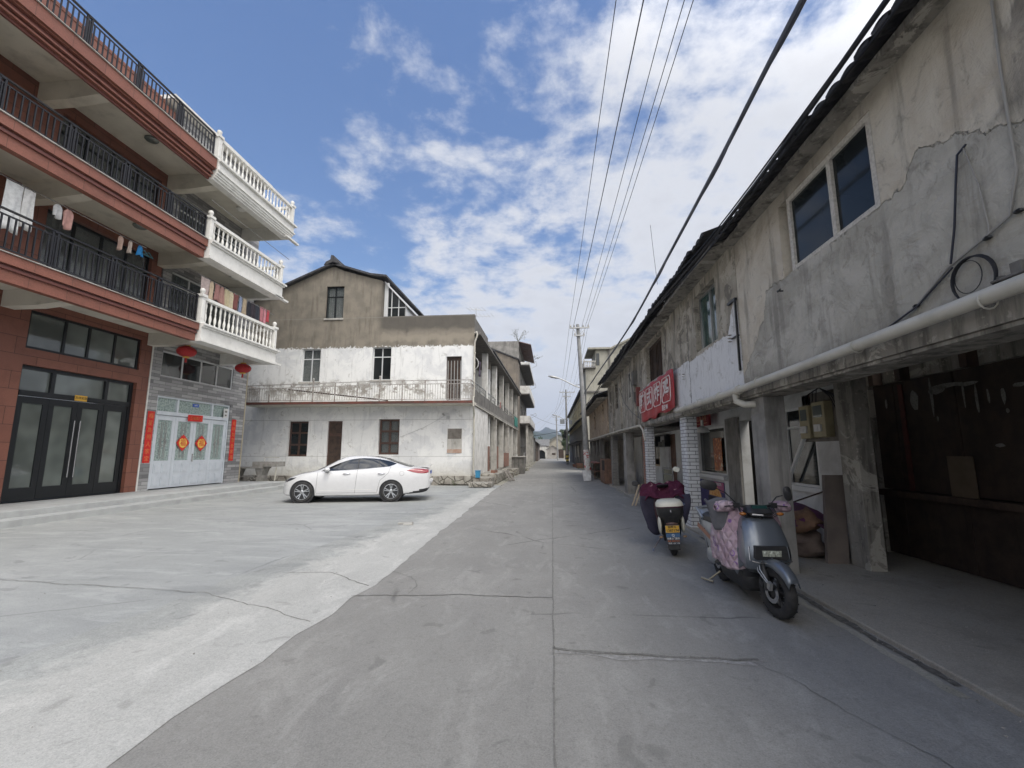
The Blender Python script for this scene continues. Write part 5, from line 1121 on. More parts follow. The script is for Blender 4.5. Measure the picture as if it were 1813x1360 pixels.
def far_right():
    T = thing('arcade_house', 'arcade house of sooty streaked plaster with one narrow white framed window', 'house', (4, 18, 0))
    m = MB(); wall(m, FA, 14.22, 22.6, 2.33, 4.8, [(16.2, 16.72, 3.45, 4.42), (19.3, 20.2, 3.4, 4.5), (21.2, 21.9, 3.4, 4.4)], n0=-.22); m.build('upper_wall', M_OLD, T)
    m = MB(); m.fbox(FA, 14.22, 22.6, -1.5, .10, 2.30, 2.328); m.fbox(FA, 14.22, 22.6, .004, .10, 2.332, 2.42); m.build('floor_slab', M_SOOT, T)
    window(T, FA, 16.2, 16.72, 3.45, 4.42, M_CONCL, M_GLASSD, n=-.0, b=.05)
    for a, b in ((19.3, 20.2), (21.2, 21.9)):
        m = MB(); m.fbox(FA, a, b, -.16, -.12, 3.4, 4.5); m.build('shutter', M_WOODD, T)
    for a in (15.3, 18.4, 20.6):
        m = MB(); m.fbox(FA, a - .12, a + .12, .004, .07, 2.425, 4.79); m.build('pilaster', M_OLD, T)
    eave(T, FA, 14.22, 22.6, 4.82, 4.72, .50, 21, sag=.05)
    m = MB(); m.fbox(FA, 14.22, 22.6, -1.44, -.25, 2.73, 2.77); m.build('arcade_ceiling', M_SOOT, T)
    m = MB(); m.fbox(FA, 14.9, 15.2, .0, .14, 3.75, 4.2); m.build('meter_box', M_CONCD, T); m = MB(); m.fbox(FA, 14.95, 15.15, .0, .12, 3.2, 3.5); m.build('meter_box', M_CONCD, T)
    m = MB(); m.fbox(FA, 14.5, 14.66, .0, .12, 3.0, 3.6); m.build('junction_box', plain('dull red box', (.2, .05, .045), (.13, .04, .035), 8), T)
    pillar(T, 14.22, 14.5, .2, M_BRICK, z1=2.298); pillar(T, 17.6, 18.3, .28, M_CONC, z1=2.298); pillar(T, 21.6, 22.1, .26, M_BRICKG, z1=2.298)
    m = MB(); m.fbox(FB, 16.2, 17.2, -.12, -.08, .03, 2.2); m.fbox(FB, 21, 22.2, -.12, -.08, .03, 2.2); m.build('door', M_WOODR, T)
    window(T, FB, 18.6, 19.6, 1.0, 2.1, M_WOODP, M_GLASSD, n=.0, b=.07)
    T = thing('arcade_house', 'tan plastered arcade house with a lower sagging tile roof beside the nearest power pole', 'house', (4, 28, 0))
    F = Fac((2.8, 0), (0, 1), (-1, 0))
    m = MB(); wall(m, F, 22.65, 33.2, 2.33, 4.3, [(24.2, 24.9, 3.2, 4.1), (28.6, 29.6, 3.0, 4.1)], n0=-.2); m.build('upper_wall', M_TAN, T)
    for a, b in ((24.2, 24.9), (28.6, 29.6)):
        m = MB(); m.fbox(F, a, b, -.14, -.10, 3.0, 4.1); m.build('shutter', M_WOODR, T)
    m = MB(); m.fbox(F, 22.65, 33.2, -1.5, .12, 2.30, 2.328); m.fbox(F, 22.65, 33.2, .004, .12, 2.332, 2.41); m.build('floor_slab', M_SOOT, T)
    eave(T, F, 22.65, 34.2, 4.28, 4.2, .62, 31, sag=.12)
    for a in (26.4, 28.2, 31.0, 32.9): pillar(T, a, a + .35, .25, M_CONCD, F, 2.298)
    m = MB(); m.box(7.9, 8.1, 24, 33.2, 0, 5.4); m.box(4.1, 4.3, 24.02, 33, .03, 2.7); m.box(2.9, 4.3, 33.0, 33.2, .03, 4.3); m.build('shop_wall', M_SOOT, T)
    m = MB(); m.fbox(F, 24.5, 25.8, -1.31, -1.29, .05, 2.1); m.fbox(F, 29, 30.2, -1.31, -1.29, .05, 2.1); m.build('door', M_WOODR, T)
far_right()
# pipes, cables and fittings on the right facade
m = MB(); m.tube([FA(-3, .17, 2.52), FA(2.7, .17, 2.50), FA(5, .17, 2.455), FA(6.6, .17, 2.43)], .052, 14); m.tube([FA(6.6, .17, 2.43), FA(9.9, .15, 2.42)], .055, 14)
m.tube([FA(6.75, .17, 2.39), FA(6.75, .165, 2.28), FA(6.65, .1, 2.22), FA(6.55, -.02, 2.22)], .05, 12)
for a in (6.6, 7.35): m.tube([FA(a, .17, 2.43), FA(a + .1, .17, 2.43)], .064, 14)
for a in (2.9, 4.1, 6.0, 8.3): m.tube([FA(a, .17 + .057 * math.cos(t), 2.49 - .01 * a * .6 + .057 * math.sin(t)) for t in [i * .5236 for i in range(12)]], .006, 4, closed=True)
tag(m.build('drain_pipe', M_PVC, smooth=50), 'thick cream plastic pipe running along the nearest house above the dark arcade', 'pipe')
m = MB(); m.tube([FA(14.2, .13, 2.36), FA(18, .14, 2.39), FA(26, .16, 2.40), FA(31, .17, 2.41)], .035, 10); m.tube([FA(14.15, .13, 2.36), FA(13.95, .08, 2.2), FA(13.8, .06, 1.9)], .03, 8)
tag(m.build('drain_pipe', M_PVC, smooth=50), 'thin pale pipe along the farther arcade houses beyond the red banner', 'pipe')
def cable(name, label, pts, r, mat, cat='cable', group=None, n=6):
    m = MB(); m.tube(pts, r, n); return tag(m.build(name, mat, smooth=60), label, cat, group)
def catenary(p, q, sag, k=24):
    p, q = Vector(p), Vector(q); return [p.lerp(q, i / k) - Vector((0, 0, sag * 4 * (i / k) * (1 - i / k))) for i in range(k + 1)]
M_WCAB = flat('off white cable', (.30, .29, .27), .6)
cable('wall_cable', 'white cable dropping from the eaves, then slanting left across the nearest cement wall', [FA(2.72, .02, 4.6), FA(2.75, .02, 3.9), FA(2.76, .02, 3.24), FA(2.84, .02, 2.99), FA(3.02, .02, 2.93), FA(3.3, .02, 2.85), FA(3.6, .02, 2.68), FA(3.97, .03, 2.55)], .009, M_WCAB)
cable('wall_cable', 'dark cable hanging from a hole in the plaster down to the coil', [FA(3.06, .0, 3.63), FA(3.1, .03, 3.58), FA(3.15, .03, 3.35), FA(3.2, .03, 3.1), FA(3.27, .03, 2.86)], .008, M_CABLE)
cable('wall_cable', 'pale thin cable beside the dark one above the coil', [FA(3.06, .02, 3.6), FA(3.0, .02, 3.3), FA(2.98, .02, 3.0), FA(2.99, .02, 2.92)], .005, M_WCAB)
cable('wall_cable', 'dark cable running from the coil down over the cream pipe', [FA(3.26, .03, 2.83), FA(3.6, .03, 2.66), FA(3.95, .05, 2.56), FA(4.3, .14, 2.51), FA(5.2, .19, 2.49), FA(6.5, .2, 2.46)], .007, M_CABLE)
m = MB()
for q in range(4): m.tube([FA(3.12 + .155 * math.cos(t * .2618) , .03 + .004 * q, 2.69 + .155 * math.sin(t * .2618 + .03 * q)) for t in range(24)], .0065, 6, closed=True)
m.tube([FA(3.16 + .10 * math.cos(t * .2618), .03, 2.72 + .11 * math.sin(t * .2618)) for t in range(24)], .003, 4, closed=True)
tag(m.build('cable_coil', M_ASPH, smooth=60), 'black coil of cable hanging on the cement wall above the cream pipe', 'cable coil')
m = MB(); m.fbox(FA, 2.75, 2.98, .0, .07, 2.60, 2.618); m.fbox(FA, 2.80, 2.87, .0, .05, 2.618, 2.69); m.fbox(FA, 2.93, 2.96, .0, .05, 2.618, 2.64)
tag(m.build('wall_bracket', M_CONCD, bevel=.006), 'rusty metal bracket on the cement wall just right of the cable coil', 'bracket')
m = MB(); m.tube([FA(5.55, .0, 3.50), FA(5.55, .07, 3.50), FA(5.50, .09, 3.47), FA(5.45, .08, 3.49)], .008, 6); tag(m.build('wall_hook', M_BLACKFR), 'small black hook on the wall left of the flaking cream window', 'hook')
m = MB()
for a, z in ((2.79, 2.99), (3.0, 2.92), (3.62, 2.67)): m.ellipsoid(FA(a, .02, z), .02, .03, .015, 8, 5)
tag(m.build('cable_clips', M_BLACKFR), 'small black clips holding the cables on the cement wall', 'cable clips')
# black bundle along the eaves
for k, (dn, dz, r, lb) in enumerate(((.385, .03, .024, 'thick black cable strung close under the tile edge of the right hand houses'), (.36, -.03, .014, 'thinner black cable strung under the thick one along the right hand eaves'), (.41, .055, .010, 'outermost thin black cable along the right hand eaves'))):
    pts = []
    for i in range(60):
        a = -4 + i * .66; pts.append(FA(a, dn + .04 * math.sin(a * .7 + k) + (.12 if a > 7 else 0) * min(1, (a - 7) / 3 if a > 7 else 0), 4.72 + dz + .03 * math.sin(a * 1.1 + k * 2) - (.012 * max(0, a - 14))))
    cable('eave_cable', lb, pts, r, M_ASPH, 'cable')
# banner on the second house
def banner():
    T = thing('shop_banner', 'red cloth banner with four framed white characters hanging over the fried chicken shop', 'banner', FA(12.5, .12, 2.9))
    a0, a1 = 10.25, 14.05; P = []; k = 40
    for i in range(k + 1):
        a = a0 + (a1 - a0) * i / k; row = []
        for j in range(9):
            v = j / 8; zt = 3.38 + (.04 if i < 30 else -.01); zb = 2.46 + .03 * math.sin(a * 5) + (.05 if i < 18 else 0); n = .10 + .018 * math.sin(a * 7 + v * 3) + .02 * v
            row.append(FA(a, n, zb + (zt - zb) * v))
        P.append(row)
    m = MB(); m.grid(P); b = m.build('banner_cloth', plain('banner red', (.42, .035, .045), (.34, .03, .04), 5, .55, dirt=.15), T, smooth=80, solid=.004)
    m = MB(); wd = .62; 
    for i, ch in enumerate('韩式炸鸡'):
        a = 13.58 - i * .93
        text(m, ch, .46, FA, a, .145, 3.02, 0, depth=.002, sx=1.25, bold=.012)
        h0, h1 = 2.72, 3.3; w0, w1 = a - .39, a + .39
        c = .07; pts = [(w0 + c, h0), (w1 - c, h0), (w1, h0 + c), (w1, h1 - c), (w1 - c, h1), (w0 + c, h1), (w0, h1 - c), (w0, h0 + c)]
        m.tube([FA(p, .142, q) for p, q in pts], .012, 4, closed=True)
    text(m, '晨主 9M', .14, FA, 10.95, .148, 2.60, 0, sx=1.1, bold=.006)
    m.build('lettering', plain('banner white', (.70, .66, .64), (.6, .5, .48), 20), b)
    m = MB(); m.tube([FA(a0 - .03, .1, 3.42), FA(a1 + .03, .1, 3.40)], .018, 6); m.build('top_rail', M_CONCL, T)
banner()
T = thing('shop_sign', 'small dark red sign with yellowish lettering over the shop window behind the brick pillar', 'sign', FB(12.9, .25, 2.4))
m = MB(); m.hexa([FB(12.0, .2, 2.24), FB(13.75, .2, 2.24), FB(13.75, .26, 2.24), FB(12.0, .26, 2.24), FB(12.0, .2, 2.56), FB(13.75, .2, 2.66), FB(13.75, .26, 2.66), FB(12.0, .26, 2.56)]); b = m.build('sign_board', plain('dark red board', (.24, .03, .035), (.18, .025, .03), 6), T)
m = MB(); text(m, '正宗手工炸鸡排', .21, FB, 12.85, .263, 2.45, 0, sx=.95); m.fbox(FB, 12.1, 13.6, .262, .266, 2.30, 2.315); m.build('lettering', plain('dull gold', (.5, .30, .16), (.42, .22, .12), 20), b)
m = MB(); m.fbox(FB, 12.08, 12.66, -.055, -.045, 1.08, 1.92)
def food_mat():
    s = NT('food photograph print'); v = s.nd('ShaderNodeTexVoronoi'); v.inputs['Scale'].default_value = 9; s.L.new(s.co, v.inputs['Vector'])
    col = s.mix(s.ramp(v.outputs[0], .1, .6), (.62, .22, .04), (.30, .07, .02)); col = s.mix(s.ramp(s.noise(7, 4), .55, .65), col, (.62, .5, .38)); return s.fin(col, .35)
M_FOOD = food_mat()
tag(m.build('food_poster', M_FOOD), 'tall orange fried food poster hanging inside the dark shop window', 'poster')
m = MB(); m.fbox(FB, 11.9, 13.75, .01, .02, .05, .80)
pts = [(12.1, .42), (13.0, .42), (12.98, .5), (12.85, .62), (12.7, .70), (12.52, .72), (12.3, .62), (12.14, .5)]
m.prism([FB(a, .022, z) for a, z in pts[::-1]], (-.004, 0, 0), 1)
m.fbox(FB, 11.92, 12.6, .021, .023, .55, .79, 2); m.fbox(FB, 12.0, 13.1, .021, .0235, .2, .40, 3); text(m, '鸡排', .12, FB, 13.3, .024, .68, 4); text(m, '美味炸鸡', .09, FB, 12.25, .026, .73, 4)
tag(m.build('food_poster', [flat('poster violet', (.05, .04, .16)), plain('poster crust', (.62, .26, .06), (.75, .48, .2), 12), flat('poster pink', (.42, .10, .20)), flat('poster dark', (.015, .015, .03)), M_WHITEP]), 'violet and pink fried chicken poster under the shop window', 'poster')
# meters, plank, bags
for i, (a, z0, z1, lb) in enumerate(((7.80, 1.77, 2.30, 'narrower yellowed electricity meter box, left of the pair in the arcade'), (7.40, 1.78, 2.33, 'right of the two yellowed electricity meter boxes in the arcade'))):
    T = thing('meter_box', lb, 'meter box', FB(a, .1, z0), group='electricity meter boxes'); w = .28 if i == 0 else .33
    m = MB(); m.fbox(FB, a - w / 2, a + w / 2, .004, .16, z0, z1); m.build('case', plain('yellowed plastic', (.38, .33, .2), (.30, .26, .15), 5, .5, dirt=.3), T, bevel=.012)
    m = MB(); m.fbox(FB, a - w / 2 + .05, a + w / 2 - .05, .162, .168, z1 - .24, z1 - .06); m.build('glass_port', M_GLASSP, T)
    m = MB(); m.fbox(FB, a - .08, a + .09, .162, .19, z0 + .09, z0 + .2); m.fbox(FB, a - .03, a + .02, .19, .2, z0 + .11, z0 + .16); m.build('breaker', M_WHITEP, T)
m = MB(); m.fbox(FB, 7.0, 8.05, .004, .03, 1.72, 2.5); tag(m.build('meter_backboard', M_WOODG), 'dark wooden board behind the two electricity meter boxes', 'board')
m = MB()
for q in range(4): m.tube([FB(7.9 - q * .1, .06, 2.33), FB(7.8 - q * .12, .12, 2.45 + .03 * q), FB(7.4, .1, 2.55), FB(7.05 + q * .05, .08, 2.4), FB(7.0, .06, 2.2 - q * .05)], .008, 5)
tag(m.build('meter_wires', M_ASPH), 'tangle of black wires above the electricity meter boxes', 'wires')
m = MB(); m.hexa([(3.78, 6.86, .032), (4.06, 6.86, .032), (4.06, 6.93, .032), (3.78, 6.93, .032), (3.98, 7.1, 1.22), (4.26, 7.1, 1.22), (4.26, 7.17, 1.22), (3.98, 7.17, 1.22)])
tag(m.build('board', plain('grey brown board', (.20, .165, .14), (.15, .125, .11), 3, .8), bevel=.004), 'tall grey brown board leaning on the white wall beneath the meter boxes', 'board')
def sack(c, rx, ry, rz, mat, name, label, cat, seed):
    m = MB(); m.ellipsoid((c[0], c[1], c[2] + rz * .8), rx, ry, rz, 22, 14, wob=.35, seed=seed)
    m.v = [(x, y, max(z, .034)) for x, y, z in m.v]; return tag(m.build(name, mat, smooth=60), label, cat)
sack((3.72, 7.5, .03), .34, .4, .22, plain('dusty cloth', (.22, .17, .145), (.16, .12, .10), 7, .95), 'sack', 'dusty brown sack at the bottom of the pile beside the concrete pillar', 'sack', 3)
sack((3.70, 7.45, .40), .32, .36, .18, plain('brown paper sack', (.27, .16, .10), (.17, .10, .07), 8, .9), 'sack', 'orange brown sack on top of the dusty sack in the arcade', 'sack', 5)
m = MB(); P = []
for i in range(15):
    row = []
    for j in range(12): u, v = i / 14, j / 11; x = 3.36 + .72 * u; y = 7.12 + .66 * v; row.append((x, y, .80 - .42 * abs(u - .45) ** 1.4 - .9 * max(0, .35 - v) ** 1.2 + .03 * mnoise.noise(Vector((u * 5, v * 5, 0)))))
    P.append(row)
m.grid(P, flip=True); tag(m.build('cover_cloth', plain('purple cloth', (.15, .045, .13), (.09, .05, .07), 4, .9), smooth=70, solid=.01), 'dark purple cloth thrown over the sacks behind the concrete pillar', 'cloth')
m = MB(); m.tube([(3.5, 7.2, .80), (4.2, 7.3, 1.02)], .012, 6); tag(m.build('stick', M_WOODD), 'thin dark stick sticking out over the purple cloth', 'stick')
# stuff in the farther arcade
def crate_frame(T, x0, x1, y0, y1, z1, mat, shelves):
    m = MB()
    for x in (x0, x1 - .04):
        for y in (y0, y1 - .04): m.box(x, x + .04, y, y + .04, .03, z1)
    for z in shelves: m.box(x0 + .002, x1 - .002, y0 + .002, y1 - .002, z, z + .03)
    m.build('frame', mat, T)
T = thing('cabinet', 'reddish wooden cabinet standing between brick pillars in the far arcade', 'cabinet', (2.9, 24, .03))
m = MB(); m.box(2.62, 3.25, 22.9, 24.9, .03, 1.22); m.build('cabinet_body', M_WOODR, T, bevel=.01)
m = MB(); m.box(2.60, 2.62, 22.95, 23.9, .1, .6); m.box(2.60, 2.62, 23.95, 24.85, .1, .6); m.box(2.60, 2.62, 23.95, 24.85, .66, 1.15); m.build('drawer_front', M_WOODR, T); m = MB(); m.box(2.605, 2.62, 22.95, 23.9, .66, 1.15); m.build('shelf_shade_panel', M_DARKIN, T)  # flat dark panel painted as the shade inside an open shelf
T = thing('rack', 'low rusty rack with reddish boards in front of the far arcade, before the cabinet', 'rack', (2.6, 28, 0))
crate_frame(T, 2.45, 3.0, 26.5, 31.2, .95, M_WOODR, (.45, .9)); m = MB(); m.box(2.44, 2.99, 26.4, 31.3, .93, .97); m.build('boards', plain('pinkish board', (.34, .15, .12), (.25, .12, .1), 4), T)
T = thing('folding_frame', 'greenish folding metal frame standing against the white wall between the brick pillars', 'frame', (3.9, 16, .03))
m = MB(); m.tube([(3.75, 14.6, .04), (3.75, 14.6, 1.05), (3.75, 15.9, 1.05), (3.75, 15.9, .04)], .018, 6); m.tube([(3.75, 14.6, .85), (3.75, 15.9, .85)], .014, 6); m.build('tube_frame', M_GALV, T); m = MB(); m.box(3.76, 3.77, 14.65, 15.85, .1, 1.0); m.build('panel', plain('olive mesh', (.27, .26, .19), (.22, .21, .16), 4), T)
T = thing('board', 'pale brown board leaning at the foot of the far white brick pillar', 'board', (2.9, 13.5, 0)); 
m = MB(); m.hexa([(2.62, 13.4, .0), (2.62, 13.9, .0), (2.66, 13.9, .0), (2.66, 13.4, .0), (2.83, 13.5, .6), (2.83, 13.95, .6), (2.87, 13.95, .6), (2.87, 13.5, .6)]); m.build('panel', M_WOODP, T)
for i in range(2):
    m = MB(); x = 2.34 + i * .09; m.hexa([(x, 13.9, 0), (x + .04, 13.9, 0), (x + .04, 13.95, 0), (x, 13.95, 0), (x + .34, 14.5, .58), (x + .38, 14.5, .58), (x + .38, 14.55, .58), (x + .34, 14.55, .58)])
    tag(m.build('slat', M_WOODP), 'pale wooden slat leaning beside the pale brown board, ' + ('nearer the road' if i == 0 else 'nearer the pillar'), 'slat', 'pale slats leaning by the pillar')
T = thing('pail', 'small white and blue pail beside the leaning slats', 'pail', (2.95, 15.2, .03)); m = MB(); m.lathe([(.1, .03), (.14, .28), (.13, .28), (.1, .06)], (2.95, 15.1, 0), 14); m.build('pail_body', M_WHITEP, T, smooth=40)
T = thing('wall_lamp', 'small pale round lamp fixed under the slab beside the near white brick pillar', 'lamp', (3.6, 11.2, 2.2)); m = MB(); m.lathe([(.03, 2.3), (.03, 2.16), (.12, 2.12), (.16, 2.02), (.02, 2.0)], (3.55, 11.0, 0), 16); m.build('lamp_shade', M_WHITEP, T, smooth=40); m = MB(); m.tube([(3.55, 11, 2.3), (3.55, 11, 2.72)], .008, 5); m.build('cord', M_ASPH, T)
T = thing('wall_shelf', 'dark metal shelf of small boxes on the white wall between the brick pillars', 'shelf', (4.2, 17.4, 1.8)); m = MB(); m.fbox(FB, 16.9, 18.4, .003, .2, 1.75, 1.79); m.fbox(FB, 16.9, 16.94, .003, .2, 1.79, 2.2); m.fbox(FB, 18.36, 18.4, .003, .2, 1.79, 2.2); m.fbox(FB, 16.94, 18.36, .003, .2, 2.16, 2.2); m.build('shelf_frame', M_BLACKFR, T); m = MB(); m.fbox(FB, 17.1, 17.5, .02, .16, 1.793, 2.0); m.build('box', M_CONCD, T); m = MB(); m.fbox(FB, 17.7, 18.1, .02, .16, 1.793, 1.95); m.build('box', M_CONCD, T)
m = MB(); m.hexa([(1.76, 25.3, .02), (2.16, 25.5, .02), (2.18, 25.54, .02), (1.78, 25.34, .02), (1.70, 25.75, .56), (2.20, 25.95, .48), (2.22, 25.99, .48), (1.72, 25.79, .56)])
tag(m.build('white_board', M_CONCP), 'white board propped on the ground at the foot of the near power pole', 'board')
m = MB(); m.box(-3.35, -3.05, 9.95, 10.1, 0, .03); m.box(-3.2, -3.0, 9.85, 9.95, 0, .02); tag(m.build('cardboard_scrap', M_CONCL), 'flat scrap of pale board lying on the light cement strip', 'scrap')
# ------------------------------------------------------------------ power poles, lamps and lines
def power_pole(label, x, y, h, lean, arms, lamp=None, boards=False, base=None):
    T = thing('power_pole', label, 'power pole', (x, y, 0))
    r0, r1 = .175, .095; tx = x + lean
    P = lambda z: Vector((x + lean * z / h, y, z))
    m = MB(); m.tube([P(-.05), P(h * .5), P(h)], [r0, (r0 + r1) / 2, r1], 16); m.build('pole', M_POLE, T, smooth=50)
    for (z, w0, w1, hh) in arms:
        m = MB(); c = P(z); m.box(c.x + w0, c.x + w1, y - .18, y - .11, z, z + hh); m.tube([c + Vector((.14 * math.cos(t * .5236), .14 * math.sin(t * .5236), .03)) for t in range(12)], .012, 4, closed=True)
        for e in (w0 + .1, w1 - .1): m.tube([Vector((c.x + e * .8, y - .145, z)), P(z - .45) + Vector((0, -.12, 0))], .014, 4) if abs(w0) > .4 else None
        am = m.build('crossarm', M_GALV, T)
        for a in ([w0 + .06, w0 * .45, w1 * .45, w1 - .06] if w1 - w0 > .9 else [w0 + .05, w1 - .05]):
            m = MB(); m.lathe([(.03, 0), (.055, .03), (.03, .05), (.05, .08), (.025, .11), (.02, .15)], (c.x + a, y - .145, z + hh), 10); m.build('insulator', M_CONCL, am, smooth=40)
    if lamp:
        z, L_, up = lamp; m = MB(); c = P(z)
        m.tube([c, c + Vector((-.35 * L_, 0, .28 * up)), c + Vector((-.75 * L_, 0, .75 * up)), c + Vector((-L_, 0, up))], .032, 8); m.tube([P(z + .25), c + Vector((-.3 * L_, 0, .30 * up))], .018, 6); m.build('lamp_arm', M_GALV, T, smooth=50)
        m = MB(); e = c + Vector((-L_, 0, up)); k = []
        for t, w, hgt in ((0, .05, .04), (.18, .10, .07), (.42, .11, .08), (.62, .05, .03)):
            k.append([e + Vector((-t, w * math.cos(a), .22 * t + hgt * math.sin(a))) for a in [i * .5236 for i in range(12)]])
        vs = [p for r in k for p in r]; m.add(vs, [(i * 12 + j, i * 12 + (j + 1) % 12, (i + 1) * 12 + (j + 1) % 12, (i + 1) * 12 + j) for i in range(3) for j in range(12)] + [tuple(range(11, -1, -1)), tuple(range(36, 48))])
        m.build('lamp_head', M_GALV, T, smooth=50)
    if base:
        m = MB(); m.tube([P(base[0]), P(base[1])], r0 + .012, 20, cap=False); m.build('wrapped_notice', base[2], T)
    return T
MB_STR = (lambda s: s.fin(s.mix(s.ramp(s.noise(7, 3, .5, 1.0), .5, .54), s.mix(s.ramp(s.noise(3, 3, off=(5, 5, 5)), .5, .54), (.45, .43, .41), (.40, .06, .06)), (.55, .55, .54)), .7))(NT('red and white pasted notices'))
M_BAND = (lambda s: s.fin(s.mix(s.ramp(s.math('FRACT', s.math('MULTIPLY', s.sep()[2], 2.2)), .48, .52), (.5, .38, .06), (.03, .03, .03)), .6))(NT('yellow black bands'))
power_pole('nearest tall concrete power pole on the right, with crossarms and a street lamp arm', 2.10, 26.4, 9.1, -.42, [(8.82, -.5, .66, .08), (8.35, -.26, .36, .07)], lamp=(5.25, 1.35, .62), base=(.25, 1.7, MB_STR))
power_pole('second concrete power pole down the street, with two square boards hung on it', 2.12, 60, 9.8, -.05, [(9.38, -.85, 1.15, .09), (8.8, -.45, .62, .08)], lamp=(5.75, 1.25, .6), base=(.3, 1.3, M_BAND))
power_pole('farthest thin pale power pole standing near the end of the street', 1.32, 90, 8.8, -.2, [(8.4, -.75, .8, .09), (7.8, -.3, .35, .08)])
m = MB(); m.tube([(2.02, 59.8, 5.2), (1.1, 59.8, 5.2)], .02, 5)
T = thing('square_board', 'grey square board on a bracket at the left of the second power pole', 'board', (1.5, 59.7, 5.2)); m = MB(); m.box(1.22, 1.84, 59.68, 59.72, 5.22, 5.85); m.build('panel', plain('grey sheet', (.30, .32, .34), (.25, .27, .29), 3), T); m = MB(); m.tube([(2.02, 59.8, 5.5), (1.2, 59.74, 5.5)], .02, 5); m.build('bracket', M_GALV, T)
T = thing('square_board', 'grey square board on a bracket at the right of the second power pole', 'board', (2.6, 59.7, 5.2)); m = MB(); m.box(2.38, 2.80, 59.68, 59.72, 5.2, 5.78); m.build('panel', plain('grey sheet 2', (.33, .34, .35), (.27, .28, .3), 3), T); m = MB(); m.tube([(2.12, 59.8, 5.5), (2.8, 59.74, 5.5)], .02, 5); m.build('bracket', M_GALV, T)
T = thing('cable_box', 'black cable box strapped to the second power pole below its boards', 'box', (1.9, 59.8, 3.6)); m = MB(); m.box(1.72, 2.0, 59.6, 59.95, 3.4, 4.4); m.build('case', M_BLACKFR, T, bevel=.03)
WX = [(1.19, 1.11, 1.34), (1.44, 1.54, 1.75), (1.93, 1.93, 2.30), (2.14, 2.18, 2.85), (2.28, 2.32, 3.22)]
ordw = ['leftmost overhead power line, running from above the camera to the near pole', 'second overhead power line from the left', 'third overhead power line, in the middle of the five', 'fourth overhead power line, second from the right', 'rightmost of the five overhead power lines']
for (xp, xn, x2), lb, i in zip(WX, ordw, range(5)):
    x0 = xp + (xn - xp) * (26.4 + 14) / 20.1
    pts = catenary((x0, -14, 8.98), (xp, 26.25, 9.02), .42, 30) + catenary((xp, 26.25, 9.02), (x2, 59.85, 9.6), .35, 16)[1:] + catenary((x2, 59.85, 9.6), (x2 * .6 - .3, 90, 8.6), .4, 10)[1:]
    cable('power_line', lb, pts, .0075 if i != 1 else .011, M_CABLE, 'power line', n=5)
pts = [(1.78, -8, 4.95), (1.84, 0, 4.9), (1.92, 3.2, 4.9), (1.98, 5, 4.88), (2.05, 8, 4.86), (2.12, 11, 4.86), (2.12, 14, 4.88), (2.02, 20, 4.9), (1.98, 26.3, 4.95), (2.0, 40, 5.1), (2.1, 59.8, 5.5)]
def smooth(pts, k=6):
    P = [Vector(p) for p in pts]; out = []
    for i in range(len(P) - 1):
        p0, p1, p2, p3 = P[max(i - 1, 0)], P[i], P[i + 1], P[min(i + 2, len(P) - 1)]
        for j in range(k):
            t = j / k; out.append(.5 * ((2 * p1) + (p2 - p0) * t + (2 * p0 - 5 * p1 + 4 * p2 - p3) * t * t + (3 * p1 - p0 - 3 * p2 + p3) * t ** 3))
    return out + [P[-1]]
m = MB(); pp = smooth(pts, 10)
m.tube(pp, .023, 8); m.tube([p + Vector((.018 * math.cos(i * .6), 0, .018 * math.sin(i * .6) - .012)) for i, p in enumerate(pp)], .011, 6)
tag(m.build('thick_cable', M_CABLEB, smooth=60), 'thick twisted grey cable slung low over the road in front of the right hand eaves', 'cable')
cable('power_line', 'thin wire hanging between the tiles and the thick cable beside the second house', [(2.25, 9.2, 5.0), (2.2, 9.2, 5.7), (2.15, 9.15, 6.3)], .004, M_CABLE, 'wire')
cable('service_wire', 'slack wire from the eaves down to the corner of the red banner', [FA(18.2, .1, 4.1), FA(16.6, .16, 3.3), FA(15.3, .14, 2.85), FA(14.1, .1, 2.55)], .010, M_CABLE, 'wire')
cable('service_wire', 'loose wire looping down the streaked wall left of the banner', [FA(15.8, .06, 4.7), FA(15.7, .1, 4.1), FA(15.1, .08, 3.3), FA(14.6, .1, 3.0), FA(14.3, .12, 2.6)], .008, M_CABLE, 'wire')
cable('service_wire', 'wire crossing the street from the balcony house to the second power pole', catenary((-2.3, 52, 5.9), (1.9, 59.8, 5.0), .3, 12), .014, M_CABLE, 'wire')
cable('service_wire', 'lower wire crossing the far street in front of the mountain', catenary((-2.5, 66, 3.9), (3.0, 64, 4.9), .1, 12), .03, M_CABLE, 'wire')
cable('service_wire', 'pale wire fanning from the second pole down to the balcony house', catenary((2.0, 59.8, 8.8), (-2.3, 56, 4.8), .5, 12), .009, M_GALV, 'wire')
cable('service_wire', 'pale wire fanning from the second pole down to the roadside house', catenary((2.0, 59.8, 8.8), (-2.8, 70, 4.2), .5, 12), .009, M_GALV, 'wire')
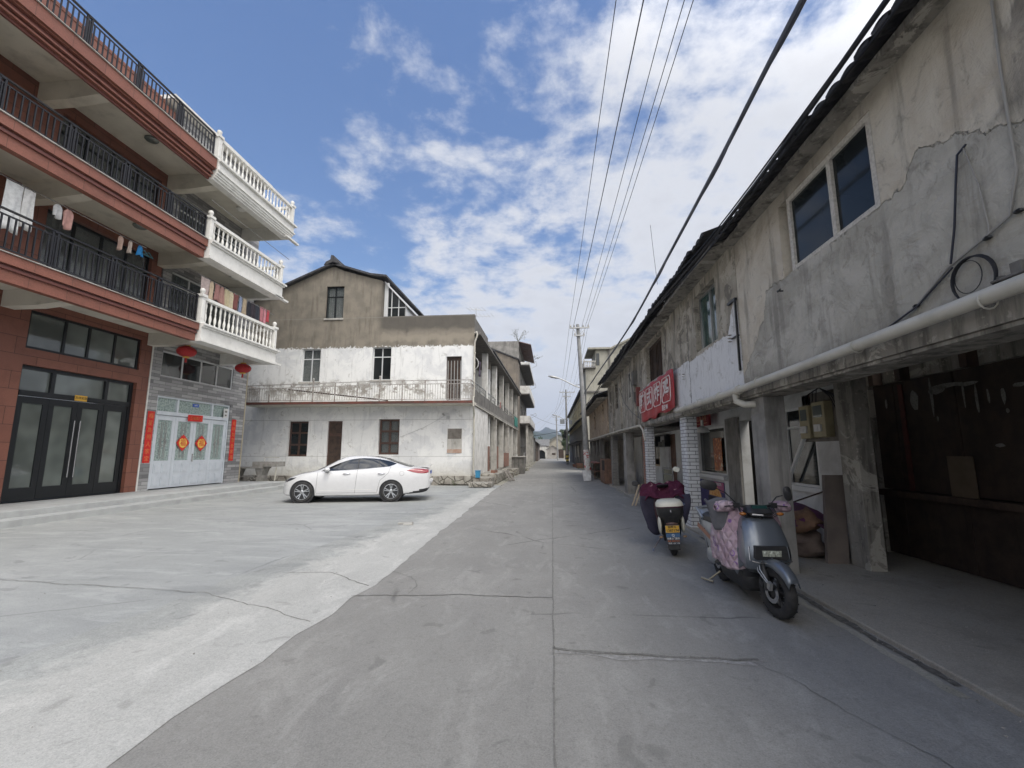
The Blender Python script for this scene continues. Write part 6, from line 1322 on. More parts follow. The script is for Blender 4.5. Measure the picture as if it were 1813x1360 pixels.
# ------------------------------------------------------------------ buildings beyond on the right
def concrete_tower():
    T = thing('terrace_house', 'tall bare concrete house with a roof terrace balustrade behind the near power pole', 'house', (5, 40, 0))
    MT = plain('grey yellow concrete', (.36, .345, .29), (.27, .26, .22), 1.2, .9, streak=.4, dirt=.35, bump=.2)
    F = Fac((0, 40), (1, 0), (0, -1)); m = MB(); wall(m, F, 3.15, 12, 0, 8.9, [], n0=-.3); G_ = Fac((3.15, 0), (0, 1), (-1, 0)); wall(m, G_, 40.3, 44, 0, 8.9, [(41, 42.4, 5, 6.6), (41, 42.4, 2, 3.6)], n0=-.3)
    m.box(4.06, 5.28, 40.02, 43.6, 8.905, 10.62); m.box(5.29, 12, 40.02, 43.6, 8.905, 10.3); m.box(3.6, 12, 41.5, 41.7, 4.0, 8.88); m.build('wall', MT, T)
    m = MB(); m.box(3.38, 5.33, 39.7, 44, 10.623, 10.78); m.prism([(5.33, 39.8, 10.6), (8.8, 39.8, 12.3), (8.8, 39.8, 12.45), (5.33, 39.8, 10.75)], (0, 4, 0)); m.prism([(5.33, 40.0, 10.31), (8.8, 40.0, 10.31), (8.8, 40.0, 12.28), (5.33, 40.0, 10.6)], (0, .3, 0)); m.build('roof', MT, T)
    m = MB(); m.box(2.95, 4.05, 39.7, 44, 8.91, 9.0); m.box(5.2, 5.34, 39.9, 39.995, 8.95, 10.6); m.build('terrace_slab', M_CONCD, T)
    m = MB(); m.box(2.95, 4.05, 39.75, 39.9, 9.5, 9.58); m.box(2.97, 3.07, 39.78, 39.88, 9.003, 9.75); m.box(3.0, 3.1, 39.9, 44, 9.5, 9.58)
    for i in range(6): m.lathe([(.03, 0), (.055, .15), (.03, .3), (.04, .5)], (3.2 + i * .15, 39.82, 9.003), 8)
    for i in range(12): m.lathe([(.03, 0), (.055, .15), (.03, .3), (.04, .5)], (3.05, 40.1 + i * .32, 9.003), 8)
    m.build('balustrade', M_CONCL, T)
    m = MB(); m.box(3.16, 12, 39.86, 39.996, 6.75, 6.9); m.build('string_course', M_CONCD, T)
    m = MB(); m.box(4.11, 4.4, 40.0, 40.01, 9.2, 10.3); m.build('window', M_GLASSD, T)
concrete_tower()
def yellow_house():
    T = thing('row_house', 'long cream yellow upper storey over grey brick shops beyond the near power pole', 'house', (4, 60, 0)); F = Fac((3.2, 0), (0, 1), (-1, 0))
    hs = [(a, a + 1.1, 5.3, 6.7) for a in (48, 51, 54, 57, 60, 63, 66, 69, 72)]
    m = MB(); wall(m, F, 46, 80, 4.4, 7.5, hs, n0=-.3); m.box(3.5, 9, 46, 46.3, 0, 7.4); m.build('upper_wall', plain('cream yellow paint', (.50, .44, .27), (.42, .37, .24), 1.5, .85, dirt=.3, streak=.3), T)
    m = MB()
    for a, b, c, d in hs: m.fbox(F, a, b, -.2, -.16, c, d)
    m.build('window', M_GLASSD, T)
    m = MB(); wall(m, F, 46, 80, 0, 4.395, [(50, 52.5, .05, 2.6), (56, 58.4, .05, 2.6), (66, 69, .05, 2.6)], n0=-.3); m.build('lower_wall', M_BRICKG, T)
    m = MB(); m.fbox(F, 45.5, 80.5, -.4, .3, 7.503, 7.66); m.prism([F(45.5, .3, 7.66), F(45.5, -1.2, 8.4), F(45.5, -1.2, 8.5), F(45.5, .3, 7.75)], (0, 35, 0)); m.build('roof', M_TILE, T)
    m = MB()
    m.hexa([F(44, .003, 4.95), F(80, .003, 4.95), F(80, .75, 4.45), F(44, .75, 4.45), F(44, .003, 5.03), F(80, .003, 5.03), F(80, .75, 4.53), F(44, .75, 4.53)]); m.build('awning_roof', M_TILE, T)
    m = MB(); m.fbox(F, 47, 79, .003, .5, 2.75, 2.85); m.build('shop_slab', M_CONCD, T)
    m = MB(); m.fbox(F, 52.6, 55.5, .01, .03, 1.0, 2.3); m.fbox(F, 59, 61.0, .01, .03, .9, 2.3); m.build('pasted_notices', plain('pale notices', (.45, .43, .38), (.33, .3, .25), 5), T)
    for a, b in ((50, 52.5), (56, 58.4), (66, 69)):
        m = MB(); m.fbox(F, a, b, -.28, -.2, .05, 2.6); m.build('door', M_WOODD, T)
yellow_house()
block('brick_stack', 'stack of old bricks and rubble by the wall of the grey brick shops', 'bricks', [(2.55, 3.15, 46, 49, 0, .45), (2.4, 3.0, 50, 52, 0, .25)], M_BRICK, .02)
# trees behind the far houses on the right
def tree(name, label, x, y, h, cr, seed, col):
    T = thing(name, label, 'tree', (x, y, 0)); rnd = random.Random(seed)
    m = MB(); m.tube([(x, y, 0), (x + .1, y, h * .4), (x - .05, y, h * .8)], [.2, .14, .05], 8)
    for i in range(7): a = rnd.uniform(0, 6.28); m.tube([(x, y, h * (.35 + .06 * i)), (x + cr * .7 * math.cos(a), y + cr * .7 * math.sin(a), h * (.55 + .06 * i))], [.07, .02], 5)
    m.build('trunk', M_WOODD, T); m = MB()
    cl = [(rnd.uniform(-1, 1) * cr * .7, rnd.uniform(-1, 1) * cr * .7, h * rnd.uniform(.45, .98), rnd.uniform(.25, .5) * cr) for _ in range(16)]
    for _ in range(2600):
        c = rnd.choice(cl); d = Vector((rnd.gauss(0, 1), rnd.gauss(0, 1), rnd.gauss(0, .8))).normalized() * c[3] * rnd.uniform(.5, 1.05); p = Vector((x + c[0], y + c[1], c[2])) + d
        u = Vector((rnd.uniform(-1, 1), rnd.uniform(-1, 1), rnd.uniform(-1, 1))).normalized() * .12; v = u.orthogonal().normalized() * .07
        m.add([p - u, p + v, p + u, p - v], [(0, 1, 2, 3)])
    m.build('crown', plain('leaf %d' % seed, col, tuple(c * .5 for c in col), 1.5, .7), T)
tree('tree', 'bushy green tree between the gabled houses at the end of the street', 4.4, 118, 4.6, 1.8, 4, (.07, .11, .04))
tree('tree', 'thin tree rising over the roofs right of the farthest power pole', 3.2, 100, 6.6, 1.2, 6, (.08, .11, .05))
tree('tree', 'tree behind the arched gate, below the mountain', -4.2, 128, 6.2, 2.2, 9, (.06, .10, .045))

# twiggy plants on the flat roofs and weeds along the wall foot
def twigs(label, x, y, z, s, seed, n=9, cat='plant', name='rooftop_plant', mat=None):
    rnd = random.Random(seed); m = MB()
    for i in range(n):
        a = rnd.uniform(0, 6.28); r = rnd.uniform(.2, 1) * s; h = rnd.uniform(.4, 1) * s; p = Vector((x, y, z)); q = p + Vector((math.cos(a) * r, math.sin(a) * r * .5, h)); m.tube([p, (p + q) / 2 + Vector((0, 0, .1 * s)), q], [.012 * s, .009 * s, .004 * s], 4)
        for k in range(7):
            c = p.lerp(q, rnd.uniform(.4, 1)) + Vector((rnd.uniform(-.1, .1), rnd.uniform(-.1, .1), rnd.uniform(-.05, .12))) * s; u = Vector((rnd.uniform(-1, 1), rnd.uniform(-1, 1), rnd.uniform(-.3, 1))).normalized() * .06 * s; v = u.orthogonal().normalized() * .022 * s; m.add([c - u, c + v, c + u, c - v], [(0, 1, 2, 3)])
    tag(m.build(name, mat or plain('dry leaf', (.12, .13, .07), (.08, .07, .045), 8)), label, cat)
twigs('thin dry plant growing on the flat roof edge of the tall balcony house', -3.6, 50.3, 14.1, 1.5, 1, 12)
twigs('straggly plant growing on the awning side of the tall balcony house', -2.4, 60, 13.7, 1.6, 2)
GRN = plain('weed green', (.07, .11, .035), (.11, .12, .05), 9)
for i, (x, y, s, lb) in enumerate([(-10.2, 21.6, .28, 'small weed at the foot of the white house behind the car'), (-4.6, 21.6, .3, 'small weed at the stone base near the corner drain pipe'), (-2.55, 29.6, .35, 'weed beside the stone ledge of the arcade row'), (-2.2, 36.6, .4, 'weed by the second stone ledge'), (2.9, 34.6, .45, 'weed on the ground at the end of the tan arcade house'), (2.6, 44.2, .5, 'weed by the old bricks under the grey brick shops'), (-11.9, 20.4, .25, 'weed in the corner beside the stone sink')]):
    twigs(lb, x, y, 0, s, 20 + i, 10, 'weed', 'weed', GRN)
# ------------------------------------------------------------------ the white saloon car
def interp(pts, x):
    if x <= pts[0][0]: return pts[0][1]
    for i in range(len(pts) - 1):
        (x0, y0), (x1, y1) = pts[i], pts[i + 1]
        if x <= x1:
            t = (x - x0) / (x1 - x0); m0 = (y1 - pts[i - 1][1]) / (x1 - pts[i - 1][0]) if i > 0 else (y1 - y0) / (x1 - x0); m1 = (pts[i + 2][1] - y0) / (pts[i + 2][0] - x0) if i + 2 < len(pts) else (y1 - y0) / (x1 - x0)
            h = x1 - x0; t2, t3 = t * t, t ** 3
            return (2 * t3 - 3 * t2 + 1) * y0 + (t3 - 2 * t2 + t) * h * m0 + (-2 * t3 + 3 * t2) * y1 + (t3 - t2) * h * m1
    return pts[-1][1]
CAR_TOP = [(-2.34, .90), (-2.32, 1.0), (-2.24, 1.065), (-2.0, 1.085), (-1.75, 1.12), (-1.4, 1.25), (-1.0, 1.375), (-.6, 1.435), (-.2, 1.45), (.15, 1.41), (.5, 1.27), (.85, 1.09), (1.1, .985), (1.5, .91), (1.85, .82), (2.05, .73), (2.17, .62), (2.22, .5)]
CAR_BELT = [(-2.34, .86), (-2.25, .96), (-2.0, 1.0), (-1.5, 1.03), (-1.0, 1.02), (0, .975), (.8, .94), (1.3, .88), (1.7, .80), (2.0, .69), (2.16, .58), (2.22, .47)]
CAR_W = [(-2.34, .70), (-2.28, .78), (-2.1, .845), (-1.7, .885), (-1.0, .90), (.8, .90), (1.4, .895), (1.75, .86), (1.98, .78), (2.12, .66), (2.2, .52), (2.22, .44)]
CAR_SILL = [(-2.34, .42), (-2.25, .30), (-1.9, .24), (-1.2, .20), (1.2, .185), (1.8, .20), (2.1, .22), (2.2, .26), (2.22, .30)]
_fx = lambda x: 1.36 + (x - 1.36) * .80 if x > 1.36 else (-1.34 + (x + 1.34) * 1.2 if x < -1.34 else x)
CAR_TOP, CAR_BELT, CAR_W, CAR_SILL = ([(_fx(a), b) for a, b in L_] for L_ in (CAR_TOP, CAR_BELT, CAR_W, CAR_SILL))
X0C, X1C = _fx(-2.34), _fx(2.22)
def car_section(x, N=44):
    zt, zb, w, zs = interp(CAR_TOP, x), interp(CAR_BELT, x), interp(CAR_W, x), interp(CAR_SILL, x)
    k = max(0, min(1, (zt - zb) / .42)); d = zt - zb; L_ = lambda a, b: a + (b - a) * k
    mid = zs + (zb - zs) * .5
    c = [(w * .86, zs), (w * .965, zs + .03), (w * .985, zs + .12), (w * 1.0, mid), (w * .992, mid + (zb - mid) * .45), (w * .965, mid + (zb - mid) * .80), (w * .93, zb),
         (w * L_(.88, .905), zb + d * L_(.20, .10)), (w * L_(.80, .80), zb + d * L_(.45, .55)), (w * L_(.66, .705), zb + d * L_(.72, .86)), (w * L_(.5, .60), zb + d * L_(.87, .955)), (w * L_(.25, .3), zb + d * .99), (0, zt)]
    t_ = [0]
    for a, b in zip(c, c[1:]): t_.append(t_[-1] + math.hypot(b[0] - a[0], b[1] - a[1]) + 1e-4)
    out = []
    for i in range(N + 1):
        t = t_[-1] * i / N; j = 0
        while j < len(c) - 2 and t > t_[j + 1]: j += 1
        u = (t - t_[j]) / (t_[j + 1] - t_[j]); p0, p1, p2, p3 = c[max(j - 1, 0)], c[j], c[j + 1], c[min(j + 2, len(c) - 1)]
        f = lambda q: .5 * (2 * p1[q] + (p2[q] - p0[q]) * u + (2 * p0[q] - 5 * p1[q] + 4 * p2[q] - p3[q]) * u * u + (3 * p1[q] - p0[q] - 3 * p2[q] + p3[q]) * u ** 3)
        out.append((max(0, f(0)), f(1)))
    # wheel arches
    for xa in (1.36, -1.34):
        if abs(x - xa) < .375:
            za = .325 + math.sqrt(.375 ** 2 - (x - xa) ** 2) * .98
            out = [(y, max(z, za)) for y, z in out]
    return out
def in_poly(px, pz, poly):
    c = False; n = len(poly)
    for i in range(n):
        (x0, z0), (x1, z1) = poly[i], poly[(i + 1) % n]
        if (z0 > pz) != (z1 > pz) and px < (x1 - x0) * (pz - z0) / (z1 - z0) + x0: c = not c
    return c
def car_side_y(x, z):
    s = car_section(x, 60)
    for (y0, z0), (y1, z1) in zip(s, s[1:]):
        if z0 <= z <= z1 and z1 > z0: return y0 + (y1 - y0) * (z - z0) / (z1 - z0)
    return s[0][0]
def build_car():
    T = thing('parked_car', 'white four door saloon parked across the yard in front of the old white house', 'car', (-6.594, 14.94, 0), R(-167.8))
    WHITE = flat('white car paint', (.68, .68, .68), .22, 0, .6, .9); GL = glassy('car glass', (.018, .022, .026), .04, .9); BLK = flat('black trim', (.02, .02, .022), .5)
    REDL = flat('red tail lens', (.28, .012, .02), .12, 0, .7, .5); HL = flat('dark headlamp', (.05, .055, .065), .08, 0, .8, .8); CHR = flat('bright metal', (.62, .62, .63), .18, 1)
    NX = 300; NS = 52; xs = [X0C + (X1C - X0C) * i / NX for i in range(NX + 1)]; S = [car_section(x, NS) for x in xs]
    DIF = [(-2.7, .3), (-2.7, .46), (-2.4, .40), (-2.0, .30), (-1.78, .235), (-2.5, .2)]
    parts = {'body': MB(), 'rear_diffuser': MB()}
    for sgn in (1, -1):
        for i in range(NX):
            for j in range(NS):
                q = [(xs[i], S[i][j]), (xs[i + 1], S[i + 1][j]), (xs[i + 1], S[i + 1][j + 1]), (xs[i], S[i][j + 1])]
                P = [(x, sgn * y, z) for x, (y, z) in q]; cx = sum(p[0] for p in P) / 4; cz = sum(p[2] for p in P) / 4; cy = abs(sum(p[1] for p in P) / 4)
                if max(p[2] for p in P) - min(p[2] for p in P) < 1e-6 and j < 30 and cz < .8 and abs(P[0][1] - P[2][1]) < 1e-6: continue
                k = 'rear_diffuser' if in_poly(cx, cz, DIF) else 'body'
                parts[k].add(P, [(0, 1, 2, 3) if sgn == -1 else (3, 2, 1, 0)])
    bump_ = MB(); bump_.tube([(X0C + .06, -.66, .60), (X0C - .015, -.5, .60), (X0C - .02, 0, .60), (X0C - .015, .5, .60), (X0C + .06, .66, .60)], .06, 10); bump_.build('rear_bumper', WHITE, T, smooth=60, local=True)
    # ends
    for i, sg in ((0, 1), (NX, -1)):
        L_ = [(xs[i], y, z) for y, z in S[i]]; Rr = [(xs[i], -y, z) for y, z in S[i]][::-1]; parts['body'].add(L_ + Rr, [tuple(range(len(L_) + len(Rr)))[::sg]])
    mats = {'body': WHITE, 'rear_diffuser': BLK}
    ob = {}
    for k, m in parts.items(): ob[k] = m.build(k, mats[k], T, smooth=35, local=True, weld=True)
    def overlay(name, mat, top, bot, s, off=.004, nx=50, nz=12, curve=None):
        m = MB(); P = []; x0, x1 = top[0][0], top[-1][0]
        for i in range(nx + 1):
            x = x0 + (x1 - x0) * i / nx; a, b = interp(bot, x), interp(top, x); P.append([(x, s * (car_side_y(x, a + (b - a) * j / nz) + off), a + (b - a) * j / nz) for j in range(nz + 1)])
        m.grid(P, flip=s < 0); return m.build(name, mat, T, smooth=60, local=True)
    for s in (1, -1):
        overlay('side_window', GL, [(-1.47, 1.19), (-1.3, 1.25), (-1.1, 1.30), (-.75, 1.352), (-.35, 1.362), (-.05, 1.325), (.25, 1.235), (.55, 1.105), (.84, .965)], [(-1.47, 1.188), (-1.30, 1.118), (-.95, 1.075), (-.3, 1.025), (.3, .985), (.84, .955)], s)
        overlay('tail_light', REDL, [(-2.50, .995), (-2.3, 1.02), (-2.05, 1.03), (-1.8, .985)], [(-2.50, .90), (-2.3, .875), (-2.05, .905), (-1.8, .98)], s, .006, 30, 8)
        overlay('head_light', HL, [(1.56, .775), (1.75, .75), (1.9, .715), (1.99, .68)], [(1.56, .77), (1.68, .70), (1.85, .64), (1.99, .60)], s, .006, 20, 6)
    def top_z(x, y):
        S_ = car_section(x, 60)[::-1]
        for (ya, za), (yb, zb_) in zip(S_, S_[1:]):
            if ya <= y <= yb and yb > ya: return za + (zb_ - za) * (y - ya) / (yb - ya)
        return S_[-1][1]
    for nm, xa, xb, ya, yb in (('windscreen', .24, 1.0, .56, .70), ('rear_window', -1.95, -1.12, .62, .50)):
        m = MB(); P = []
        for i in range(19):
            x = xa + (xb - xa) * i / 18; hw = ya + (yb - ya) * i / 18; P.append([(x, hw * (-1 + j / 9), top_z(x, abs(hw * (-1 + j / 9))) + .006) for j in range(19)])
        m.grid(P); m.build(nm, GL, T, smooth=60, local=True)
    m = MB(); m.box(-1.9, 1.85, -.62, .62, .22, .5); m.box(-.93, .95, -.84, .84, .2, .4)
    for xa in (1.36, -1.34):
        m.lathe([(.372, -.86), (.372, .86)], (xa, 0, .325), 32, 'y')
    m.build('underbody', BLK, T, local=True)
    B = ob['body']
    def line(pts, r=.0045, name='door_seam', mat=BLK):
        m = MB(); m.tube([(x, car_side_y(x, z) + .001, z) for x, z in pts], r, 4); m.tube([(x, -car_side_y(x, z) - .001, z) for x, z in pts], r, 4); return m.build(name, mat, B, local=True)
    dense = lambda a, b, n=10: [(a[0] + (b[0] - a[0]) * i / n, a[1] + (b[1] - a[1]) * i / n) for i in range(n + 1)]
    line(dense((.93, .93), (.95, .30))); line(dense((-.28, 1.02), (-.22, .28))); line(dense((-1.30, 1.1), (-1.24, .9), 4) + dense((-1.22, .88), (-.98, .66), 6)[1:] + dense((-.97, .62), (-.90, .30), 5)[1:])
    line(dense((.95, .29), (-.9, .29), 20), .004); line([(x, .37 + .02 * (x < 0)) for x in [(.85 - i * .08) for i in range(21)]], .006, 'sill_crease', M_BAL)
    line([(-1.66 + .07 * math.cos(t * .4189), .88 + .07 * math.sin(t * .4189)) for t in range(16)], .003, 'fuel_flap')
    line(dense((.78, .955), (-.3, 1.012), 12) + dense((-.32, 1.013), (-1.28, 1.103), 12)[1:], .007, 'window_trim', CHR)
    for xx in (-.28, -.93):
        m = MB()
        for s in (1, -1): m.tube([(xx, s * (car_side_y(xx, z) + .002), z) for z in (1.03 if xx > -.5 else 1.08, 1.15, 1.25, 1.345)], .018 if xx > -.5 else .010, 4)
        m.build('pillar_trim', BLK, B, local=True)
    for xx in (.05, -1.02):
        for s in (1, -1):
            m = MB(); y = car_side_y(xx, .88) + .02; m.tube([(xx - .11, s * (y - .025), .875), (xx - .08, s * (y + .012), .88), (xx + .08, s * (y + .012), .875), (xx + .11, s * (y - .025), .87)], .014, 8); m.build('door_handle', CHR, B, local=True, smooth=50)
    for s in (1, -1):
        m = MB(); m.ellipsoid((.62, s * 1.0, 1.02), .09, .11, .07, 14, 10); m.build('side_mirror', WHITE, B, local=True, smooth=60)
        m = MB(); m.box(.58, .72, s * .88 - .04, s * .88 + .05, .955, .985); m.build('mirror_stalk', BLK, B, local=True)
    m = MB(); m.prism([(-2.5, -.62, 1.05), (-2.25, -.62, 1.085), (-2.56, -.62, 1.14)], (0, 1.24, 0)); m.build('boot_spoiler', WHITE, B, local=True)
    m = MB(); m.box(X0C - .022, X0C - .004, -.22, .22, .84, .95); m.build('number_plate', flat('blue plate', (.02, .08, .42), .4), B, local=True)
    m = MB(); m.prism([(-1.2, -.01, 1.38), (-1.05, -.01, 1.40), (-1.2, -.01, 1.44)], (0, .02, 0)); m.build('roof_fin', WHITE, B, local=True)
    # wheels
    TY = plain('tyre rubber', (.028, .028, .03), (.05, .048, .045), 9, .85); RM = flat('alloy', (.55, .56, .57), .22, .9); DK = flat('dark rim', (.03, .03, .032), .4)
    def wheel(x, s):
        cy = .79
        m = MB(); m.lathe([(.215, -.10), (.235, -.105), (.29, -.105), (.318, -.08), (.325, -.04), (.325, .04), (.318, .08), (.29, .105), (.235, .105), (.215, .10)], (0, 0, 0), 40, 'y', cap=False)
        w = MB(); w.lathe([(.218, -.02), (.218, .0)], (0, 0, 0), 32, 'y'); w.lathe([(.212, .085), (.222, .104), (.228, .104), (.228, .08)], (0, 0, 0), 32, 'y', cap=False); w.lathe([(.22, -.05), (.22, .1)], (0, 0, 0), 32, 'y', cap=False)
        o = MB()
        for k in range(5):
            for dd in (-.13, .13):
                a = 2 * math.pi * k / 5 + .3; a0 = a + dd * .55; a1 = a + dd * 1.35
                p0 = Vector((.05 * math.cos(a0), .085, .05 * math.sin(a0))); p1 = Vector((.222 * math.cos(a1), .095, .222 * math.sin(a1))); t = (p1 - p0).cross(Vector((0, 1, 0))).normalized()
                o.hexa([p0 - t * .018 + Vector((0, -.02, 0)), p1 - t * .013 + Vector((0, -.02, 0)), p1 - t * .013, p0 - t * .018, p0 + t * .018 + Vector((0, -.02, 0)), p1 + t * .013 + Vector((0, -.02, 0)), p1 + t * .013, p0 + t * .018])
        o.lathe([(.06, .06), (.06, .095), (.03, .102)], (0, 0, 0), 16, 'y'); o.lathe([(.21, .07), (.216, .10), (.228, .10), (.228, .06)], (0, 0, 0), 36, 'y') if False else None
        o.tube([(.222 * math.cos(t * .2094), .098, .222 * math.sin(t * .2094)) for t in range(30)], .011, 6, closed=True)
        e = m.build('wheel', TY, T, smooth=40, local=True); r_ = o.build('rim', RM, e, smooth=40, local=True); d_ = w.build('brake_disc', DK, e, local=True)
        e.location = (x, s * cy, .325)
        if s < 0: e.rotation_euler = (0, 0, math.pi)
    for x in (1.36, -1.34):
        for s in (1, -1): wheel(x, s)
build_car()
# ------------------------------------------------------------------ two electric scooters
TYRE = plain('scooter tyre', (.022, .022, .023), (.04, .038, .036), 14, .85, bump=.4, bsc=90)
PBLK = plain('black scooter plastic', (.022, .022, .024), (.035, .034, .033), 10, .5)
def loft(m, rings, close=True, cap=True, mi=0):
    n = len(rings[0]); vs = [p for r in rings for p in r]; fs = []
    for i in range(len(rings) - 1):
        for k in range(n if close else n - 1): fs.append((i * n + k, i * n + (k + 1) % n, (i + 1) * n + (k + 1) % n, (i + 1) * n + k))
    if cap: fs += [tuple(range(n - 1, -1, -1)), tuple(range((len(rings) - 1) * n, len(rings) * n))]
    m.add(vs, fs, mi)
def rrect(cx, z, hx, hy, n=5, r=.5):
    """rounded rectangle ring in the xy plane"""
    pts = []; rx, ry = hx * r, hy * r
    for (sx, sy, a0) in ((1, 1, 0), (-1, 1, 90), (-1, -1, 180), (1, -1, 270)):
        for i in range(n): a = R(a0 + 90 * i / (n - 1)); pts.append((cx + sx * (hx - rx) + rx * math.cos(a), sy * (hy - ry) + ry * math.sin(a), z))
    return pts
def yz(x, cz, hy, hz, n=5, r=.5):
    return [(x, p[0], p[1] + cz) for p in [(q[1], q[0]) for q in rrect(0, 0, hz, hy, n, r)]]
def sc_wheel(T, loc, r, steer=0, disc=True, parent=None, w=.05):
    m = MB(); m.lathe([(r * .60, -w * .8), (r * .68, -w), (r * .86, -w * 1.05), (r * .95, -w * .8), (r * .99, -w * .4), (r, 0), (r * .99, w * .4), (r * .95, w * .8), (r * .86, w * 1.05), (r * .68, w), (r * .60, w * .8)], (0, 0, 0), 48, 'y', cap=False)
    for k in range(36):
        a = 2 * math.pi * k / 36; c = Vector((r * .985 * math.cos(a), 0, r * .985 * math.sin(a))); m.rbox(c + Vector((0, w * .55 * (1 if k % 2 else -1), 0)), .012, w * .5, .006, (0, -a + math.pi / 2, 0))
    e = m.build('wheel', TYRE, T, smooth=40, local=True); e.location = loc; e.rotation_euler = (0, 0, steer)
    m = MB(); m.lathe([(r * .60, -w * .75), (r * .66, -w * .85), (r * .66, w * .85), (r * .60, w * .75)], (0, 0, 0), 36, 'y', cap=False); m.lathe([(r * .62, -w * .8), (r * .62, w * .8)], (0, 0, 0), 36, 'y', cap=False); m.lathe([(.045, -w), (.045, w)], (0, 0, 0), 16, 'y')
    for k in range(5):
        a = 2 * math.pi * k / 5; m.tube([(.04 * math.cos(a), 0, .04 * math.sin(a)), (r * .62 * math.cos(a + .15), 0, r * .62 * math.sin(a + .15))], .014, 6)
    m.build('rim', PBLK, e, smooth=40, local=True)
    if disc:
        for s in (-1, 1):
            m = MB(); m.lathe([(.055, s * (w + .012)), (.095, s * (w + .012)), (.095, s * (w + .016)), (.055, s * (w + .016))], (0, 0, 0), 28, 'y', cap=False); m.build('brake_disc', M_STEEL, e, local=True)
    return e
def mirror(T, root, tip, mat, size=(.075, .02, .045), tilt=0.0):
    m = MB(); r_, t_ = Vector(root), Vector(tip); mid = (r_ + t_) / 2 + Vector((0, 0, .03)); m.tube([r_, mid, t_], .006, 6); o = m.build('mirror', PBLK, T, smooth=60, local=True)
    m = MB(); c = t_ + Vector((0, (.05 if tip[1] > 0 else -.05), .02)); n = 20
    vs = []
    for q, (sc, dx) in enumerate(((.85, -.018), (1, -.006), (1, .010), (.6, .026))):
        for k in range(n):
            a = 2 * math.pi * k / n; px = abs(math.cos(a)) ** .75 * math.copysign(1, math.cos(a)) * size[0] * sc; pz = abs(math.sin(a)) ** .75 * math.copysign(1, math.sin(a)) * size[2] * sc
            vs.append(c + Vector((dx, px * math.cos(tilt) - pz * math.sin(tilt), px * math.sin(tilt) + pz * math.cos(tilt))))
    m.add(vs, [(i * n + k, i * n + (k + 1) % n, (i + 1) * n + (k + 1) % n, (i + 1) * n + k) for i in range(3) for k in range(n)] + [tuple(range(n - 1, -1, -1)), tuple(range(3 * n, 4 * n))])
    m.build('mirror_shell', mat, o, smooth=40, local=True)
def quilt_mat(name, c, c2, motif, msc=9, q=22):
    s = NT(name); n = s.ramp(s.noise(4, 4), .35, .65); col = s.mix(n, c, c2)
    v = s.nd('ShaderNodeTexVoronoi'); v.inputs['Scale'].default_value = msc; s.L.new(s.co, v.inputs['Vector'])
    ring = s.math('MULTIPLY', s.ramp(s.math('ABSOLUTE', s.math('SUBTRACT', v.outputs[0], .24)), .03, .06, True, 1, 0), s.ramp(s.noise(5, 1, off=(3, 3, 3)), .5, .55))
    col = s.mix(s.math('MULTIPLY', ring, .8), col, motif)
    x, y, z = s.sep(); a = s.math('ABSOLUTE', s.math('SINE', s.math('MULTIPLY', s.math('ADD', s.math('ADD', x, y), z), q))); b = s.math('ABSOLUTE', s.math('SINE', s.math('MULTIPLY', s.math('SUBTRACT', s.math('ADD', x, y), z), q)))
    s.bump(s.math('MINIMUM', a, b), 1.0, .02); s.bump(s.noise(7, 5), .8, .05); s.bump(s.noise(30, 3), .4, .01); return s.fin(col, .88, 0, .2)
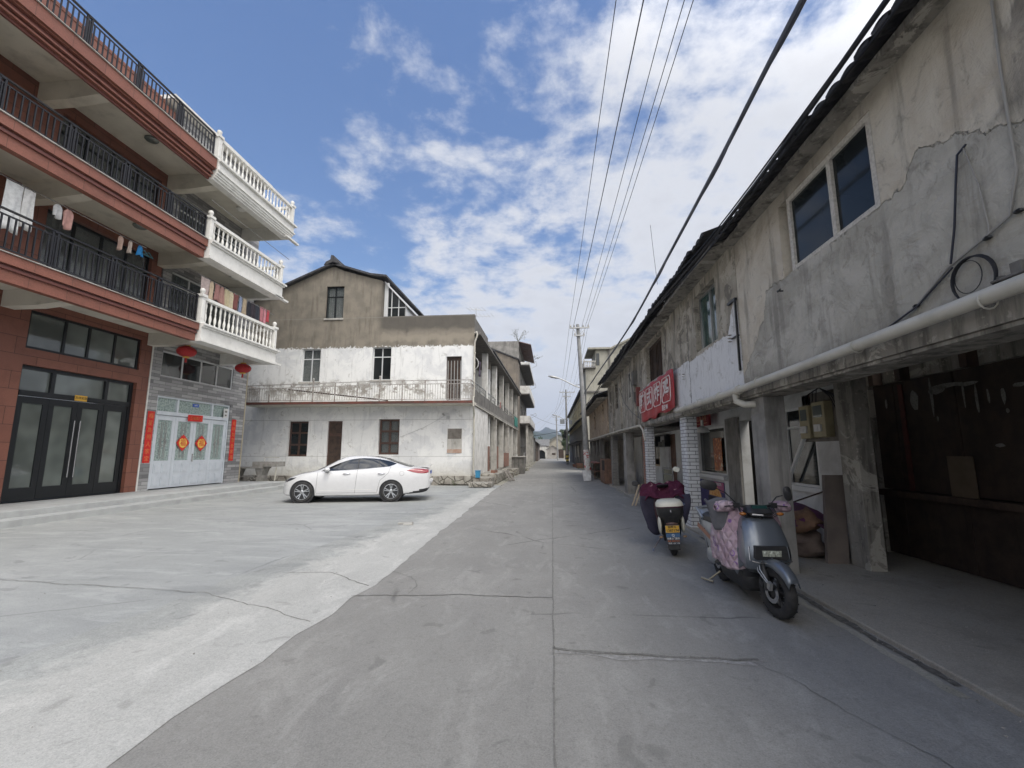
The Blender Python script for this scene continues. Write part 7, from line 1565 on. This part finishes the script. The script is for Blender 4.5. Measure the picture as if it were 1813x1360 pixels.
def silver_scooter():
    T = thing('electric_scooter', 'silver electric scooter facing the camera with a pink quilted leg cover, near the concrete pillar', 'scooter', (2.10, 6.05, 0), R(-90 + 1.5))
    SIL = flat('silver scooter paint', (.16, .18, .205), .30, .4, .5, .8); SIL2 = flat('pale silver panel', (.36, .38, .40), .35, .5, .5, .4)
    QP = quilt_mat('pink floral quilt', (.50, .40, .44), (.42, .30, .35), (.22, .10, .36)); QG = plain('grey cloth', (.14, .14, .15), (.10, .10, .11), 6, .95, bump=.3, bsc=20)
    st = R(10)
    sc_wheel(T, (1.30, 0, .232), .232, st, w=.046); sc_wheel(T, (0, 0, .232), .232, 0, w=.046)
    # front mudguard
    m = MB(); rings = []
    for i in range(15):
        a = R(28 + 118 * i / 14); rr = .285; w = .075 * (1 - .5 * abs(i - 5) / 12); row = []
        for k in range(9):
            t = -1 + 2 * k / 8; row.append((rr * math.cos(a) * (1 - .06 * t * t), w * t, rr * math.sin(a) * (1 - .10 * t * t) - (.04 if abs(t) > .9 else 0)))
        rings.append(row)
    m.grid(rings); g = m.build('front_mudguard', SIL, T, smooth=50, local=True, solid=.008); g.location = (1.30, 0, .245); g.rotation_euler = (0, 0, st)
    m = MB()
    for s in (-1, 1): m.tube([(1.30, s * .085, .245), (1.21, s * .085, .52)], .020, 10); m.tube([(1.30, s * .085, .245), (1.245, s * .085, .42)], .030, 10)
    m.tube([(1.21, -.09, .52), (1.21, .09, .52)], .025, 8); m.tube([(1.22, 0, .50), (1.02, 0, .98)], .028, 10); m.rbox((1.24, -.105, .30), .07, .03, .05, (0, .4, 0)); m.build('front_fork', PBLK, T, smooth=50, local=True)
    # front shield: faceted panel, sides swept back
    def shell(prof, back, thick=.0):
        rows = []
        for z, xf, w, bk in prof:
            rows.append([(xf - bk, -w * .93, z - .01), (xf - bk * .5, -w * .99, z), (xf - .065, -w, z), (xf - .035, -w * .86, z), (xf - .008, -w * .5, z), (xf, 0, z), (xf - .008, w * .5, z), (xf - .035, w * .86, z), (xf - .065, w, z), (xf - bk * .5, w * .99, z), (xf - bk, w * .93, z - .01)])
        return rows
    prof = [(.37, 1.13, .135, .22), (.42, 1.19, .185, .30), (.47, 1.225, .205, .32), (.53, 1.235, .212, .33), (.60, 1.225, .208, .32), (.68, 1.195, .20, .30), (.76, 1.155, .188, .27), (.83, 1.115, .17, .24), (.87, 1.08, .15, .20), (.888, 1.03, .12, .14)]
    m = MB(); m.grid(shell(prof, .3), flip=True)
    m.build('front_shield', SIL, T, smooth=32, local=True, solid=.012)
    m = MB(); P = []
    for z, xf, w, bk in [(.24, .92, .12, .1), (.30, 1.02, .15, .16), (.36, 1.08, .15, .2), (.50, 1.12, .17, .22), (.7, 1.05, .16, .2), (.86, .98, .13, .15)]: P.append(rrect(xf - bk * .5, z, bk * .5, w))
    loft(m, P); m.build('inner_shield', PBLK, T, smooth=40, local=True)
    # side skirts sweeping back from the shield down to the floor
    for s in (-1, 1):
        m = MB(); m.grid([[(1.10, s * .19, .44), (1.0, s * .21, .38), (.93, s * .205, .30)], [(1.06, s * .20, .60), (.93, s * .215, .52), (.84, s * .205, .34)], [(.96, s * .19, .74), (.88, s * .20, .58), (.78, s * .20, .36)]], flip=s > 0); m.build('side_skirt', SIL, T, smooth=60, local=True, solid=.01)
    m = MB(); w, h = .165, .066; pts = [(-w, -h * .75), (-w * .85, -h), (w * .85, -h), (w, -h * .75), (w * .9, h), (-w * .9, h)]
    m.prism([(1.190, y, .575 + z) for y, z in pts], (.056 , 0, 0)); hl = m.build('headlight', PBLK, T, local=True, bevel=.006)
    for y in (-.06, 0, .06):
        m = MB(); m.prism([(1.247, y - .026, .545), (1.247, y + .026, .545), (1.247, y + .030, .600), (1.247, y - .030, .600)], (.008, 0, 0)); m.ellipsoid((1.255, y, .573), .007, .02, .02, 12, 8); m.build('lens', plain('headlight glass', (.50, .52, .42), (.25, .26, .22), 60, .1, spec=.9), hl, local=True)
    m = MB(); m.tube([(1.24, -.19, .50), (1.255, -.12, .485), (1.262, 0, .483), (1.255, .12, .485), (1.24, .19, .50)], .006, 6); m.tube([(1.215, -.195, .50), (1.19, -.19, .63)], .006, 6); m.tube([(1.215, .195, .50), (1.19, .19, .63)], .006, 6); m.build('light_trim', M_STEEL, T, local=True)
    # handlebar, dash, mirrors
    m = MB(); m.tube([(.90, -.34, .985), (.95, -.2, 1.0), (1.0, 0, .985), (.95, .2, 1.0), (.90, .34, .985)], .013, 8)
    for s in (-1, 1): m.tube([(.90, s * .34, .985), (.93, s * .23, .995)], .019, 10); m.tube([(.99, s * .32, .99), (.99, s * .2, 1.0)], .006, 6); m.rbox((.955, s * .19, 1.0), .06, .06, .05)
    m.build('handlebar', PBLK, T, smooth=50, local=True)
    m = MB(); loft(m, [rrect(1.04, .90, .07, .10), rrect(1.03, .94, .085, .13), rrect(1.0, .985, .07, .115), rrect(.98, 1.005, .03, .06)]); m.build('dash_cowl', PBLK, T, smooth=40, local=True)
    m = MB(); m.rbox((1.06, 0, .985), .02, .15, .045, (0, -.6, 0)); m.build('dash_screen', M_GLASSG, T, local=True)
    m = MB(); m.tube([(1.11, -.10, .925), (1.13, 0, .92), (1.11, .10, .925)], .011, 6); m.build('cowl_trim', M_STEEL, T, local=True)
    for s in (-1, 1):
        m = MB()
        for q in range(3): m.tube([(.98, s * .18, .985), (1.05, s * (.16 + .01 * q), .95 - .02 * q), (1.05, s * .08, .86)], .005, 5)
        m.build('brake_cables', PBLK, T, local=True)
        m = MB(); m.ellipsoid((1.10, s * .185, .93), .025, .035, .018, 10, 6); m.build('indicator', flat('amber lens', (.35, .12, .02), .2), T, local=True)
    mirror(T, (.95, -.17, 1.01), (.93, -.40, 1.185), PBLK, (.088, .02, .052), -.25); mirror(T, (.95, .17, 1.01), (.95, .30, 1.10), PBLK, (.04, .02, .075), .15)
    # floor, seat, tail
    m = MB(); loft(m, [rrect(.58, .125, .30, .10), rrect(.60, .17, .38, .14), rrect(.62, .28, .40, .17), rrect(.62, .33, .37, .17)]); m.build('footboard', PBLK, T, smooth=40, local=True)
    m = MB(); P = [(-.02, .33, .20, .13), (-.0, .40, .27, .155), (-.03, .52, .34, .165), (-.07, .62, .38, .165), (-.08, .69, .39, .155)]
    loft(m, [rrect(.05 + x, z, hx, hy, 6, .6) for x, z, hx, hy in P]); m.build('rear_body', SIL2, T, smooth=40, local=True)
    m = MB(); loft(m, [rrect(-.0, .69, .37, .15, 6, .7), rrect(.0, .72, .38, .155, 6, .7), rrect(.01, .755, .37, .145, 6, .7), rrect(.02, .775, .33, .11, 6, .7)]); m.build('seat', PBLK, T, smooth=40, local=True)
    m = MB(); loft(m, [rrect(-.33, .70, .10, .13), rrect(-.37, .76, .09, .14), rrect(-.40, .80, .05, .12)]); m.tube([(-.15, -.16, .72), (-.38, -.16, .82), (-.46, 0, .83), (-.38, .16, .82), (-.15, .16, .72)], .016, 8); m.build('tail_grip', SIL2, T, smooth=50, local=True)
    m = MB(); m.rbox((-.36, 0, .66), .05, .2, .05, (0, .3, 0)); m.build('tail_light', flat('tail lens', (.3, .01, .01), .2), T, local=True)
    m = MB(); m.tube([(.05, -.12, .24), (.36, -.12, .27)], .03, 8); m.tube([(.05, .12, .24), (.36, .12, .27)], .03, 8); m.tube([(0, -.13, .24), (-.1, -.15, .6)], .02, 8); m.tube([(0, .13, .24), (-.1, .15, .6)], .02, 8); m.rbox((.3, 0, .3), .3, .2, .16); m.build('swingarm', PBLK, T, smooth=50, local=True)
    m = MB(); m.ellipsoid((.02, -.135, .30), .16, .035, .10, 20, 10); m.build('side_cover', SIL2, T, smooth=60, local=True)
    m = MB(); m.tube([(.16, -.10, .14), (.12, -.20, .05), (.10, -.24, .022)], .011, 8); m.tube([(.06, -.29, .04), (.16, -.19, .022)], .015, 8); m.build('kickstand', flat('brassy metal', (.45, .38, .26), .3, .9), T, smooth=50, local=True)
    for s in (-1, 1):
        m = MB(); m.rbox((1.345, s * .088, .30), .05, .028, .07, (0, .3, 0)); m.tube([(1.33, s * .095, .33), (1.24, s * .12, .42), (1.16, s * .10, .55)], .006, 5); m.tube([(1.31, s * .098, .32), (1.22, s * .13, .40), (1.14, s * .11, .50)], .005, 5); m.build('brake_caliper', M_GALV, T, smooth=50, local=True)
        m = MB(); m.tube([(1.05, s * .192, .80), (1.15, s * .199, .66), (1.17, s * .205, .52)], .0035, 4); m.build('panel_seam', PBLK, T, local=True)
    m = MB(); m.grid([[(-.36, -.158, .64), (-.1, -.172, .60), (.2, -.172, .52)], [(-.37, -.163, .58), (-.1, -.176, .54), (.2, -.176, .47)]]); m.build('side_sticker', flat('orange sticker', (.30, .14, .09), .5), T, local=True)
    m = MB(); loft(m, [rrect(-.12, .22, .06, .06), rrect(-.30, .36, .06, .07), rrect(-.38, .52, .05, .08)]); m.build('rear_mudguard', PBLK, T, smooth=50, local=True)
    # quilt: drapes round the inside of the shield and down both sides
    m = MB(); P = []; path = [(.46, -.27), (.58, -.29), (.72, -.285), (.85, -.27), (.95, -.235), (.985, -.12), (.975, 0), (.985, .12), (.95, .235), (.85, .28), (.72, .30), (.6, .30)]
    sm = smooth([(x, y, 0) for x, y in path], 4)
    for i, p in enumerate(sm):
        row = []; u = i / (len(sm) - 1)
        for j in range(26):
            v = j / 25; z = .36 + (.98 - .36 - .34 * max(0, abs(u - .5) * 2 - .55) ** 1.0 * 1.3) * v; k = 1 + .10 * math.sin(v * 3.0) - .12 * v
            nz = .030 * mnoise.noise(Vector((u * 11, v * 2.5, 1))) + .012 * math.sin(u * 34) * (1 - v) + .010 * mnoise.noise(Vector((u * 30, v * 8, 4)))
            row.append((p.x + nz - .05 * v * (abs(u - .5) < .3), (p.y) * k + nz * (1 if p.y > 0 else -1), z + .02 * math.sin(u * 16)))
        P.append(row)
    m.grid(P); m.build('leg_cover', QP, T, smooth=70, local=True, solid=.014)
    for s in (-1, 1):
        m = MB(); P = []
        for i in range(12):
            a = 2 * math.pi * i / 12; P.append([(.90 + .075 * math.cos(a) * q[1], s * q[0], q[2] + .055 * math.sin(a) * q[1]) for q in ((.39, .5, .965), (.36, 1.0, .98), (.28, 1.1, .985), (.2, .9, .985))])
        m.grid(P, close_u=True, flip=s > 0); m.build('hand_cover', QP, T, smooth=60, local=True, solid=.006)
    m = MB(); P = []
    for i in range(12):
        u = i / 11
        P.append([(.88 - .34 * u * (1 - v * .4) + .02 * math.sin(v * 5), -.24 - .15 * math.sin(u * 2.4) * (1 - .5 * v) - .02 * v, 1.06 - .05 * u - .36 * v * (1 - .3 * u) + .015 * math.sin(u * 9)) for v in [j / 11 for j in range(12)]])
    m.grid(P); m.build('wind_flap', QG, T, smooth=70, local=True, solid=.014)
silver_scooter()
def maroon_scooter():
    T = thing('electric_scooter', 'scooter with maroon handlebar quilt seen from behind, yellow plate and cream topped tail box', 'scooter', (1.86, 7.42, 0))
    T.rotation_euler = (R(-4), 0, R(90 - 9))
    CRM = plain('cream plastic', (.62, .60, .50), (.52, .50, .41), 4, .35, spec=.6); MAR = flat('maroon paint', (.07, .012, .03), .3, 0, .5, .5)
    QM = quilt_mat('maroon paisley quilt', (.085, .018, .04), (.06, .012, .03), (.42, .26, .26), 7, 16); NAVY = plain('dark navy lining', (.035, .033, .055), (.05, .045, .07), 8, .8, bump=.4, bsc=10)
    sc_wheel(T, (0, 0, .22), .22, 0, True, w=.045); sc_wheel(T, (1.27, 0, .22), .22, R(-6), True, w=.045)
    m = MB(); loft(m, [rrect(.12, .30, .16, .08), rrect(.10, .40, .26, .12), rrect(.06, .52, .34, .15), rrect(.05, .60, .36, .15)]); m.build('rear_body', PBLK, T, smooth=40, local=True)
    for s in (-1, 1):
        m = MB(); m.ellipsoid((-.14, s * .165, .47), .20, .028, .135, 18, 12); m.v = [(x - .25 * (z - .47), y, z) for x, y, z in m.v]; m.build('side_fairing', CRM, T, smooth=60, local=True)
        m = MB(); m.tube([(.0, s * .10, .22), (-.08, s * .13, .42), (-.1, s * .13, .56)], .022, 8); m.build('shock_absorber', PBLK, T, smooth=50, local=True)
        m = MB(); m.ellipsoid((-.20, s * .17, .30), .03, .03, .02, 10, 6); m.build('indicator', flat('smoky lens', (.3, .2, .12), .2), T, local=True)
    m = MB(); loft(m, [rrect(.30, .58, .26, .13, 6, .6), rrect(.30, .64, .28, .14, 6, .6), rrect(.30, .67, .24, .11, 6, .6)]); m.build('seat', PBLK, T, smooth=40, local=True)
    m = MB(); loft(m, [rrect(-.14, .56, .13, .155, 6, .5), rrect(-.15, .62, .17, .185, 6, .5), rrect(-.15, .72, .18, .195, 6, .5), rrect(-.15, .735, .18, .195, 6, .5)]); m.build('tail_box', PBLK, T, smooth=40, local=True)
    m = MB(); loft(m, [rrect(-.15, .736, .185, .20, 6, .5), rrect(-.15, .75, .187, .202, 6, .5)]); m.build('tail_box_rim', MAR, T, smooth=40, local=True)
    m = MB(); loft(m, [rrect(-.15, .751, .183, .198, 6, .5), rrect(-.15, .79, .18, .195, 6, .55), rrect(-.14, .83, .15, .165, 6, .6), rrect(-.13, .845, .10, .11, 6, .6)]); m.build('tail_box_lid', CRM, T, smooth=50, local=True)
    m = MB(); m.rbox((-.33, 0, .685), .012, .02, .03); m.ellipsoid((-.335, 0, .70), .006, .008, .008, 8, 6); m.build('box_lock', M_STEEL, T, local=True)
    m = MB(); m.grid([[(-.25, -.075, .53), (-.27, 0, .535), (-.25, .075, .53)], [(-.27, -.085, .50), (-.295, 0, .50), (-.27, .085, .50)], [(-.26, -.08, .475), (-.28, 0, .475), (-.26, .08, .475)]]); m.build('tail_light', flat('dull tail lens', (.16, .10, .09), .15, 0, .8), T, smooth=60, local=True, solid=.01)
    m = MB(); m.hexa([(-.10, -.08, .56), (-.10, .08, .56), (-.02, .06, .12), (-.02, -.06, .12), (-.26, -.09, .50), (-.26, .09, .50), (-.23, .08, .13), (-.23, -.08, .13)]) if False else m.rbox((-.20, 0, .32), .02, .17, .42, (0, .12, 0)); m.build('rear_mudguard', PBLK, T, local=True, bevel=.01)
    # plates
    Fp = Fac((-.245, 0), (0, -1), (-1, 0))
    def plate(name, w, z0, z1, mats, fn):
        m = MB(); m.fbox(Fp, -w / 2, w / 2, 0, .006, z0, z1); fn(m); o = m.build(name, mats, T, local=True); return o
    YEL = plain('yellow plate', (.68, .40, .05), (.6, .33, .04), 8, .5); BLKI = flat('plate ink', (.07, .05, .03))
    def fy(m):
        text(m, '台州 A.', .040, Fp, 0, .008, .444, 1, bold=.0008); text(m, '1387174', .052, Fp, 0, .008, .395, 1, bold=.001)
        for a, b, c, d in ((-.1, .1, .365, .369), (-.1, .1, .468, .472), (-.1, -.096, .369, .468), (.096, .1, .369, .468)): m.fbox(Fp, a, b, .006, .009, c, d, 2)
    plate('number_plate', .20, .365, .472, [YEL, BLKI, M_STEEL], fy)
    def fb(m):
        m.fbox(Fp, -.1, .1, .006, .0075, .30, .355, 1); text(m, 'Q', .05, Fp, 0, .009, .328, 2, bold=.001); text(m, '免费上门服务', .030, Fp, 0, .009, .28, 2, bold=.0004); text(m, '销售 维修 租车', .026, Fp, 0, .009, .245, 3, bold=.0004); text(m, '电话 1387 174', .026, Fp, 0, .009, .213, 2)
    plate('advert_plate', .20, .195, .355, [flat('advert dark', (.05, .055, .07)), flat('advert blue', (.06, .13, .24)), M_WHITEP, flat('advert rust', (.4, .13, .06))], fb)
    # front
    m = MB(); loft(m, [rrect(.98, .22, .05, .12), rrect(1.02, .40, .06, .16), rrect(1.0, .60, .06, .18), rrect(.95, .85, .05, .15)]); m.build('front_shield', MAR, T, smooth=40, local=True)
    m = MB(); loft(m, [rrect(.62, .20, .30, .10), rrect(.62, .28, .34, .15), rrect(.62, .30, .34, .15)]); m.build('footboard', PBLK, T, smooth=40, local=True)
    m = MB()
    for s in (-1, 1): m.tube([(1.27, s * .07, .22), (1.15, s * .07, .5)], .02, 8)
    m.tube([(1.15, 0, .5), (.92, 0, .95)], .025, 8); m.tube([(.84, -.33, .97), (.9, 0, .97), (.84, .33, .97)], .013, 8); m.build('handlebar', PBLK, T, smooth=50, local=True)
    m = MB(); m.lathe([(.09, 0), (.10, .03), (.085, .05), (.0001, .052)], (.80, 0, .955), 20, sx=.55); m.v = [(x - (z - .955) * 1.2, y, z) for x, y, z in m.v]; m.build('dash', PBLK, T, smooth=40, local=True)
    mirror(T, (.86, -.17, .98), (.84, -.22, 1.22), plain('mirror glass', (.60, .60, .52), (.5, .5, .42), 4, .15, spec=.9), (.055, .02, .045), .4); mirror(T, (.86, .22, .98), (.82, .40, 1.02), PBLK, (.06, .02, .042), 0)
    # quilt over the handlebar with a dark lining hanging at both sides
    m = MB(); P = []; n = 30
    for i in range(n + 1):
        u = -1 + 2 * i / n; row = []
        for j in range(14):
            v = j / 13; au = abs(u); y = .36 * u + .03 * math.sin(v * 3); top = 1.035 - .05 * au ** 2 - .03 * math.cos(u * 5)
            z = top - .28 * v * (1 - .25 * au) ; x = .74 + .15 * math.cos(v * 1.3) - .13 * v - .08 * au + .025 * mnoise.noise(Vector((u * 4, v * 4, 2)))
            if au > .75: z -= .05 * (au - .75) * 4 * v
            row.append((x, y, z + .014 * math.sin(u * 15 + v * 4)))
        P.append(row)
    m.grid(P); m.build('handlebar_quilt', QM, T, smooth=70, local=True, solid=.018)
    for s in (-1, 1):
        m = MB(); P = []
        for i in range(12):
            u = i / 11
            P.append([(.66 - .12 * u + .03 * math.sin(v * 4 + u * 4), s * (.17 + .23 * u - .05 * v * u + .02 * math.sin(v * 5)), .80 + .05 * u - (.62 - .18 * (u - .3) ** 2 - (.12 if s < 0 else 0)) * v) for v in [j / 11 for j in range(12)]])
        m.grid(P, flip=s < 0); m.build('side_flap', NAVY, T, smooth=70, local=True, solid=.014)
    m = MB(); m.tube([(.62, -.12, .62), (.56, -.36, .70)], .009, 6); m.build('flap_rod', M_STEEL, T, local=True)
    m = MB(); m.tube([(.28, .14, .22), (.26, .28, .04), (.22, .32, -.04)], .010, 6); m.build('kickstand', M_STEEL, T, local=True)
maroon_scooter()

# ------------------------------------------------------------------ air: far things fade towards blue grey
def haze():
    m = MB(); m.box(-1500, 1500, -60, 3200, -1.2, 330); o = m.build('haze', None) if False else None
    me = bpy.data.meshes.new('haze'); me.from_pydata(m.v, [], m.f); ma = bpy.data.materials.new('air'); ma.use_nodes = True; nt = ma.node_tree; nt.nodes.clear()
    out = nt.nodes.new('ShaderNodeOutputMaterial'); v = nt.nodes.new('ShaderNodeVolumePrincipled'); v.inputs['Density'].default_value = .00027; v.inputs['Color'].default_value = (.72, .82, 1, 1); v.inputs['Anisotropy'].default_value = .2
    nt.links.new(v.outputs[0], out.inputs['Volume']); me.materials.append(ma); o = bpy.data.objects.new('haze', me); COL.objects.link(o); o['kind'] = 'stuff'
haze()
